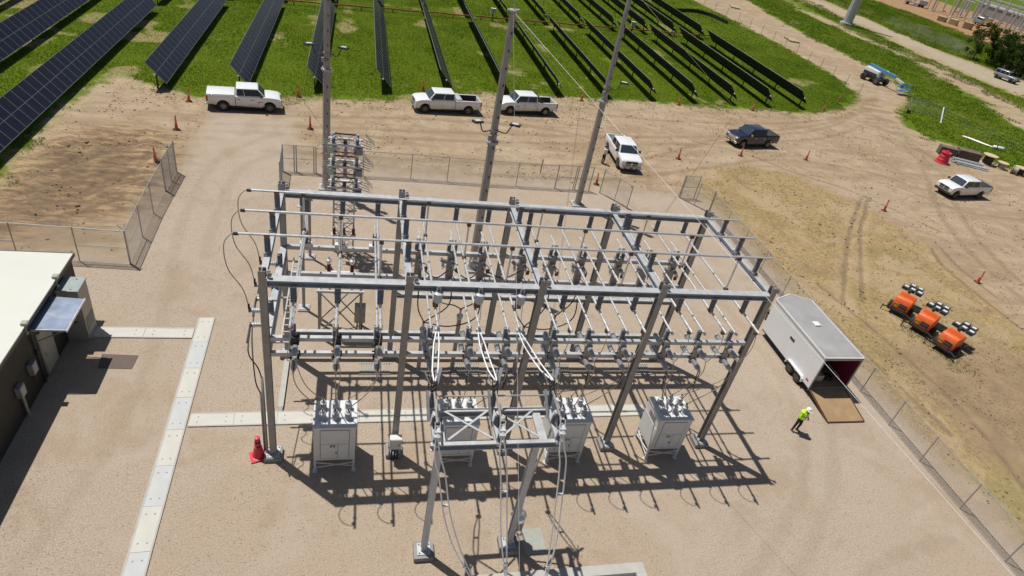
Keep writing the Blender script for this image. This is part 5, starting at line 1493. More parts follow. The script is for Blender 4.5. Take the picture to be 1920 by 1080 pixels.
for i, (x, y) in enumerate(((-9.2, 75.6), (22.6, 82.6), (47.2, 87.2))):
    t = thing('combiner_box', f'grey combiner box on a dark post by the red pipe, {nth(i, 3)} of three', 'combiner box', (x, y, 0), local=True, group='combiner boxes')
    MB().mm((-0.08, -0.06, 0), (0.08, 0.06, 1.0)).build('post', 'pvpost', t)
    MB().mm((-0.35, -0.2, 1.0), (0.35, 0.2, 1.75)).build('case', 'galv', t)
    MB().mm((-0.38, -0.23, 1.752), (0.38, 0.23, 1.8)).build('lid', 'cab', t)

# ------------------------------------------------------------------ vehicles
def bevel(o, w=0.05, seg=2, ang=35):
    md = o.modifiers.new('bevel', 'BEVEL')
    md.width = w; md.segments = seg; md.limit_method = 'ANGLE'; md.angle_limit = R(ang)
    for p in o.data.polygons:
        p.use_smooth = True
    return o
def arch(cx_, r, cz_=0.40, zb=0.42, n=7):
    a0 = math.asin((zb - cz_) / r)
    return [(cx_ + r * math.cos(a), cz_ + r * math.sin(a)) for a in np.linspace(a0, math.pi - a0, n)]
TYRE = MB().lathe((0, -0.14, 0), (0, 1, 0), [(0, 0.22), (0.005, 0.35), (0.035, 0.405), (0.07, 0.415), (0.21, 0.415), (0.245, 0.405), (0.275, 0.35), (0.28, 0.22)], 20).mesh('tyre', 'rubber', 'auto')
def rim_mesh():
    b = MB().lathe((0, -0.14, 0), (0, 1, 0), [(0, 0.06), (0.0, 0.225), (0.015, 0.245), (0.03, 0.245), (0.04, 0.2), (0.06, 0.05)], 16)
    b.mat(1)
    for k in range(6):
        a = k * math.pi / 3
        b.box((0.15 * math.cos(a), -0.142, 0.15 * math.sin(a)), (0.07, 0.006, 0.07))
    return b.mesh('rim', ['rim', 'plastic'], 'auto')
RIM = rim_mesh()
def wheel(parent, x, y, s_=1.0):
    o = part_of(TYRE, 'wheel', parent, (x, y, 0.415 * s_), (0, 0, 0 if y < 0 else math.pi))
    o.scale = (s_,) * 3
    part_of(RIM, 'rim', o)
    return o
def flat(parent, name, pts, m_, off, th=0.012):
    """a thin proud panel on four corner points, pushed out along its normal"""
    p = [Vector(q) for q in pts]
    n = (p[1] - p[0]).cross(p[3] - p[0]).normalized()
    a = [q + n * off for q in p]
    b = MB().add([*a, *[q - n * th for q in a]], [(0, 1, 2, 3), (7, 6, 5, 4), (0, 4, 5, 1), (1, 5, 6, 2), (2, 6, 7, 3), (3, 7, 4, 0)])
    return b.build(name, m_, parent)
def pickup(label, loc, heading, paint='white', L_=6.0, cab='crew', bed='open', wb=None, liner='plastic', roll=None, badge=False, grille='plastic', bumper='chrome', cover_m=None):
    t = thing('pickup_truck', label, 'pickup truck', (*loc, 0), heading, group='pickup trucks', local=True)
    H = L_ / 2; Wd = 1.0
    fx = H - 0.98
    rx = -H + 1.28
    cl = {'crew': 2.55, 'ext': 2.3}[cab]
    cw = H - 1.28                         # cowl
    cr = cw - 0.35 - cl + 0.25            # cab rear wall
    body = [(cr, 0.50), (cr, 1.36), (cw, 1.34), (cw + 0.3, 1.34), (H - 0.35, 1.27), (H - 0.1, 1.18), (H, 1.0), (H, 0.58), (H - 0.06, 0.46)] + arch(fx, 0.53, 0.44, 0.46) + [(fx - 0.62, 0.42)]
    b = MB().prism(body, -Wd, Wd)
    o = b.build('body', paint, t); bevel(o, 0.07, 3, 30)
    bs = [(-H + 0.02, 0.62), (-H, 1.1), (-H + 0.03, 1.38), (cr - 0.03, 1.38), (cr - 0.03, 0.50)] + arch(rx, 0.53, 0.44, 0.52) + [(-H + 0.4, 0.6)]
    b = MB().prism(bs, -Wd, -Wd + 0.14).prism(bs, Wd - 0.14, Wd)
    b.mm((-H + 0.02, -Wd + 0.14, 0.62), (-H + 0.1, Wd - 0.14, 1.36)).mm((cr - 0.09, -Wd + 0.14, 0.6), (cr - 0.03, Wd - 0.14, 1.36))
    bd_ = b.build('bed', paint, t); bevel(bd_, 0.03, 2, 40)
    MB().mm((-H + 0.1, -Wd + 0.14, 0.72), (cr - 0.09, Wd - 0.14, 0.78)).mm((-H + 0.1, -Wd + 0.14, 0.78), (cr - 0.09, -Wd + 0.17, 1.35)).mm((-H + 0.1, Wd - 0.17, 0.78), (cr - 0.09, Wd - 0.14, 1.35)).build('bed_liner', liner, t)
    if bed == 'cover':
        o = MB().mm((-H + 0.03, -Wd + 0.03, 1.382), (cr - 0.06, Wd - 0.03, 1.45)).build('bed_cover', cover_m or paint, t); bevel(o, 0.03, 2)
    if bed == 'box':
        o = MB().mm((cr - 0.68, -Wd + 0.1, 1.05), (cr - 0.14, Wd - 0.1, 1.5)).build('tool_box', 'plastic' if roll is None else roll, t); bevel(o, 0.02)
        MB().lathe((cr - 1.2, 0.3, 0.9), (0, 0, 1), [(0, 0.28), (0.05, 0.36), (0.17, 0.36), (0.22, 0.28)], 14).build('spare_wheel', 'rubber', t, 'auto')
    if bed == 'rack':
        o = MB().prism([(cr - 0.1, 1.3), (cr - 0.12, 1.85), (cr - 0.25, 1.85), (cr - 1.0, 1.3)], -Wd + 0.12, Wd - 0.12).build('headache_rack', 'plastic', t)
    # greenhouse
    zb, zt = 1.34, 2.0
    bl = [(cr + 0.02, -0.95, zb), (cw - 0.02, -0.95, zb - 0.01), (cw - 0.02, 0.95, zb - 0.01), (cr + 0.02, 0.95, zb)]
    tl = [(cr + 0.08, -0.81, zt), (cw - 0.6, -0.81, zt), (cw - 0.6, 0.81, zt), (cr + 0.08, 0.81, zt)]
    b = MB().add(bl + tl, [(3, 2, 1, 0), (4, 5, 6, 7), (0, 1, 5, 4), (1, 2, 6, 5), (2, 3, 7, 6), (3, 0, 4, 7)])
    c = b.build('cab', paint, t); bevel(c, 0.07, 3, 20)
    def lp(A, B, f):
        return tuple(A[k] + (B[k] - A[k]) * f for k in range(3))
    def quad(i, j, u0, u1, v0, v1):
        return [lp(lp(bl[i], bl[j], u0), lp(tl[i], tl[j], u0), v0), lp(lp(bl[i], bl[j], u1), lp(tl[i], tl[j], u1), v0), lp(lp(bl[i], bl[j], u1), lp(tl[i], tl[j], u1), v1), lp(lp(bl[i], bl[j], u0), lp(tl[i], tl[j], u0), v1)]
    flat(c, 'windscreen', quad(1, 2, 0.05, 0.95, 0.06, 0.9), 'glass_b', 0.006)
    flat(c, 'rear_window', quad(3, 0, 0.1, 0.9, 0.15, 0.82), 'glass', 0.006)
    for i, j in ((0, 1), (2, 3)):
        f = (lambda u: u) if i == 0 else (lambda u: 1 - u)
        sp = [(0.05, 0.45), (0.475, 0.95)] if cab == 'crew' else [(0.05, 0.30), (0.32, 0.95)]
        for a, e in sp:
            q = quad(i, j, min(f(a), f(e)), max(f(a), f(e)), 0.08, 0.86)
            flat(c, 'side_window', q, 'glass', 0.006)
    for s_ in (-1, 1):
        dy = s_ * Wd
        xs_ = [(cr + 0.12, cr + 0.12 + (cw - cr - 0.2) * 0.46), (cr + 0.16 + (cw - cr - 0.2) * 0.46, cw - 0.12)]
        for a, e in xs_:
            d = MB().mm((a, dy - 0.01, 0.56), (e, dy + 0.012 * s_, 1.28)).build('door', paint, t)
            MB().mm((a + 0.06, dy + 0.012 * s_, 1.04), (a + 0.26, dy + 0.03 * s_, 1.09)).build('door_handle', 'plastic' if badge else 'chrome', d)
        mr = MB().box((cw - 0.32, s_ * 1.12, 1.46), (0.14, 0.24, 0.24)).build('mirror', 'plastic' if paint == 'white' else 'chrome', t); bevel(mr, 0.03)
        hl = MB().mm((H - 0.3, s_ * 0.72 - 0.2, 0.92), (H + 0.005, s_ * 0.72 + 0.22, 1.12)).build('headlight', 'lamp', t); bevel(hl, 0.03)
        MB().mm((-H - 0.01, s_ * 0.93 - 0.09, 0.86), (-H + 0.12, s_ * 0.93 + 0.085, 1.32)).build('tail_light', 'red_lens', t)
        for x in (fx, rx):
            wheel(t, x, s_ * 0.87)
        MB().mm((rx + 0.5, s_ * 0.9 - 0.04, 0.36), (fx - 0.5, s_ * 0.9 + 0.04, 0.44)).build('side_step', 'plastic', t)
    g = MB().mm((H - 0.06, -0.58, 0.74), (H + 0.015, 0.58, 1.12)).build('grille', grille, t); bevel(g, 0.03)
    bars = MB().mm((H + 0.012, -0.56, 0.86), (H + 0.03, 0.56, 0.9)).mm((H + 0.012, -0.05, 0.74), (H + 0.034, 0.05, 1.01)).build('grille_bar', 'chrome', g)
    fb = MB().mm((H - 0.12, -0.98, 0.42), (H + 0.09, 0.98, 0.68)).build('front_bumper', bumper, t); bevel(fb, 0.06)
    MB().mm((H + 0.09, -0.17, 0.47), (H + 0.1, 0.17, 0.6)).build('number_plate', 'plastic', fb)
    for s_ in (-1, 1):
        MB().mm((H + 0.085, s_ * 0.55 - 0.16, 0.47), (H + 0.097, s_ * 0.55 + 0.16, 0.56)).build('fog_lamp', 'plastic', fb)
    rb = MB().mm((-H - 0.12, -0.93, 0.48), (-H + 0.05, 0.93, 0.64)).build('rear_bumper', 'chrome', t); bevel(rb, 0.04)
    MB().mm((-H + 0.5, -0.6, 0.3), (H - 0.5, 0.6, 0.5)).build('chassis', 'plastic', t)
    if badge:
        for s_ in (-1, 1):
            dd = MB().mm((cw - 0.62, s_ * (Wd + 0.0135) - 0.001, 0.86), (cw - 0.5, s_ * (Wd + 0.0135) + 0.001, 0.96))
            dd.mat(1).mm((cw - 0.49, s_ * (Wd + 0.0135) - 0.001, 0.89), (cw - 0.22, s_ * (Wd + 0.0135) + 0.001, 0.95))
            dd.build('door_decal', ['navy', 'red_lens'], t)
    return t
def between(a, b_):
    return math.atan2(b_[1] - a[1], b_[0] - a[0])
pickup('white pickup with flat white bed cover parked by the field, leftmost truck', (-6.45, 38.55), R(8), 'white', 5.95, 'ext', 'cover', badge=True)
pickup('white crew cab pickup with grey tool box in its dark bed by the field', (11.55, 42.65), R(188), 'white', 6.6, 'crew', 'box', roll='galv')
pickup('white pickup with dark rack behind its cab, partly behind the middle mast', (20.1, 44.5), R(189.5), 'white', 6.2, 'crew', 'rack', badge=True)
pickup('white pickup facing the camera beside a standing person', (27.35, 34.2), R(-92), 'white', 5.8, 'crew', 'open', liner='bedgrey', bumper='white')
pickup('dark navy pickup on the dirt road behind an orange cone', (45.2, 41.45), R(190), 'navy', 5.7, 'crew', 'cover', grille='chrome', cover_m='plastic')
pickup('white pickup parked alone on the bare ground at right', (66.1, 32.6), R(187), 'white', 5.9, 'crew', 'cover', cover_m='plastic', bumper='plastic')

t = thing('parked_suv', 'grey boxy off-road car on the far gravel lane by the trees', 'car', (130.6, 90.6, 0), R(-75), local=True)
H = 2.3
o = MB().prism([(-H, 0.5), (-H, 1.15), (0.75, 1.15), (H - 0.1, 1.08), (H, 0.6), (H - 0.1, 0.5)], -0.92, 0.92).build('body', 'silver', t); bevel(o, 0.08)
b = MB().add([(-H + 0.05, -0.88, 1.15), (0.85, -0.88, 1.15), (0.85, 0.88, 1.15), (-H + 0.05, 0.88, 1.15), (-H + 0.12, -0.74, 1.85), (0.4, -0.74, 1.85), (0.4, 0.74, 1.85), (-H + 0.12, 0.74, 1.85)], [(3, 2, 1, 0), (4, 5, 6, 7), (0, 1, 5, 4), (1, 2, 6, 5), (2, 3, 7, 6), (3, 0, 4, 7)])
c = b.build('cabin', 'silver', t); bevel(c, 0.06)
flat(c, 'windscreen', [(0.83, -0.8, 1.2), (0.83, 0.8, 1.2), (0.45, 0.68, 1.78), (0.45, -0.68, 1.78)], 'glass', 0.02)
for s_ in (-1, 1):
    for x0, x1 in ((-2.1, -1.25), (-1.15, -0.3), (-0.2, 0.5)):
        q = [(x0, s_ * 0.87, 1.2), (x1, s_ * 0.87, 1.2), (x1, s_ * 0.755, 1.76), (x0, s_ * 0.755, 1.76)]
        flat(c, 'side_window', q if s_ < 0 else q[::-1], 'glass', 0.02)
    for x in (-1.45, 1.45):
        wheel(t, x, s_ * 0.85)
    MB().mm((H - 0.03, s_ * 0.62 - 0.12, 0.78), (H + 0.02, s_ * 0.62 + 0.12, 0.98)).build('headlight', 'lamp', t)
    MB().prism([(0.9, 0.8), (1.05, 0.98), (1.85, 0.98), (2.05, 0.75), (1.95, 0.75), (1.8, 0.88), (1.1, 0.88), (1.0, 0.75)], s_ * 0.92, s_ * 1.0).build('fender', 'plastic', t)
MB().mm((H - 0.02, -0.95, 0.5), (H + 0.15, 0.95, 0.68)).build('bumper', 'plastic', t)
MB().lathe((-H, 0, 1.0), (-1, 0, 0), [(0, 0.3), (0.02, 0.38), (0.2, 0.38), (0.22, 0.28)], 14).build('spare_wheel', 'rubber', t)

# ------------------------------------------------------------------ cones
def cone(h=1.1):
    t = thing('traffic_cone', 'x', 'cone', local=True, group='tall orange cones')
    MB().lathe((0, 0, 0.05), (0, 0, 1), [(0, 0.15), (0.02, 0.13), (h * 0.9, 0.045), (h - 0.05, 0.04), (h - 0.05, 0.055), (h - 0.01, 0.05)], 12).build('body', 'orange', t, 'auto')
    for k in (0.45, 0.62):
        r = 0.13 - 0.085 * k / 0.9
        MB().lathe((0, 0, 0.05 + h * k), (0, 0, 1), [(0, r + 0.006), (0.1, r - 0.004)], 12).build('reflective_band', 'cone_band', t, 'auto')
    MB().lathe((0, 0, 0), (0, 0, 1), [(0, 0.3), (0.05, 0.28), (0.06, 0.16)], 6).build('base', 'rubber', t)
    return t
CN_ = cone()
CONES = [((-10.68, 32.7), 'on the bare soil above the left fence'), ((-11.0, 38.8), 'left of the covered white pickup at the grass edge'), ((-10.8, 26.95), 'just outside the far gate of the left fence'), ((-0.8, 35.1), 'on the dirt road left of the leftmost mast'), ((-2.35, 42.4), 'at the rope foot right of the covered white pickup'),
         ((27.9, 50.0), 'at the rope foot right of the dark racked pickup'), ((34.0, 35.6), 'on the dirt between the camera facing pickup and the straw slope'), ((42.2, 37.9), 'in front of the dark navy pickup'), ((50.5, 38.4), 'right of the dark navy pickup on the road bend'), ((52.3, 27.4), 'right of the wheel tracks on the straw slope'),
         ((52.4, 15.6), 'above the orange light towers, farthest right'), ((23.2, 28.5), 'between the walk gate and the camera facing pickup'), ((41.1, 52.2), 'at the field edge in front of the twelfth solar row'), ((52.0, 53.4), 'at the field edge below the rope foot'), ((64.8, 56.6), 'at the field corner right of the last solar row'), ((9.66, 47.7), 'behind the hood of the tool box pickup'), ((71.0, 62.0), 'on the grass point near the track junction')]
for i, ((x, y), lb) in enumerate(CONES):
    o = place(CN_, (x, y, 0.0), random.uniform(0, 6), 'tall orange cone ' + lb, i == 0)
    o.rotation_euler = (random.uniform(-0.06, 0.06), random.uniform(-0.06, 0.06), random.uniform(0, 6))
    o.scale = (1, 1, random.uniform(0.94, 1.05))
t = thing('floor_cone', 'large red plastic cone beside the front left column', 'cone', (-0.6, 0.0, 0), 0.3, local=True)
MB().lathe((0, 0, 0.06), (0, 0, 1), [(0, 0.3), (0.03, 0.3), (0.05, 0.24), (0.62, 0.15), (0.64, 0.1), (0.72, 0.12), (0.74, 0.13), (0.96, 0.1), (1.0, 0.11), (1.12, 0.1), (1.14, 0.05)], 16).build('body', 'redplastic', t, 'auto')
MB().mm((-0.34, -0.3, 0), (0.34, 0.3, 0.062)).build('base', 'redplastic', t)
MB().lathe((0, 0, 0.9), (0, 0, 1), [(0, 0.125), (0.08, 0.118)], 16).build('band', 'plastic', t)
b = MB().cyl((18.46, 29.85, 0), (18.48, 29.85, 1.3), 0.05, n=4)
one(b, 'survey_stake', 'rust', 'red brown survey stake on the road behind the back fence', 'stake', (18.46, 29.85, 0))

# ------------------------------------------------------------------ enclosed trailer
tl_ = thing('cargo_trailer', 'white enclosed cargo trailer with open rear doorway beside the right fence', 'trailer', (29.5, 6, 0))
X0, X1, Y0, Y1, Z0, Z1 = 28.25, 30.75, 3.25, 8.6, 0.48, 2.72
b = MB()
b.mm((X0, Y0, Z0), (X0 + 0.04, Y1, Z1)).mm((X1 - 0.04, Y0, Z0), (X1, Y1, Z1))
b.add([(X0, Y1, Z0), (X0 + 1.25, Y1 + 0.55, Z0), (X1, Y1, Z0), (X0, Y1, Z1), (X0 + 1.25, Y1 + 0.55, Z1), (X1, Y1, Z1)], [(0, 1, 4, 3), (1, 2, 5, 4), (0, 2, 1), (3, 4, 5), (0, 3, 5, 2)])
b.build('shell', 'trailer', tl_)
MB().poly([(X0 - 0.002, Y0, Z1 + 0.035), (X1 + 0.002, Y0, Z1 + 0.035), (X1 + 0.002, Y1, Z1 + 0.035), (X0 + 1.25, Y1 + 0.555, Z1 + 0.035), (X0 - 0.002, Y1, Z1 + 0.035)], 0.032).build('roof', 'trailer_roof', tl_)
b = MB()
rim = [(X0 - 0.01, Y0 - 0.01), (X0 - 0.01, Y1), (X0 + 1.25, Y1 + 0.57), (X1 + 0.01, Y1), (X1 + 0.01, Y0 - 0.01)]
for a, c in zip(rim, rim[1:] + rim[:1]):
    b.bar((*a, Z1 + 0.02), (*c, Z1 + 0.02), 0.06, 0.09)
b.build('roof_trim', 'cab', tl_)
v = MB().mm((29.35, 6.0, Z1 + 0.036), (29.75, 6.4, Z1 + 0.13)).build('roof_vent', 'white', tl_); bevel(v, 0.03)
MB().mm((X0 + 0.041, Y0, Z0), (X1 - 0.041, Y1, Z0 + 0.06)).build('floor', 'ply', tl_)
MB().mm((X1 - 0.06, Y0 + 0.05, Z0 + 0.06), (X1 - 0.042, Y1, Z1 - 0.02)).mm((X0 + 0.042, Y0 + 0.05, Z0 + 0.06), (X0 + 0.06, Y1, Z1 - 0.02)).build('lining', 'maroon', tl_)
b = MB()
for x in (X0 + 0.0, X1 - 0.08):
    b.mm((x, Y0 - 0.04, Z0), (x + 0.08, Y0 - 0.002, Z1))
b.mm((X0 + 0.08, Y0 - 0.04, Z1 - 0.12), (X1 - 0.08, Y0 - 0.002, Z1)).mm((X0, Y0 - 0.04, Z0 - 0.12), (X1, Y0 - 0.002, Z0 - 0.002))
b.build('rear_frame', 'trailer_roof', tl_)
rp = MB()
rp.add([(X0 + 0.1, Y0 - 0.06, Z0 - 0.02), (X1 - 0.1, Y0 - 0.06, Z0 - 0.02), (X1 - 0.1, Y0 - 2.15, 0.07), (X0 + 0.1, Y0 - 2.15, 0.07), (X0 + 0.1, Y0 - 0.06, Z0 - 0.09), (X1 - 0.1, Y0 - 0.06, Z0 - 0.09), (X1 - 0.1, Y0 - 2.15, 0.0), (X0 + 0.1, Y0 - 2.15, 0.0)], [(0, 1, 2, 3), (7, 6, 5, 4), (0, 4, 5, 1), (1, 5, 6, 2), (2, 6, 7, 3), (3, 7, 4, 0)])
ro = rp.build('ramp', 'ply', tl_)
MB().bar((X0 + 0.07, Y0 - 0.06, Z0 - 0.04), (X0 + 0.07, Y0 - 2.17, 0.05), 0.05, 0.1).bar((X1 - 0.07, Y0 - 0.06, Z0 - 0.04), (X1 - 0.07, Y0 - 2.17, 0.05), 0.05, 0.1).bar((X0 + 0.05, Y0 - 2.18, 0.05), (X1 - 0.05, Y0 - 2.18, 0.05), 0.05, 0.08).build('ramp_edge', 'bronze', ro)
for y in (5.1, 4.3):
    for x in (X0 + 0.08, X1 - 0.08):
        o = part_of(TYRE, 'wheel', tl_, (x - 29.5 + (-0.06 if x < 29 else 0.06), y - 6, 0.33), (0, 0, R(-90) if x < 29 else R(90)))
        o.scale = (0.82,) * 3
        part_of(RIM, 'rim', o)
for x in (X0 - 0.03, X1 + 0.03):
    f = MB()
    pr = [(y, z) for y, z in ((3.82, 0.42), (3.86, 0.62), (4.0, 0.74), (5.4, 0.74), (5.54, 0.62), (5.58, 0.42), (5.52, 0.42), (5.48, 0.6), (5.38, 0.68), (4.02, 0.68), (3.92, 0.6), (3.88, 0.42))]
    f.add([(x - 0.12, y, z) for y, z in pr] + [(x + 0.12, y, z) for y, z in pr], [tuple(range(12)), tuple(range(23, 11, -1))] + [(i, 12 + i, 12 + (i + 1) % 12, (i + 1) % 12) for i in range(12)])
    f.build('fender', 'trailer', tl_)
MB().mm((X0 - 0.012, 5.75, 1.7), (X0 - 0.001, 6.2, 1.86)).build('side_vent', 'plastic', tl_)
MB().mm((X0 - 0.012, 3.5, 0.75), (X0 - 0.001, 3.72, 0.85)).build('marker_light', 'red_lens', tl_)
MB().bar((X0 + 0.6, Y1 + 0.2, 0.5), (29.5, Y1 + 1.7, 0.5), 0.08, 0.12).bar((X1 - 0.6, Y1 + 0.2, 0.5), (29.5, Y1 + 1.7, 0.5), 0.08, 0.12).cyl((29.5, Y1 + 1.5, 0.0), (29.5, Y1 + 1.5, 0.8), 0.04, n=8).build('tongue', 'plastic', tl_)
MB().mm((X0 + 0.05, Y0 + 0.1, 0.36), (X1 - 0.05, Y1, Z0 - 0.01)).build('chassis', 'plastic', tl_)
# goods inside the trailer
t = thing('cargo_box', 'pale carton on the floor inside the trailer doorway', 'box', (29.3, 4.0, 0.54))
o = MB().mm((28.95, 3.75, 0.545), (29.45, 4.2, 0.95)).build('carton', 'wood_y', t)
MB().mm((29.17, 3.748, 0.56), (29.23, 4.202, 0.953)).build('tape', 'cab', t)
t = thing('cable_coil', 'dark coil of cable on the trailer floor', 'coil', (29.95, 4.0, 0.54))
b = MB()
for k in range(4):
    b.tube([(29.95 + (0.28 - 0.02 * k) * math.cos(a), 4.0 + (0.28 - 0.02 * k) * math.sin(a), 0.58 + 0.06 * k) for a in np.linspace(0, 2 * math.pi, 20)], 0.03, 5)
b.build('coil', 'cable_blk', t)

# ------------------------------------------------------------------ light towers
def light_tower():
    t = thing('light_tower', 'x', 'light tower', local=True, group='orange light towers')
    b = MB().prism([(-0.75, 0.45), (-0.75, 0.95), (-0.55, 1.3), (0.45, 1.38), (0.62, 1.25), (0.66, 0.45)], -0.55, 0.55)
    o = b.build('hood', 'tower_or', t); bevel(o, 0.06)
    for k in range(3):
        MB().bar((-0.2 + 0.22 * k, -0.5, 1.385), (-0.2 + 0.22 * k, 0.5, 1.385), 0.05, 0.02).build('hood_rib', 'tower_or', o)
    MB().mm((-0.775, -0.42, 0.62), (-0.745, 0.1, 0.95)).build('panel_door', 'plastic', t)
    MB().mm((-0.772, 0.2, 0.6), (-0.745, 0.42, 0.9)).build('warning_label', 'yellow', t)
    MB().mm((0.66, -0.5, 0.5), (0.8, 0.5, 1.2)).build('tank_panel', 'helmet', t)
    MB().mm((-0.85, -0.6, 0.3), (0.85, 0.6, 0.44)).build('chassis', 'plastic', t)
    for s_ in (-1, 1):
        o = part_of(TYRE, 'wheel', t, (0.0, s_ * 0.72, 0.3), (0, 0, 0 if s_ < 0 else math.pi)); o.scale = (0.75,) * 3
        part_of(RIM, 'rim', o)
        MB().bar((-0.7, s_ * 0.45, 0.4), (-0.95, s_ * 1.0, 0.35), 0.07, 0.07).cyl((-0.95, s_ * 1.0, 0.5), (-0.95, s_ * 1.0, 0.0), 0.035, n=6).build('outrigger', 'plastic', t)
    b = MB().tube([(-0.78, -0.5, 0.35), (-1.05, -0.45, 0.5), (-1.1, -0.4, 0.95), (-1.1, 0.4, 0.95), (-1.05, 0.45, 0.5), (-0.78, 0.5, 0.35)], 0.035, 6)
    b.build('guard_bar', 'plastic', t)
    MB().bar((0.85, 0.0, 0.4), (2.0, 0.0, 0.35), 0.1, 0.1).bar((0.8, -0.5, 0.4), (1.6, 0.0, 0.38), 0.07, 0.07).cyl((1.9, 0.0, 0.6), (1.9, 0.0, 0.0), 0.05, n=6).build('tow_bar', 'plastic', t)
    MB().bar((0.55, 0.12, 1.46), (1.75, 0.12, 1.3), 0.16, 0.16).build('mast', 'plastic', t)
    MB().mm((0.82, 0.04, 0.42), (0.96, 0.2, 1.36)).build('mast_rest', 'plastic', t)
    MB().bar((1.62, -0.6, 1.22), (1.62, 0.7, 1.22), 0.08, 0.08).bar((1.62, 0.0, 1.22), (2.2, 0.0, 1.2), 0.08, 0.08).build('lamp_bar', 'plastic', t)
    for k, (x, y) in enumerate(((1.28, 0.52), (1.28, 0.06), (1.95, 0.22), (1.95, -0.28), (1.28, -0.42))):
        h = MB().box((x, y, 1.36), (0.56, 0.42, 0.2)).build('lamp_head', 'plastic', t)
        MB().box((x + 0.04, y, 1.466), (0.26, 0.28, 0.01)).build('lamp_lens', 'lamp', h)
    return t
LT = light_tower()
for i, (x, y, a) in enumerate(((41.2, 11.35, 34), (41.5, 9.35, 28), (41.75, 7.3, 22))):
    place(LT, (x, y, 0), R(a), ['orange light tower with folded lamp heads, farthest of three', 'orange light tower standing between two others, middle of three', 'orange light tower on the green weeds, nearest of three'][i], i == 0)

# ------------------------------------------------------------------ boom lift, far pole, reels and junk
bl_ = thing('boom_lift', 'blue telescopic boom lift parked on the track beside the grass', 'boom lift', (87.2, 75.6, 0), R(-78), local=True)
MB().mm((-1.5, -0.9, 0.5), (1.5, 0.9, 0.95)).build('chassis', 'plastic', bl_)
for x in (-1.35, 1.35):
    for y in (-1.15, 1.15):
        o = part_of(TYRE, 'wheel', bl_, (x, y, 0.55), (0, 0, 0 if y < 0 else math.pi)); o.scale = (1.35, 1.5, 1.35)
        part_of(RIM, 'rim', o)
tu = MB().prism([(-2.1, 1.0), (-2.1, 1.9), (-1.7, 2.2), (0.9, 2.0), (1.2, 1.0)], -0.95, -0.3).prism([(-2.0, 1.0), (-2.0, 1.8), (-1.7, 2.1), (0.9, 1.9), (1.1, 1.0)], 0.3, 0.95)
o = tu.build('turret_hood', 'cab', bl_); bevel(o, 0.12)
MB().mm((-1.9, -0.97, 1.05), (0.8, -0.952, 1.5)).build('engine_bay', 'plastic', bl_)
MB().bar((-1.9, 0, 2.35), (3.6, 0, 2.0), 0.36, 0.45).build('boom', 'blue', bl_)
MB().bar((1.5, 0, 2.25), (5.3, 0, 1.55), 0.26, 0.32).build('boom_extension', 'cab', bl_)
MB().bar((-0.3, 0.0, 1.2), (1.8, 0.0, 1.95), 0.16, 0.16).build('lift_cylinder', 'chrome', bl_)
b = MB()
for z in (0.6, 1.1, 1.6):
    for a, c in (((5.3, -1.1), (6.2, -1.1)), ((6.2, -1.1), (6.2, 1.1)), ((6.2, 1.1), (5.3, 1.1)), ((5.3, 1.1), (5.3, -1.1))):
        b.cyl((*a, z), (*c, z), 0.03, n=5)
for x in (5.3, 6.2):
    for y in (-1.1, 0, 1.1):
        b.cyl((x, y, 0.6), (x, y, 1.6), 0.03, n=5)
b.mm((5.3, -1.1, 0.52), (6.2, 1.1, 0.6)).mm((5.2, -0.4, 0.9), (5.34, 0.4, 1.5))
b.build('basket', 'blue', bl_)
t = thing('transmission_pole', 'thick tapered galvanised pole on a concrete base by the far lane', 'pole', (118.4, 127.6, 0))
MB().cyl((118.4, 127.6, -0.2), (118.4, 127.6, 0.45), 1.7, n=20).build('concrete_base', 'conc', t)
MB().cyl((118.4, 127.6, 0.45), (118.4, 127.6, 0.6), 1.4, n=20).build('flange', 'galv', t)
MB().cyl((118.4, 127.6, 0.6), (118.4, 127.6, 26), 1.12, 0.75, 12).build('shaft', 'galv', t)
def reel(x, y, tilt, d, w, label, core='plastic'):
    t = thing('cable_reel', label, 'cable reel', (x, y, 0), local=True)
    e = bpy.data.objects
    for k, z in enumerate((0.0, w)):
        b = MB().lathe((0, 0, z), (0, 0, 1), [(0, 0.06), (0.0, d / 2), (0.07, d / 2), (0.07, 0.06)], 20)
        b.build('flange', 'wood_y', t)
    b = MB().lathe((0, 0, 0.07), (0, 0, 1), [(0, d * 0.3)] + [(w * (0.05 + 0.9 * k / 10) - 0.03, d * (0.33 if k % 2 else 0.31)) for k in range(11)] + [(w - 0.07, d * 0.3)], 16)
    b.build('wound_cable', core, t)
    t.rotation_euler = tilt
    return t
reel(79.4, 42.6, (0, 0, 0.2), 1.7, 1.1, 'large pale wooden cable reel with dark cable nearest the red barrel')
reel(80.6, 41.5, (0, 0, 0.9), 1.3, 0.7, 'smaller worn cable reel second in the line of reels', 'bedgrey')
o = reel(81.0, 40.4, (R(90), 0, 0.6), 1.0, 0.6, 'small cable reel lying on its side in the line of reels', 'bedgrey'); o.location.z = 0.5
reel(82.0, 40.1, (0, 0, 0.4), 1.5, 0.8, 'wooden cable reel with black cable near the right edge')
reel(82.6, 38.6, (0, 0, 0.4), 1.5, 0.9, 'wooden cable reel wound with red cable at the right edge', 'maroon')
reel(83.2, 37.0, (0, 0, 0.1), 1.2, 0.8, 'last cable reel cut off by the right edge', 'bedgrey')
t = thing('barrier_barrel', 'bright red plastic water barrel barrier on the dirt at right', 'barrel', (71.6, 41.6, 0), 0.4, local=True)
MB().lathe((0, 0, 0), (0, 0, 1), [(0, 0.82), (0.1, 0.82), (0.14, 0.70), (0.5, 0.66), (0.53, 0.62), (0.9, 0.58), (0.93, 0.54), (1.2, 0.5), (1.22, 0.58), (1.32, 0.58), (1.34, 0.4)], 12).build('body', 'redplastic', t, 'auto')
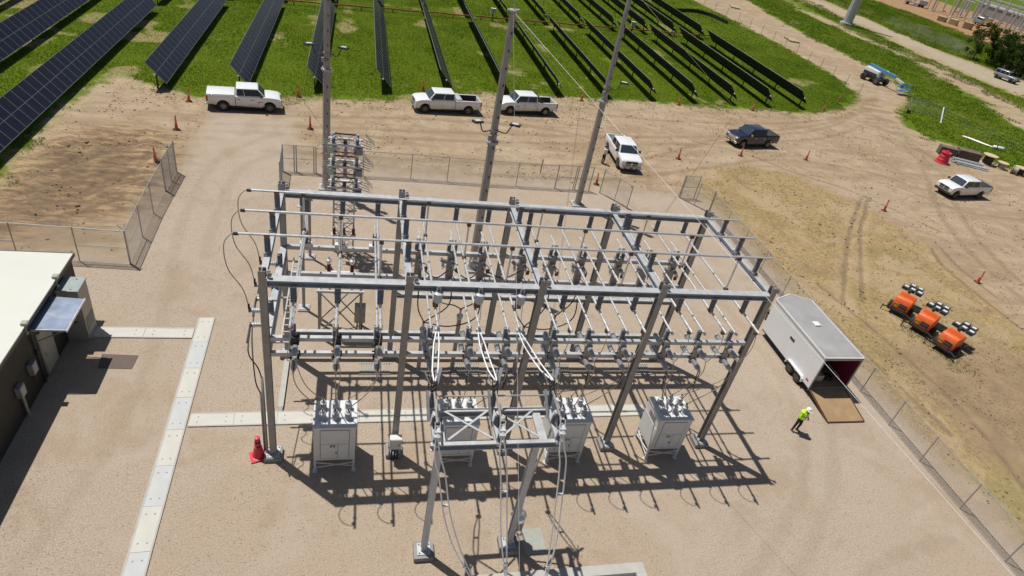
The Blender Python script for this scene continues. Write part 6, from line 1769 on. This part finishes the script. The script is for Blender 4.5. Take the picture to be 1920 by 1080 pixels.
MB().mm((-0.3, -0.12, 1.34), (0.3, 0.12, 1.46)).build('grip', 'redplastic', t)
def crate(x, y, rz, d, label, m_='wood'):
    t = thing('stacked_crate', label, 'crate', (x, y, 0), rz, local=True)
    n = max(3, int(d[2] / 0.16))
    for k in range(n):
        z = d[2] * (k + 0.5) / n
        h = d[2] / n * 0.8
        MB().mm((-d[0] / 2, -d[1] / 2, z - h / 2), (d[0] / 2, -d[1] / 2 + 0.05, z + h / 2)).build('plank', m_, t)
        MB().mm((-d[0] / 2, d[1] / 2 - 0.05, z - h / 2), (d[0] / 2, d[1] / 2, z + h / 2)).build('plank', m_, t)
        MB().mm((-d[0] / 2, -d[1] / 2 + 0.051, z - h / 2), (-d[0] / 2 + 0.05, d[1] / 2 - 0.051, z + h / 2)).build('plank', m_, t)
        MB().mm((d[0] / 2 - 0.05, -d[1] / 2 + 0.051, z - h / 2), (d[0] / 2, d[1] / 2 - 0.051, z + h / 2)).build('plank', m_, t)
    MB().mm((-d[0] / 2 + 0.01, -d[1] / 2 + 0.01, d[2]), (d[0] / 2 - 0.01, d[1] / 2 - 0.01, d[2] + 0.05)).build('lid', m_, t)
M['wood_d'] = mat('weathered_dark_timber', (0.15, 0.115, 0.09), 0.9, 0.0, 0.25, 4.0)
crate(74.6, 44.3, -0.5, (2.0, 1.2, 1.0), 'dark weathered timber crate behind the red barrel', 'wood_d')
crate(76.9, 43.4, -0.45, (2.6, 1.3, 1.1), 'large brown timber crate behind the pipe bundle', 'wood_d')
b = MB()
for k in range(12):
    b.cyl((74.0 + (k % 4) * 0.12, 41.6 - (k % 4) * 0.28, 0.1 + (k // 4) * 0.16), (77.0 + (k % 4) * 0.12, 40.6 - (k % 4) * 0.28 , 0.1 + (k // 4) * 0.16), 0.085, n=8)
t = thing('pipe_bundle', 'bundle of pale grey pipes lying in front of the brown crate', 'pipes', (75.5, 41, 0))
for k in range(12):
    MB().cyl((73.8 + random.uniform(-.2, .2), 42.6 - (k % 5) * 0.26, 0.1 + (k // 5) * 0.17), (77.0 + random.uniform(-.2, .2), 41.0 - (k % 5) * 0.26, 0.1 + (k // 5) * 0.17), 0.085, n=8).build('pipe', 'galv', t, 'auto')
t = thing('steel_trestle', 'rusty open steel trestle behind the brown crate', 'trestle', (79.0, 44.3, 0))
b = MB()
for x in (78.2, 79.9):
    b.bar((x, 43.6, 0), (x, 44.9, 0.9), 0.06, 0.06).bar((x, 44.9, 0), (x, 43.6, 0.9), 0.06, 0.06)
b.bar((78.2, 43.6, 0.9), (79.9, 43.6, 0.9), 0.06, 0.06).bar((78.2, 44.9, 0.9), (79.9, 44.9, 0.9), 0.06, 0.06)
b.build('frame', 'rust', t)
b = MB()
for k in range(6):
    b.cyl((84.4 + 0.12 * k, 52.2 - 0.1 * k, 0.1 + 0.03 * (k % 3)), (86.0 + 0.1 * k, 49.2 - 0.1 * k, 0.12 + 0.03 * (k % 2)), 0.05, n=5)
one(b, 'conduit_bundle', 'alu', 'loose pale conduits lying on the grass behind the reels', 'conduits', (85, 50.5, 0))
t = thing('tarp_roll', 'white rolled tarp with dark strap at the end of the conduits', 'tarp', (87.0, 48.3, 0))
MB().lathe((86.2, 48.6, 0.25), (0.9, -0.4, 0), [(0, 0.12), (0.1, 0.22), (1.3, 0.25), (1.5, 0.12)], 10).build('roll', 'helmet', t, True)
MB().lathe((86.6, 48.42, 0.25), (0.9, -0.4, 0), [(0, 0.27), (0.1, 0.27)], 10).build('strap', 'plastic', t)
for i, (x, y, rz) in enumerate(((87.4, 127.4, 1.2), (85.9, 99.6, 1.4))):
    t = thing('wood_pallet', ['pale timber pallet on the grass beside the upper track', 'flat timber pallet beside the track at its middle'][i], 'pallet', (x, y, 0), rz, local=True)
    for k in range(7):
        MB().mm((-1.6 + k * 0.46, -1.0, 0.22), (-1.26 + k * 0.46, 1.0, 0.28)).build('plank', 'wood_y', t)
    for y_ in (-0.9, 0.0, 0.9):
        MB().mm((-1.6, y_ - 0.08, 0), (1.6, y_ + 0.08, 0.218)).build('runner', 'wood_d', t)
b = MB()
sp = spline([(64.6, 110.8, 0), (67.6, 112.3, 0), (70.8, 113.6, 0), (73.6, 111.6, 0), (74.8, 106.0, 0)], 6)
for a, c in zip(sp[:-1], sp[1:]):
    b.bar((a.x, a.y, 0.35), (c.x, c.y, 0.35), 0.03, 0.7)
one(b, 'silt_fence', 'cable_blk', 'sagging strip of black silt fence on the grass beyond the last solar row', 'silt fence', (70, 113, 0))
k = 0
t = thing('stake_line', 'broken line of short dark silt fence stakes along the far lane', 'stakes', (137, 120, 0))
for y in np.arange(88, 165, 2.6):
    if random.random() < 0.72:
        x = 137.6 + (4.5 if y > 140 else 0) * (y - 140) / 25
        o = MB().mm((x - 0.07, y - 0.07, 0), (x + 0.07, y + 0.07, random.uniform(0.8, 1.4))).build('stake', 'wood_d', t)
# ------------------------------------------------------------------ people
def capsule(mb, p0, p1, r0, r1, n=10):
    p0 = Vector(p0); p1 = Vector(p1)
    d = p1 - p0
    L_ = max(d.length, 1e-4)
    pr = [(-r0 * 0.92, r0 * 0.35), (-r0 * 0.6, r0 * 0.8), (0, r0), (L_, r1), (L_ + r1 * 0.6, r1 * 0.8), (L_ + r1 * 0.92, r1 * 0.35)]
    mb.lathe(p0, d if d.length > 1e-4 else Vector((0, 0, 1)), pr, n)
def ell(mb, c, r, n=12, m_=8):
    vs = []; fs = []
    for i in range(1, m_):
        t = math.pi * i / m_
        for k in range(n):
            a = 2 * math.pi * k / n
            vs.append((c[0] + r[0] * math.sin(t) * math.cos(a), c[1] + r[1] * math.sin(t) * math.sin(a), c[2] + r[2] * math.cos(t)))
    for i in range(m_ - 2):
        for k in range(n):
            j = (k + 1) % n
            fs.append((i * n + k, i * n + n + k, i * n + n + j, i * n + j))
    fs += [tuple(range(n)), tuple(range((m_ - 1) * n - 1, (m_ - 2) * n - 1, -1))]
    mb.add(vs, fs)
def person(label, loc, rz, J, zones, extras):
    """J: joints of the pose; the capsules are fused into one continuous skin"""
    t = thing('person', label, 'person', (*loc, 0), rz, local=True)
    b = MB()
    P = J
    capsule(b, P['pel'], P['chest'], 0.165, 0.180, 12)
    capsule(b, P['shL'], P['shR'], 0.085, 0.085)
    capsule(b, P['hipL'], P['hipR'], 0.105, 0.105)
    capsule(b, P['chest'], P['neck'], 0.10, 0.06)
    capsule(b, P['neck'], P['head'], 0.055, 0.06)
    ell(b, P['head'], (0.098, 0.078, 0.118))
    h = Vector(P['head']); f = Vector(P['face'])
    capsule(b, h + f * 0.085 + Vector((0, 0, 0.01)), h + f * 0.112 + Vector((0, 0, -0.02)), 0.012, 0.016, 6)
    capsule(b, h + f * 0.06 + Vector((0, 0, -0.075)), h + f * 0.075 + Vector((0, 0, -0.09)), 0.03, 0.026, 6)
    s_ = f.cross(Vector((0, 0, 1))).normalized()
    for q in (-1, 1):
        capsule(b, h + s_ * 0.078 * q, h + s_ * 0.088 * q + Vector((0, 0, 0.03)), 0.016, 0.014, 6)
    for q in 'LR':
        capsule(b, P['sh' + q], P['el' + q], 0.062, 0.048)
        capsule(b, P['el' + q], P['wr' + q], 0.047, 0.032)
        capsule(b, P['hip' + q], P['kn' + q], 0.10, 0.072)
        capsule(b, P['kn' + q], P['an' + q], 0.070, 0.052)
        w = Vector(P['wr' + q]); hd = Vector(P['hand' + q]).normalized()
        capsule(b, w, w + hd * 0.08, 0.034, 0.038)
        side = hd.cross(Vector((0, 0, 1)))
        side = side.normalized() if side.length > 0.1 else Vector((1, 0, 0))
        dn = side.cross(hd)
        for k in range(4):
            r0 = w + hd * 0.08 + side * (k - 1.5) * 0.02
            l = (0.062, 0.075, 0.07, 0.052)[k]
            m1 = r0 + hd * l * 0.6 + dn * 0.01
            capsule(b, r0, m1, 0.0105, 0.01, 6)
            capsule(b, m1, m1 + hd * l * 0.3 + dn * 0.03, 0.01, 0.009, 6)
        th = w + hd * 0.03 + side * 0.035
        capsule(b, th, th + hd * 0.045 + side * 0.03, 0.013, 0.011, 6)
        a = Vector(P['an' + q]); tf = Vector(P['toe' + q])
        capsule(b, a + Vector((0, 0, -0.02)), a + tf * 0.17 + Vector((0, 0, -0.045)), 0.048, 0.04)
        capsule(b, a - tf * 0.05 + Vector((0, 0, -0.04)), a + tf * 0.05 + Vector((0, 0, -0.04)), 0.045, 0.045)
    tmp = bpy.data.objects.new('tmp', b.mesh('tmp', 'skin'))
    COL.objects.link(tmp)
    md = tmp.modifiers.new('r', 'REMESH'); md.mode = 'VOXEL'; md.voxel_size = 0.0115
    sm = tmp.modifiers.new('s', 'SMOOTH'); sm.factor = 0.5; sm.iterations = 3
    dg = bpy.context.evaluated_depsgraph_get()
    me = bpy.data.meshes.new_from_object(tmp.evaluated_get(dg))
    bpy.data.objects.remove(tmp)
    me.name = 'body'
    me.materials.clear()
    names = []
    for z in zones:
        if z[0] not in names:
            names.append(z[0])
    for n_ in names:
        me.materials.append(M[n_])
    idx = []
    for p in me.polygons:
        c = p.center
        k = 0
        for n_, test in zones:
            if test(c):
                k = names.index(n_)
        idx.append(k)
    me.polygons.foreach_set('material_index', idx)
    me.polygons.foreach_set('use_smooth', [True] * len(me.polygons))
    ob = bpy.data.objects.new('body', me)
    COL.objects.link(ob)
    ob.parent = t
    extras(t, P)
    return t
def near(c, p, r):
    return (c - Vector(p)).length < r
# worker in hi-vis looking down, hands together in front (facing +x in local space)
J1 = dict(pel=(0, 0, 0.98), chest=(0.03, 0, 1.32), neck=(0.07, 0, 1.50), head=(0.13, 0, 1.64), face=(0.86, 0, -0.5), shL=(0.03, 0.20, 1.42), shR=(0.03, -0.20, 1.42), elL=(0.04, 0.30, 1.15), elR=(0.04, -0.30, 1.15),
          wrL=(0.26, 0.12, 1.10), wrR=(0.27, -0.10, 1.12), handL=(0.55, -0.6, 0.1), handR=(0.55, 0.6, 0.1), hipL=(0, 0.1, 0.92), hipR=(0, -0.1, 0.92), knL=(0.06, 0.13, 0.52), knR=(-0.02, -0.14, 0.52), anL=(0.02, 0.15, 0.09), anR=(-0.05, -0.16, 0.09), toeL=(0.97, 0.2, 0), toeR=(0.97, -0.2, 0))
def zones1():
    arms = lambda c: c.z > 1.0 and (c.x > 0.18 and abs(c.y) < 0.3) and c.z < 1.25
    return [('hivis', lambda c: True), ('jeans', lambda c: c.z < 1.0), ('boot', lambda c: c.z < 0.13), ('skin', lambda c: (c.z > 1.50) or (c.x > 0.13 and c.z < 1.22 and c.z > 0.98 and c.x > 0.2)), ('hair', lambda c: False)]
def extra1(t, P):
    h = Vector(P['head'])
    b = MB()
    b.lathe(h + Vector((-0.02, 0, 0.02)), (0.25, 0, 1), [(0, 0.135), (0.03, 0.132), (0.08, 0.115), (0.12, 0.08), (0.14, 0.03)], 16)
    b.lathe(h + Vector((0.0, 0, 0.015)), (0.25, 0, 1), [(0, 0.165), (0.012, 0.165), (0.02, 0.13)], 16)
    b.build('hard_hat', 'helmet', t, 'auto')
    for z in (1.16, 1.3):
        q = MB()
        for k in range(20):
            a0, a1 = 2 * math.pi * k / 20, 2 * math.pi * (k + 1) / 20
            q.bar((0.02 + 0.2 * math.cos(a0), 0.212 * math.sin(a0), z), (0.02 + 0.2 * math.cos(a1), 0.212 * math.sin(a1), z), 0.012, 0.05)
        q.build('reflective_band', 'reflex', t)
    b = MB()
    prof = [(0, 0.195), (0.05, 0.2), (0.2, 0.198), (0.34, 0.205), (0.42, 0.21), (0.46, 0.18)]
    b.lathe((0.0, 0, 0.97), (0.05, 0, 1), prof, 18)
    b.v = [(p[0], p[1] * 1.08, p[2]) for p in b.v]
    b.build('vest', 'hivis', t, 'auto')
person('person in yellow hi-vis vest and white hard hat standing near the trailer ramp', (25.95, 0.62), R(-72), J1, zones1(), extra1)
J2 = dict(pel=(0, 0, 0.96), chest=(0.02, 0, 1.30), neck=(0.04, 0, 1.48), head=(0.06, 0, 1.62), face=(0.98, 0, -0.15), shL=(0.02, 0.19, 1.41), shR=(0.02, -0.19, 1.41), elL=(0.08, 0.28, 1.18), elR=(-0.02, -0.26, 1.16),
          wrL=(0.28, 0.22, 1.22), wrR=(0.16, -0.20, 1.02), handL=(0.9, 0.0, 0.2), handR=(0.8, 0.3, -0.4), hipL=(0, 0.1, 0.9), hipR=(0, -0.1, 0.9), knL=(0.03, 0.12, 0.5), knR=(0.0, -0.13, 0.5), anL=(0.0, 0.13, 0.09), anR=(-0.06, -0.15, 0.09), toeL=(1, 0.1, 0), toeR=(1, -0.15, 0))
zones2 = [('shirt', lambda c: True), ('jeans', lambda c: c.z < 0.99), ('boot', lambda c: c.z < 0.12), ('skin', lambda c: c.z > 1.47 or (c.x > 0.12 and 0.95 < c.z < 1.28)), ('hair', lambda c: c.z > 1.63 and c.x < 0.12)]
def extra2(t, P):
    h = Vector(P['head'])
    b = MB()
    b.lathe(h + Vector((-0.012, 0, 0.015)), (-0.1, 0, 1), [(0, 0.112), (0.03, 0.116), (0.07, 0.108), (0.11, 0.075), (0.13, 0.02)], 14)
    b.build('hair', 'hair', t, True)
    b = MB()
    b.lathe((0.0, 0, 0.95), (0.03, 0, 1), [(0, 0.175), (0.05, 0.17), (0.2, 0.168), (0.36, 0.175), (0.44, 0.16)], 18)
    b.v = [(p[0], p[1] * 1.06, p[2]) for p in b.v]
    b.build('shirt', 'shirt', t, 'auto')
person('person in pale top and dark trousers standing at the side of the camera facing pickup', (25.15, 33.0), R(20), J2, zones2, extra2)

# ------------------------------------------------------------------ trees at the far right
def tree(x, y, h, r, label, n=2600, name='broadleaf_tree', bare=False):
    t = thing(name, label, 'tree', (x, y, 0), group='trees by the far lane')
    tr_ = MB()
    rnd = random.Random(int(x * 7 + y))
    tips = []
    tr_.tube(spline([(x, y, -0.2), (x + rnd.uniform(-.2, .2), y, h * 0.3), (x + rnd.uniform(-.4, .4), y + rnd.uniform(-.3, .3), h * 0.75)], 5), [0.22 - 0.014 * k for k in range(11)], 7)
    for k in range(9):
        a = rnd.uniform(0, 6.28); z = h * rnd.uniform(0.18, 0.6)
        e = (x + r * 0.75 * math.cos(a), y + r * 0.75 * math.sin(a), z + h * rnd.uniform(0.1, 0.35))
        tr_.tube(spline([(x, y, z), ((x + e[0]) / 2, (y + e[1]) / 2, z + 0.35 * (e[2] - z)), e], 4), [0.09 - 0.008 * q for q in range(9)], 5)
        tips.append(e)
    tr_.build('trunk', 'bark', t, True)
    cl = []
    for k in range(46):
        if bare and k > 22:
            break
        a = rnd.uniform(0, 6.28); q = math.sqrt(rnd.random()) * r; zz = rnd.uniform(0.12, 1.0)
        q *= (1 - abs(zz - 0.45) ** 1.5 * 0.8)
        cl.append((x + q * math.cos(a), y + q * math.sin(a), h * zz, r * rnd.uniform(0.16, 0.34), rnd.random()))
    cl += [(e[0], e[1], e[2], r * 0.25, rnd.random()) for e in tips]
    C_ = np.array(cl)
    i = RNG.integers(0, len(C_), n)
    d = RNG.normal(0, 1, (n, 3)); d /= np.linalg.norm(d, axis=1)[:, None]
    P = C_[i, :3] + d * (C_[i, 3] * RNG.uniform(0.35, 1.0, n))[:, None]
    P[:, 2] = np.maximum(P[:, 2], 0.1)
    u = RNG.normal(0, 1, (n, 3)); u /= np.linalg.norm(u, axis=1)[:, None]
    v_ = np.cross(u, RNG.normal(0, 1, (n, 3))); v_ /= np.linalg.norm(v_, axis=1)[:, None]
    s_ = RNG.uniform(0.12, 0.26, n)[:, None] * (h / 7)
    Q = np.stack([P - u * s_, P - v_ * s_ * 0.6, P + u * s_, P + v_ * s_ * 0.6], 1) - np.array([x, y, 0])
    me = bpy.data.meshes.new('crown')
    me.vertices.add(4 * n); me.loops.add(4 * n); me.polygons.add(n)
    me.vertices.foreach_set('co', Q.reshape(-1).astype(np.float32))
    me.loops.foreach_set('vertex_index', np.arange(4 * n, dtype=np.int32))
    me.polygons.foreach_set('loop_start', np.arange(0, 4 * n, 4, dtype=np.int32))
    at = me.attributes.new('tint', 'FLOAT', 'POINT')
    tv = np.clip(C_[i, 4] * 0.6 + RNG.normal(0.1, 0.15, n) + (0.35 if bare else 0), 0, 1)
    at.data.foreach_set('value', np.repeat(tv, 4).astype(np.float32))
    me.materials.append(M['leaf'])
    me.update(); me.validate()
    o = bpy.data.objects.new('crown', me)
    COL.objects.link(o)
    o.parent = t
TREES = [(138.8, 108.0, 7.5, 2.8, 1, 'olive half bare tree at the left end of the tree clump'), (140.0, 102.8, 5.5, 2.8, 0, 'low dark green bush left of the grey car in the tree clump'), (140.2, 97.6, 5.8, 3.0, 0, 'dark green tree directly behind the grey car'),
         (144.6, 104.6, 6.5, 3.2, 0, 'broad dark tree in the middle of the clump'), (146.6, 98.6, 6.8, 3.4, 0, 'dark green tree behind the one by the grey car'), (141.4, 92.2, 6.0, 3.0, 0, 'leafy tree right of the grey car'), (148.4, 111.5, 6.5, 2.6, 1, 'thin crowned tree at the back of the clump'),
         (150.0, 104.0, 6.6, 3.2, 0, 'back tree near the red plot'), (142.0, 86.8, 6.0, 3.0, 0, 'lowest tree at the right edge of the clump'), (148.0, 92.0, 7.0, 3.4, 0, 'tall dark tree at the right edge of the clump'), (152.5, 97.5, 7.0, 3.4, 0, 'rearmost dark tree at the right edge')]
for x, y, h, r, br, lb in TREES:
    tree(x, y, h, r, lb, 5200 if not br else 2200, bare=bool(br))
for i, (x, y, h, r) in enumerate(((246, 190, 7, 6), (256, 182, 7, 6), (268, 176, 8, 6), (262, 197, 7, 6))):
    tree(x, y, h, r, f'dark scrub tree beyond the distant substation, {nth(i, 4)} of four', 2200, 'scrub_tree')

# ------------------------------------------------------------------ distant substation on the red plot
def far_portal(x, y0, n, bay, h, label, w=0.55):
    t = thing('distant_gantry', label, 'gantry', (x, y0, 0), group='distant steel gantries')
    for k in range(n):
        y = y0 + k * bay
        MB().cyl((x, y, 0.3), (x, y, h), w * 0.55, w * 0.42, 8).build('column', 'galv', t)
        MB().mm((x - 0.8, y - 0.8, -0.1), (x + 0.8, y + 0.8, 0.3)).build('concrete_pier', 'conc', t)
        if k < n - 1:
            b = MB().bar((x, y, h - 0.3), (x, y + bay, h - 0.3), w * 0.7, w * 0.7)
            b.bar((x, y, h - 1.5), (x, y + bay, h - 1.5), w * 0.35, w * 0.35)
            m_ = 5
            for q in range(m_):
                b.bar((x, y + bay * q / m_, h - (1.5 if q % 2 else 0.3)), (x, y + bay * (q + 1) / m_, h - (0.3 if q % 2 else 1.5)), 0.14, 0.14)
            b.build('truss', 'galv', t)
for i, (x, y0, n, bay, h) in enumerate(((189, 162, 4, 9, 9.5), (197, 144, 6, 8, 8.0), (206, 140, 7, 8, 10.5), (216, 138, 8, 8, 9.5))):
    far_portal(x, y0, n, bay, h, f'pale steel gantry row in the distant substation, {["nearest", "second nearest", "third nearest", "farthest"][i]} of four')
for i, (x, y, n) in enumerate(((201.5, 158, 9), (211, 150, 10), (193.5, 170, 6))):
    t = thing('distant_bus_rack', f'low row of thin equipment posts in the distant substation, {["middle", "farthest", "nearest"][i]} of three', 'bus rack', (x, y, 0), group='distant equipment posts')
    for k in range(n):
        yy = y + k * 3.4
        MB().cyl((x, yy, 0), (x, yy, 4.4), 0.16, n=6).cyl((x, yy, 4.4), (x, yy, 5.6), 0.2, 0.14, 8).build('post', 'galv', t)
    MB().cyl((x, y - 1, 5.6), (x, y + n * 3.4, 5.6), 0.09, n=6).build('tube', 'alu', t)
b = thing('equipment_shelter', 'long pale flat roofed shelter beyond the distant gantries', 'building', (226, 170, 0))
MB().mm((222.5, 150, 0), (227.5, 196, 3.2)).build('wall', 'galv_dk', b)
MB().mm((222.2, 149.7, 3.2), (227.8, 196.3, 3.6)).build('roof', 'galv', b)
def far_truck(x, y, rz, label, m_='white'):
    t = thing('work_truck', label, 'truck', (x, y, 0), rz, local=True)
    o = MB().prism([(1.6, 0.6), (1.6, 2.4), (2.9, 2.4), (3.5, 1.5), (3.6, 0.6)], -1.1, 1.1).build('cab', m_, t); bevel(o, 0.1)
    MB().mm((3.1, -0.9, 1.55), (3.42, 0.9, 2.2)).build('windscreen', 'glass', t)
    MB().mm((-3.6, -1.15, 0.8), (1.5, 1.15, 1.1)).mm((-3.6, -1.1, 1.1), (-1.0, 1.1, 2.2)).build('body', 'galv', t)
    MB().bar((-1.5, 0, 2.4), (2.8, 0, 2.9), 0.3, 0.35).build('crane_arm', m_, t)
    for px in (-2.4, -1.4, 2.4):
        for s_ in (-1, 1):
            o = part_of(TYRE, 'wheel', t, (px, s_ * 1.0, 0.5), (0, 0, 0 if s_ < 0 else math.pi)); o.scale = (1.2,) * 3
far_truck(187, 186, R(140), 'white service truck among the nearest distant gantry columns')
far_truck(197, 166, R(200), 'grey service truck under the distant gantries', 'silver')
t = thing('mini_excavator', 'yellow excavator on the red plot before the distant gantries', 'excavator', (183, 147.5, 0), R(120), local=True)
for s_ in (-1, 1):
    o = MB().prism([(-1.6, 0.1), (-1.9, 0.5), (-1.6, 0.9), (1.6, 0.9), (1.9, 0.5), (1.6, 0.1)], s_ * 0.7, s_ * 1.25).build('track', 'rust', t)
MB().mm((-1.7, -1.1, 1.0), (0.9, 1.1, 1.9)).build('house', 'yellow', t)
MB().mm((-0.2, 0.1, 1.9), (0.9, 1.0, 3.0)).build('cab', 'glass', t)
MB().mm((-0.25, 0.05, 3.0), (0.95, 1.05, 3.1)).build('cab_roof', 'yellow', t)
MB().bar((0.9, -0.4, 1.6), (3.2, -0.4, 3.8), 0.35, 0.4).bar((3.2, -0.4, 3.8), (4.6, -0.4, 1.6), 0.28, 0.3).build('boom', 'yellow', t)
MB().prism([(4.3, 1.7), (4.9, 1.5), (5.0, 0.7), (4.3, 0.5), (4.1, 1.0)], -0.9, 0.1).build('bucket', 'rust', t)
for i, (x, y) in enumerate(((178.6, 152.8), (176.6, 156.4), (175.2, 159.6))):
    crate(x, y, 0.6, (2.6, 2.2, 1.7 - 0.2 * i), f'timber crate on the near edge of the red plot, {["right", "middle", "left"][i]} of three', 'wood_y' if i == 1 else 'wood')
# dust hanging over the far lane
mt = bpy.data.materials.new('dust')
mt.use_nodes = True
nt = mt.node_tree
nt.nodes.clear()
ou = nt.nodes.new('ShaderNodeOutputMaterial')
pv = nt.nodes.new('ShaderNodeVolumePrincipled')
pv.inputs['Color'].default_value = (0.86, 0.78, 0.66, 1)
tcn = nt.nodes.new('ShaderNodeTexCoord')
ns = noise(nt, tcn.outputs['Object'], 0.35, 3)
nt.links.new(mth(nt, 'MULTIPLY', sstep(nt, ns, 0.42, 0.7), 0.045), pv.inputs['Density'])
nt.links.new(pv.outputs[0], ou.inputs['Volume'])
M['dust'] = mt
b = MB()
ell(b, (0, 0, 1.4), (4.2, 17, 1.6), 16, 10)
o = b.build('dust_cloud', 'dust')
o.location = (137.5, 122, 0)
o['kind'] = 'stuff'
o['label'] = 'pale dust hanging over the far gravel lane'
o['category'] = 'dust'
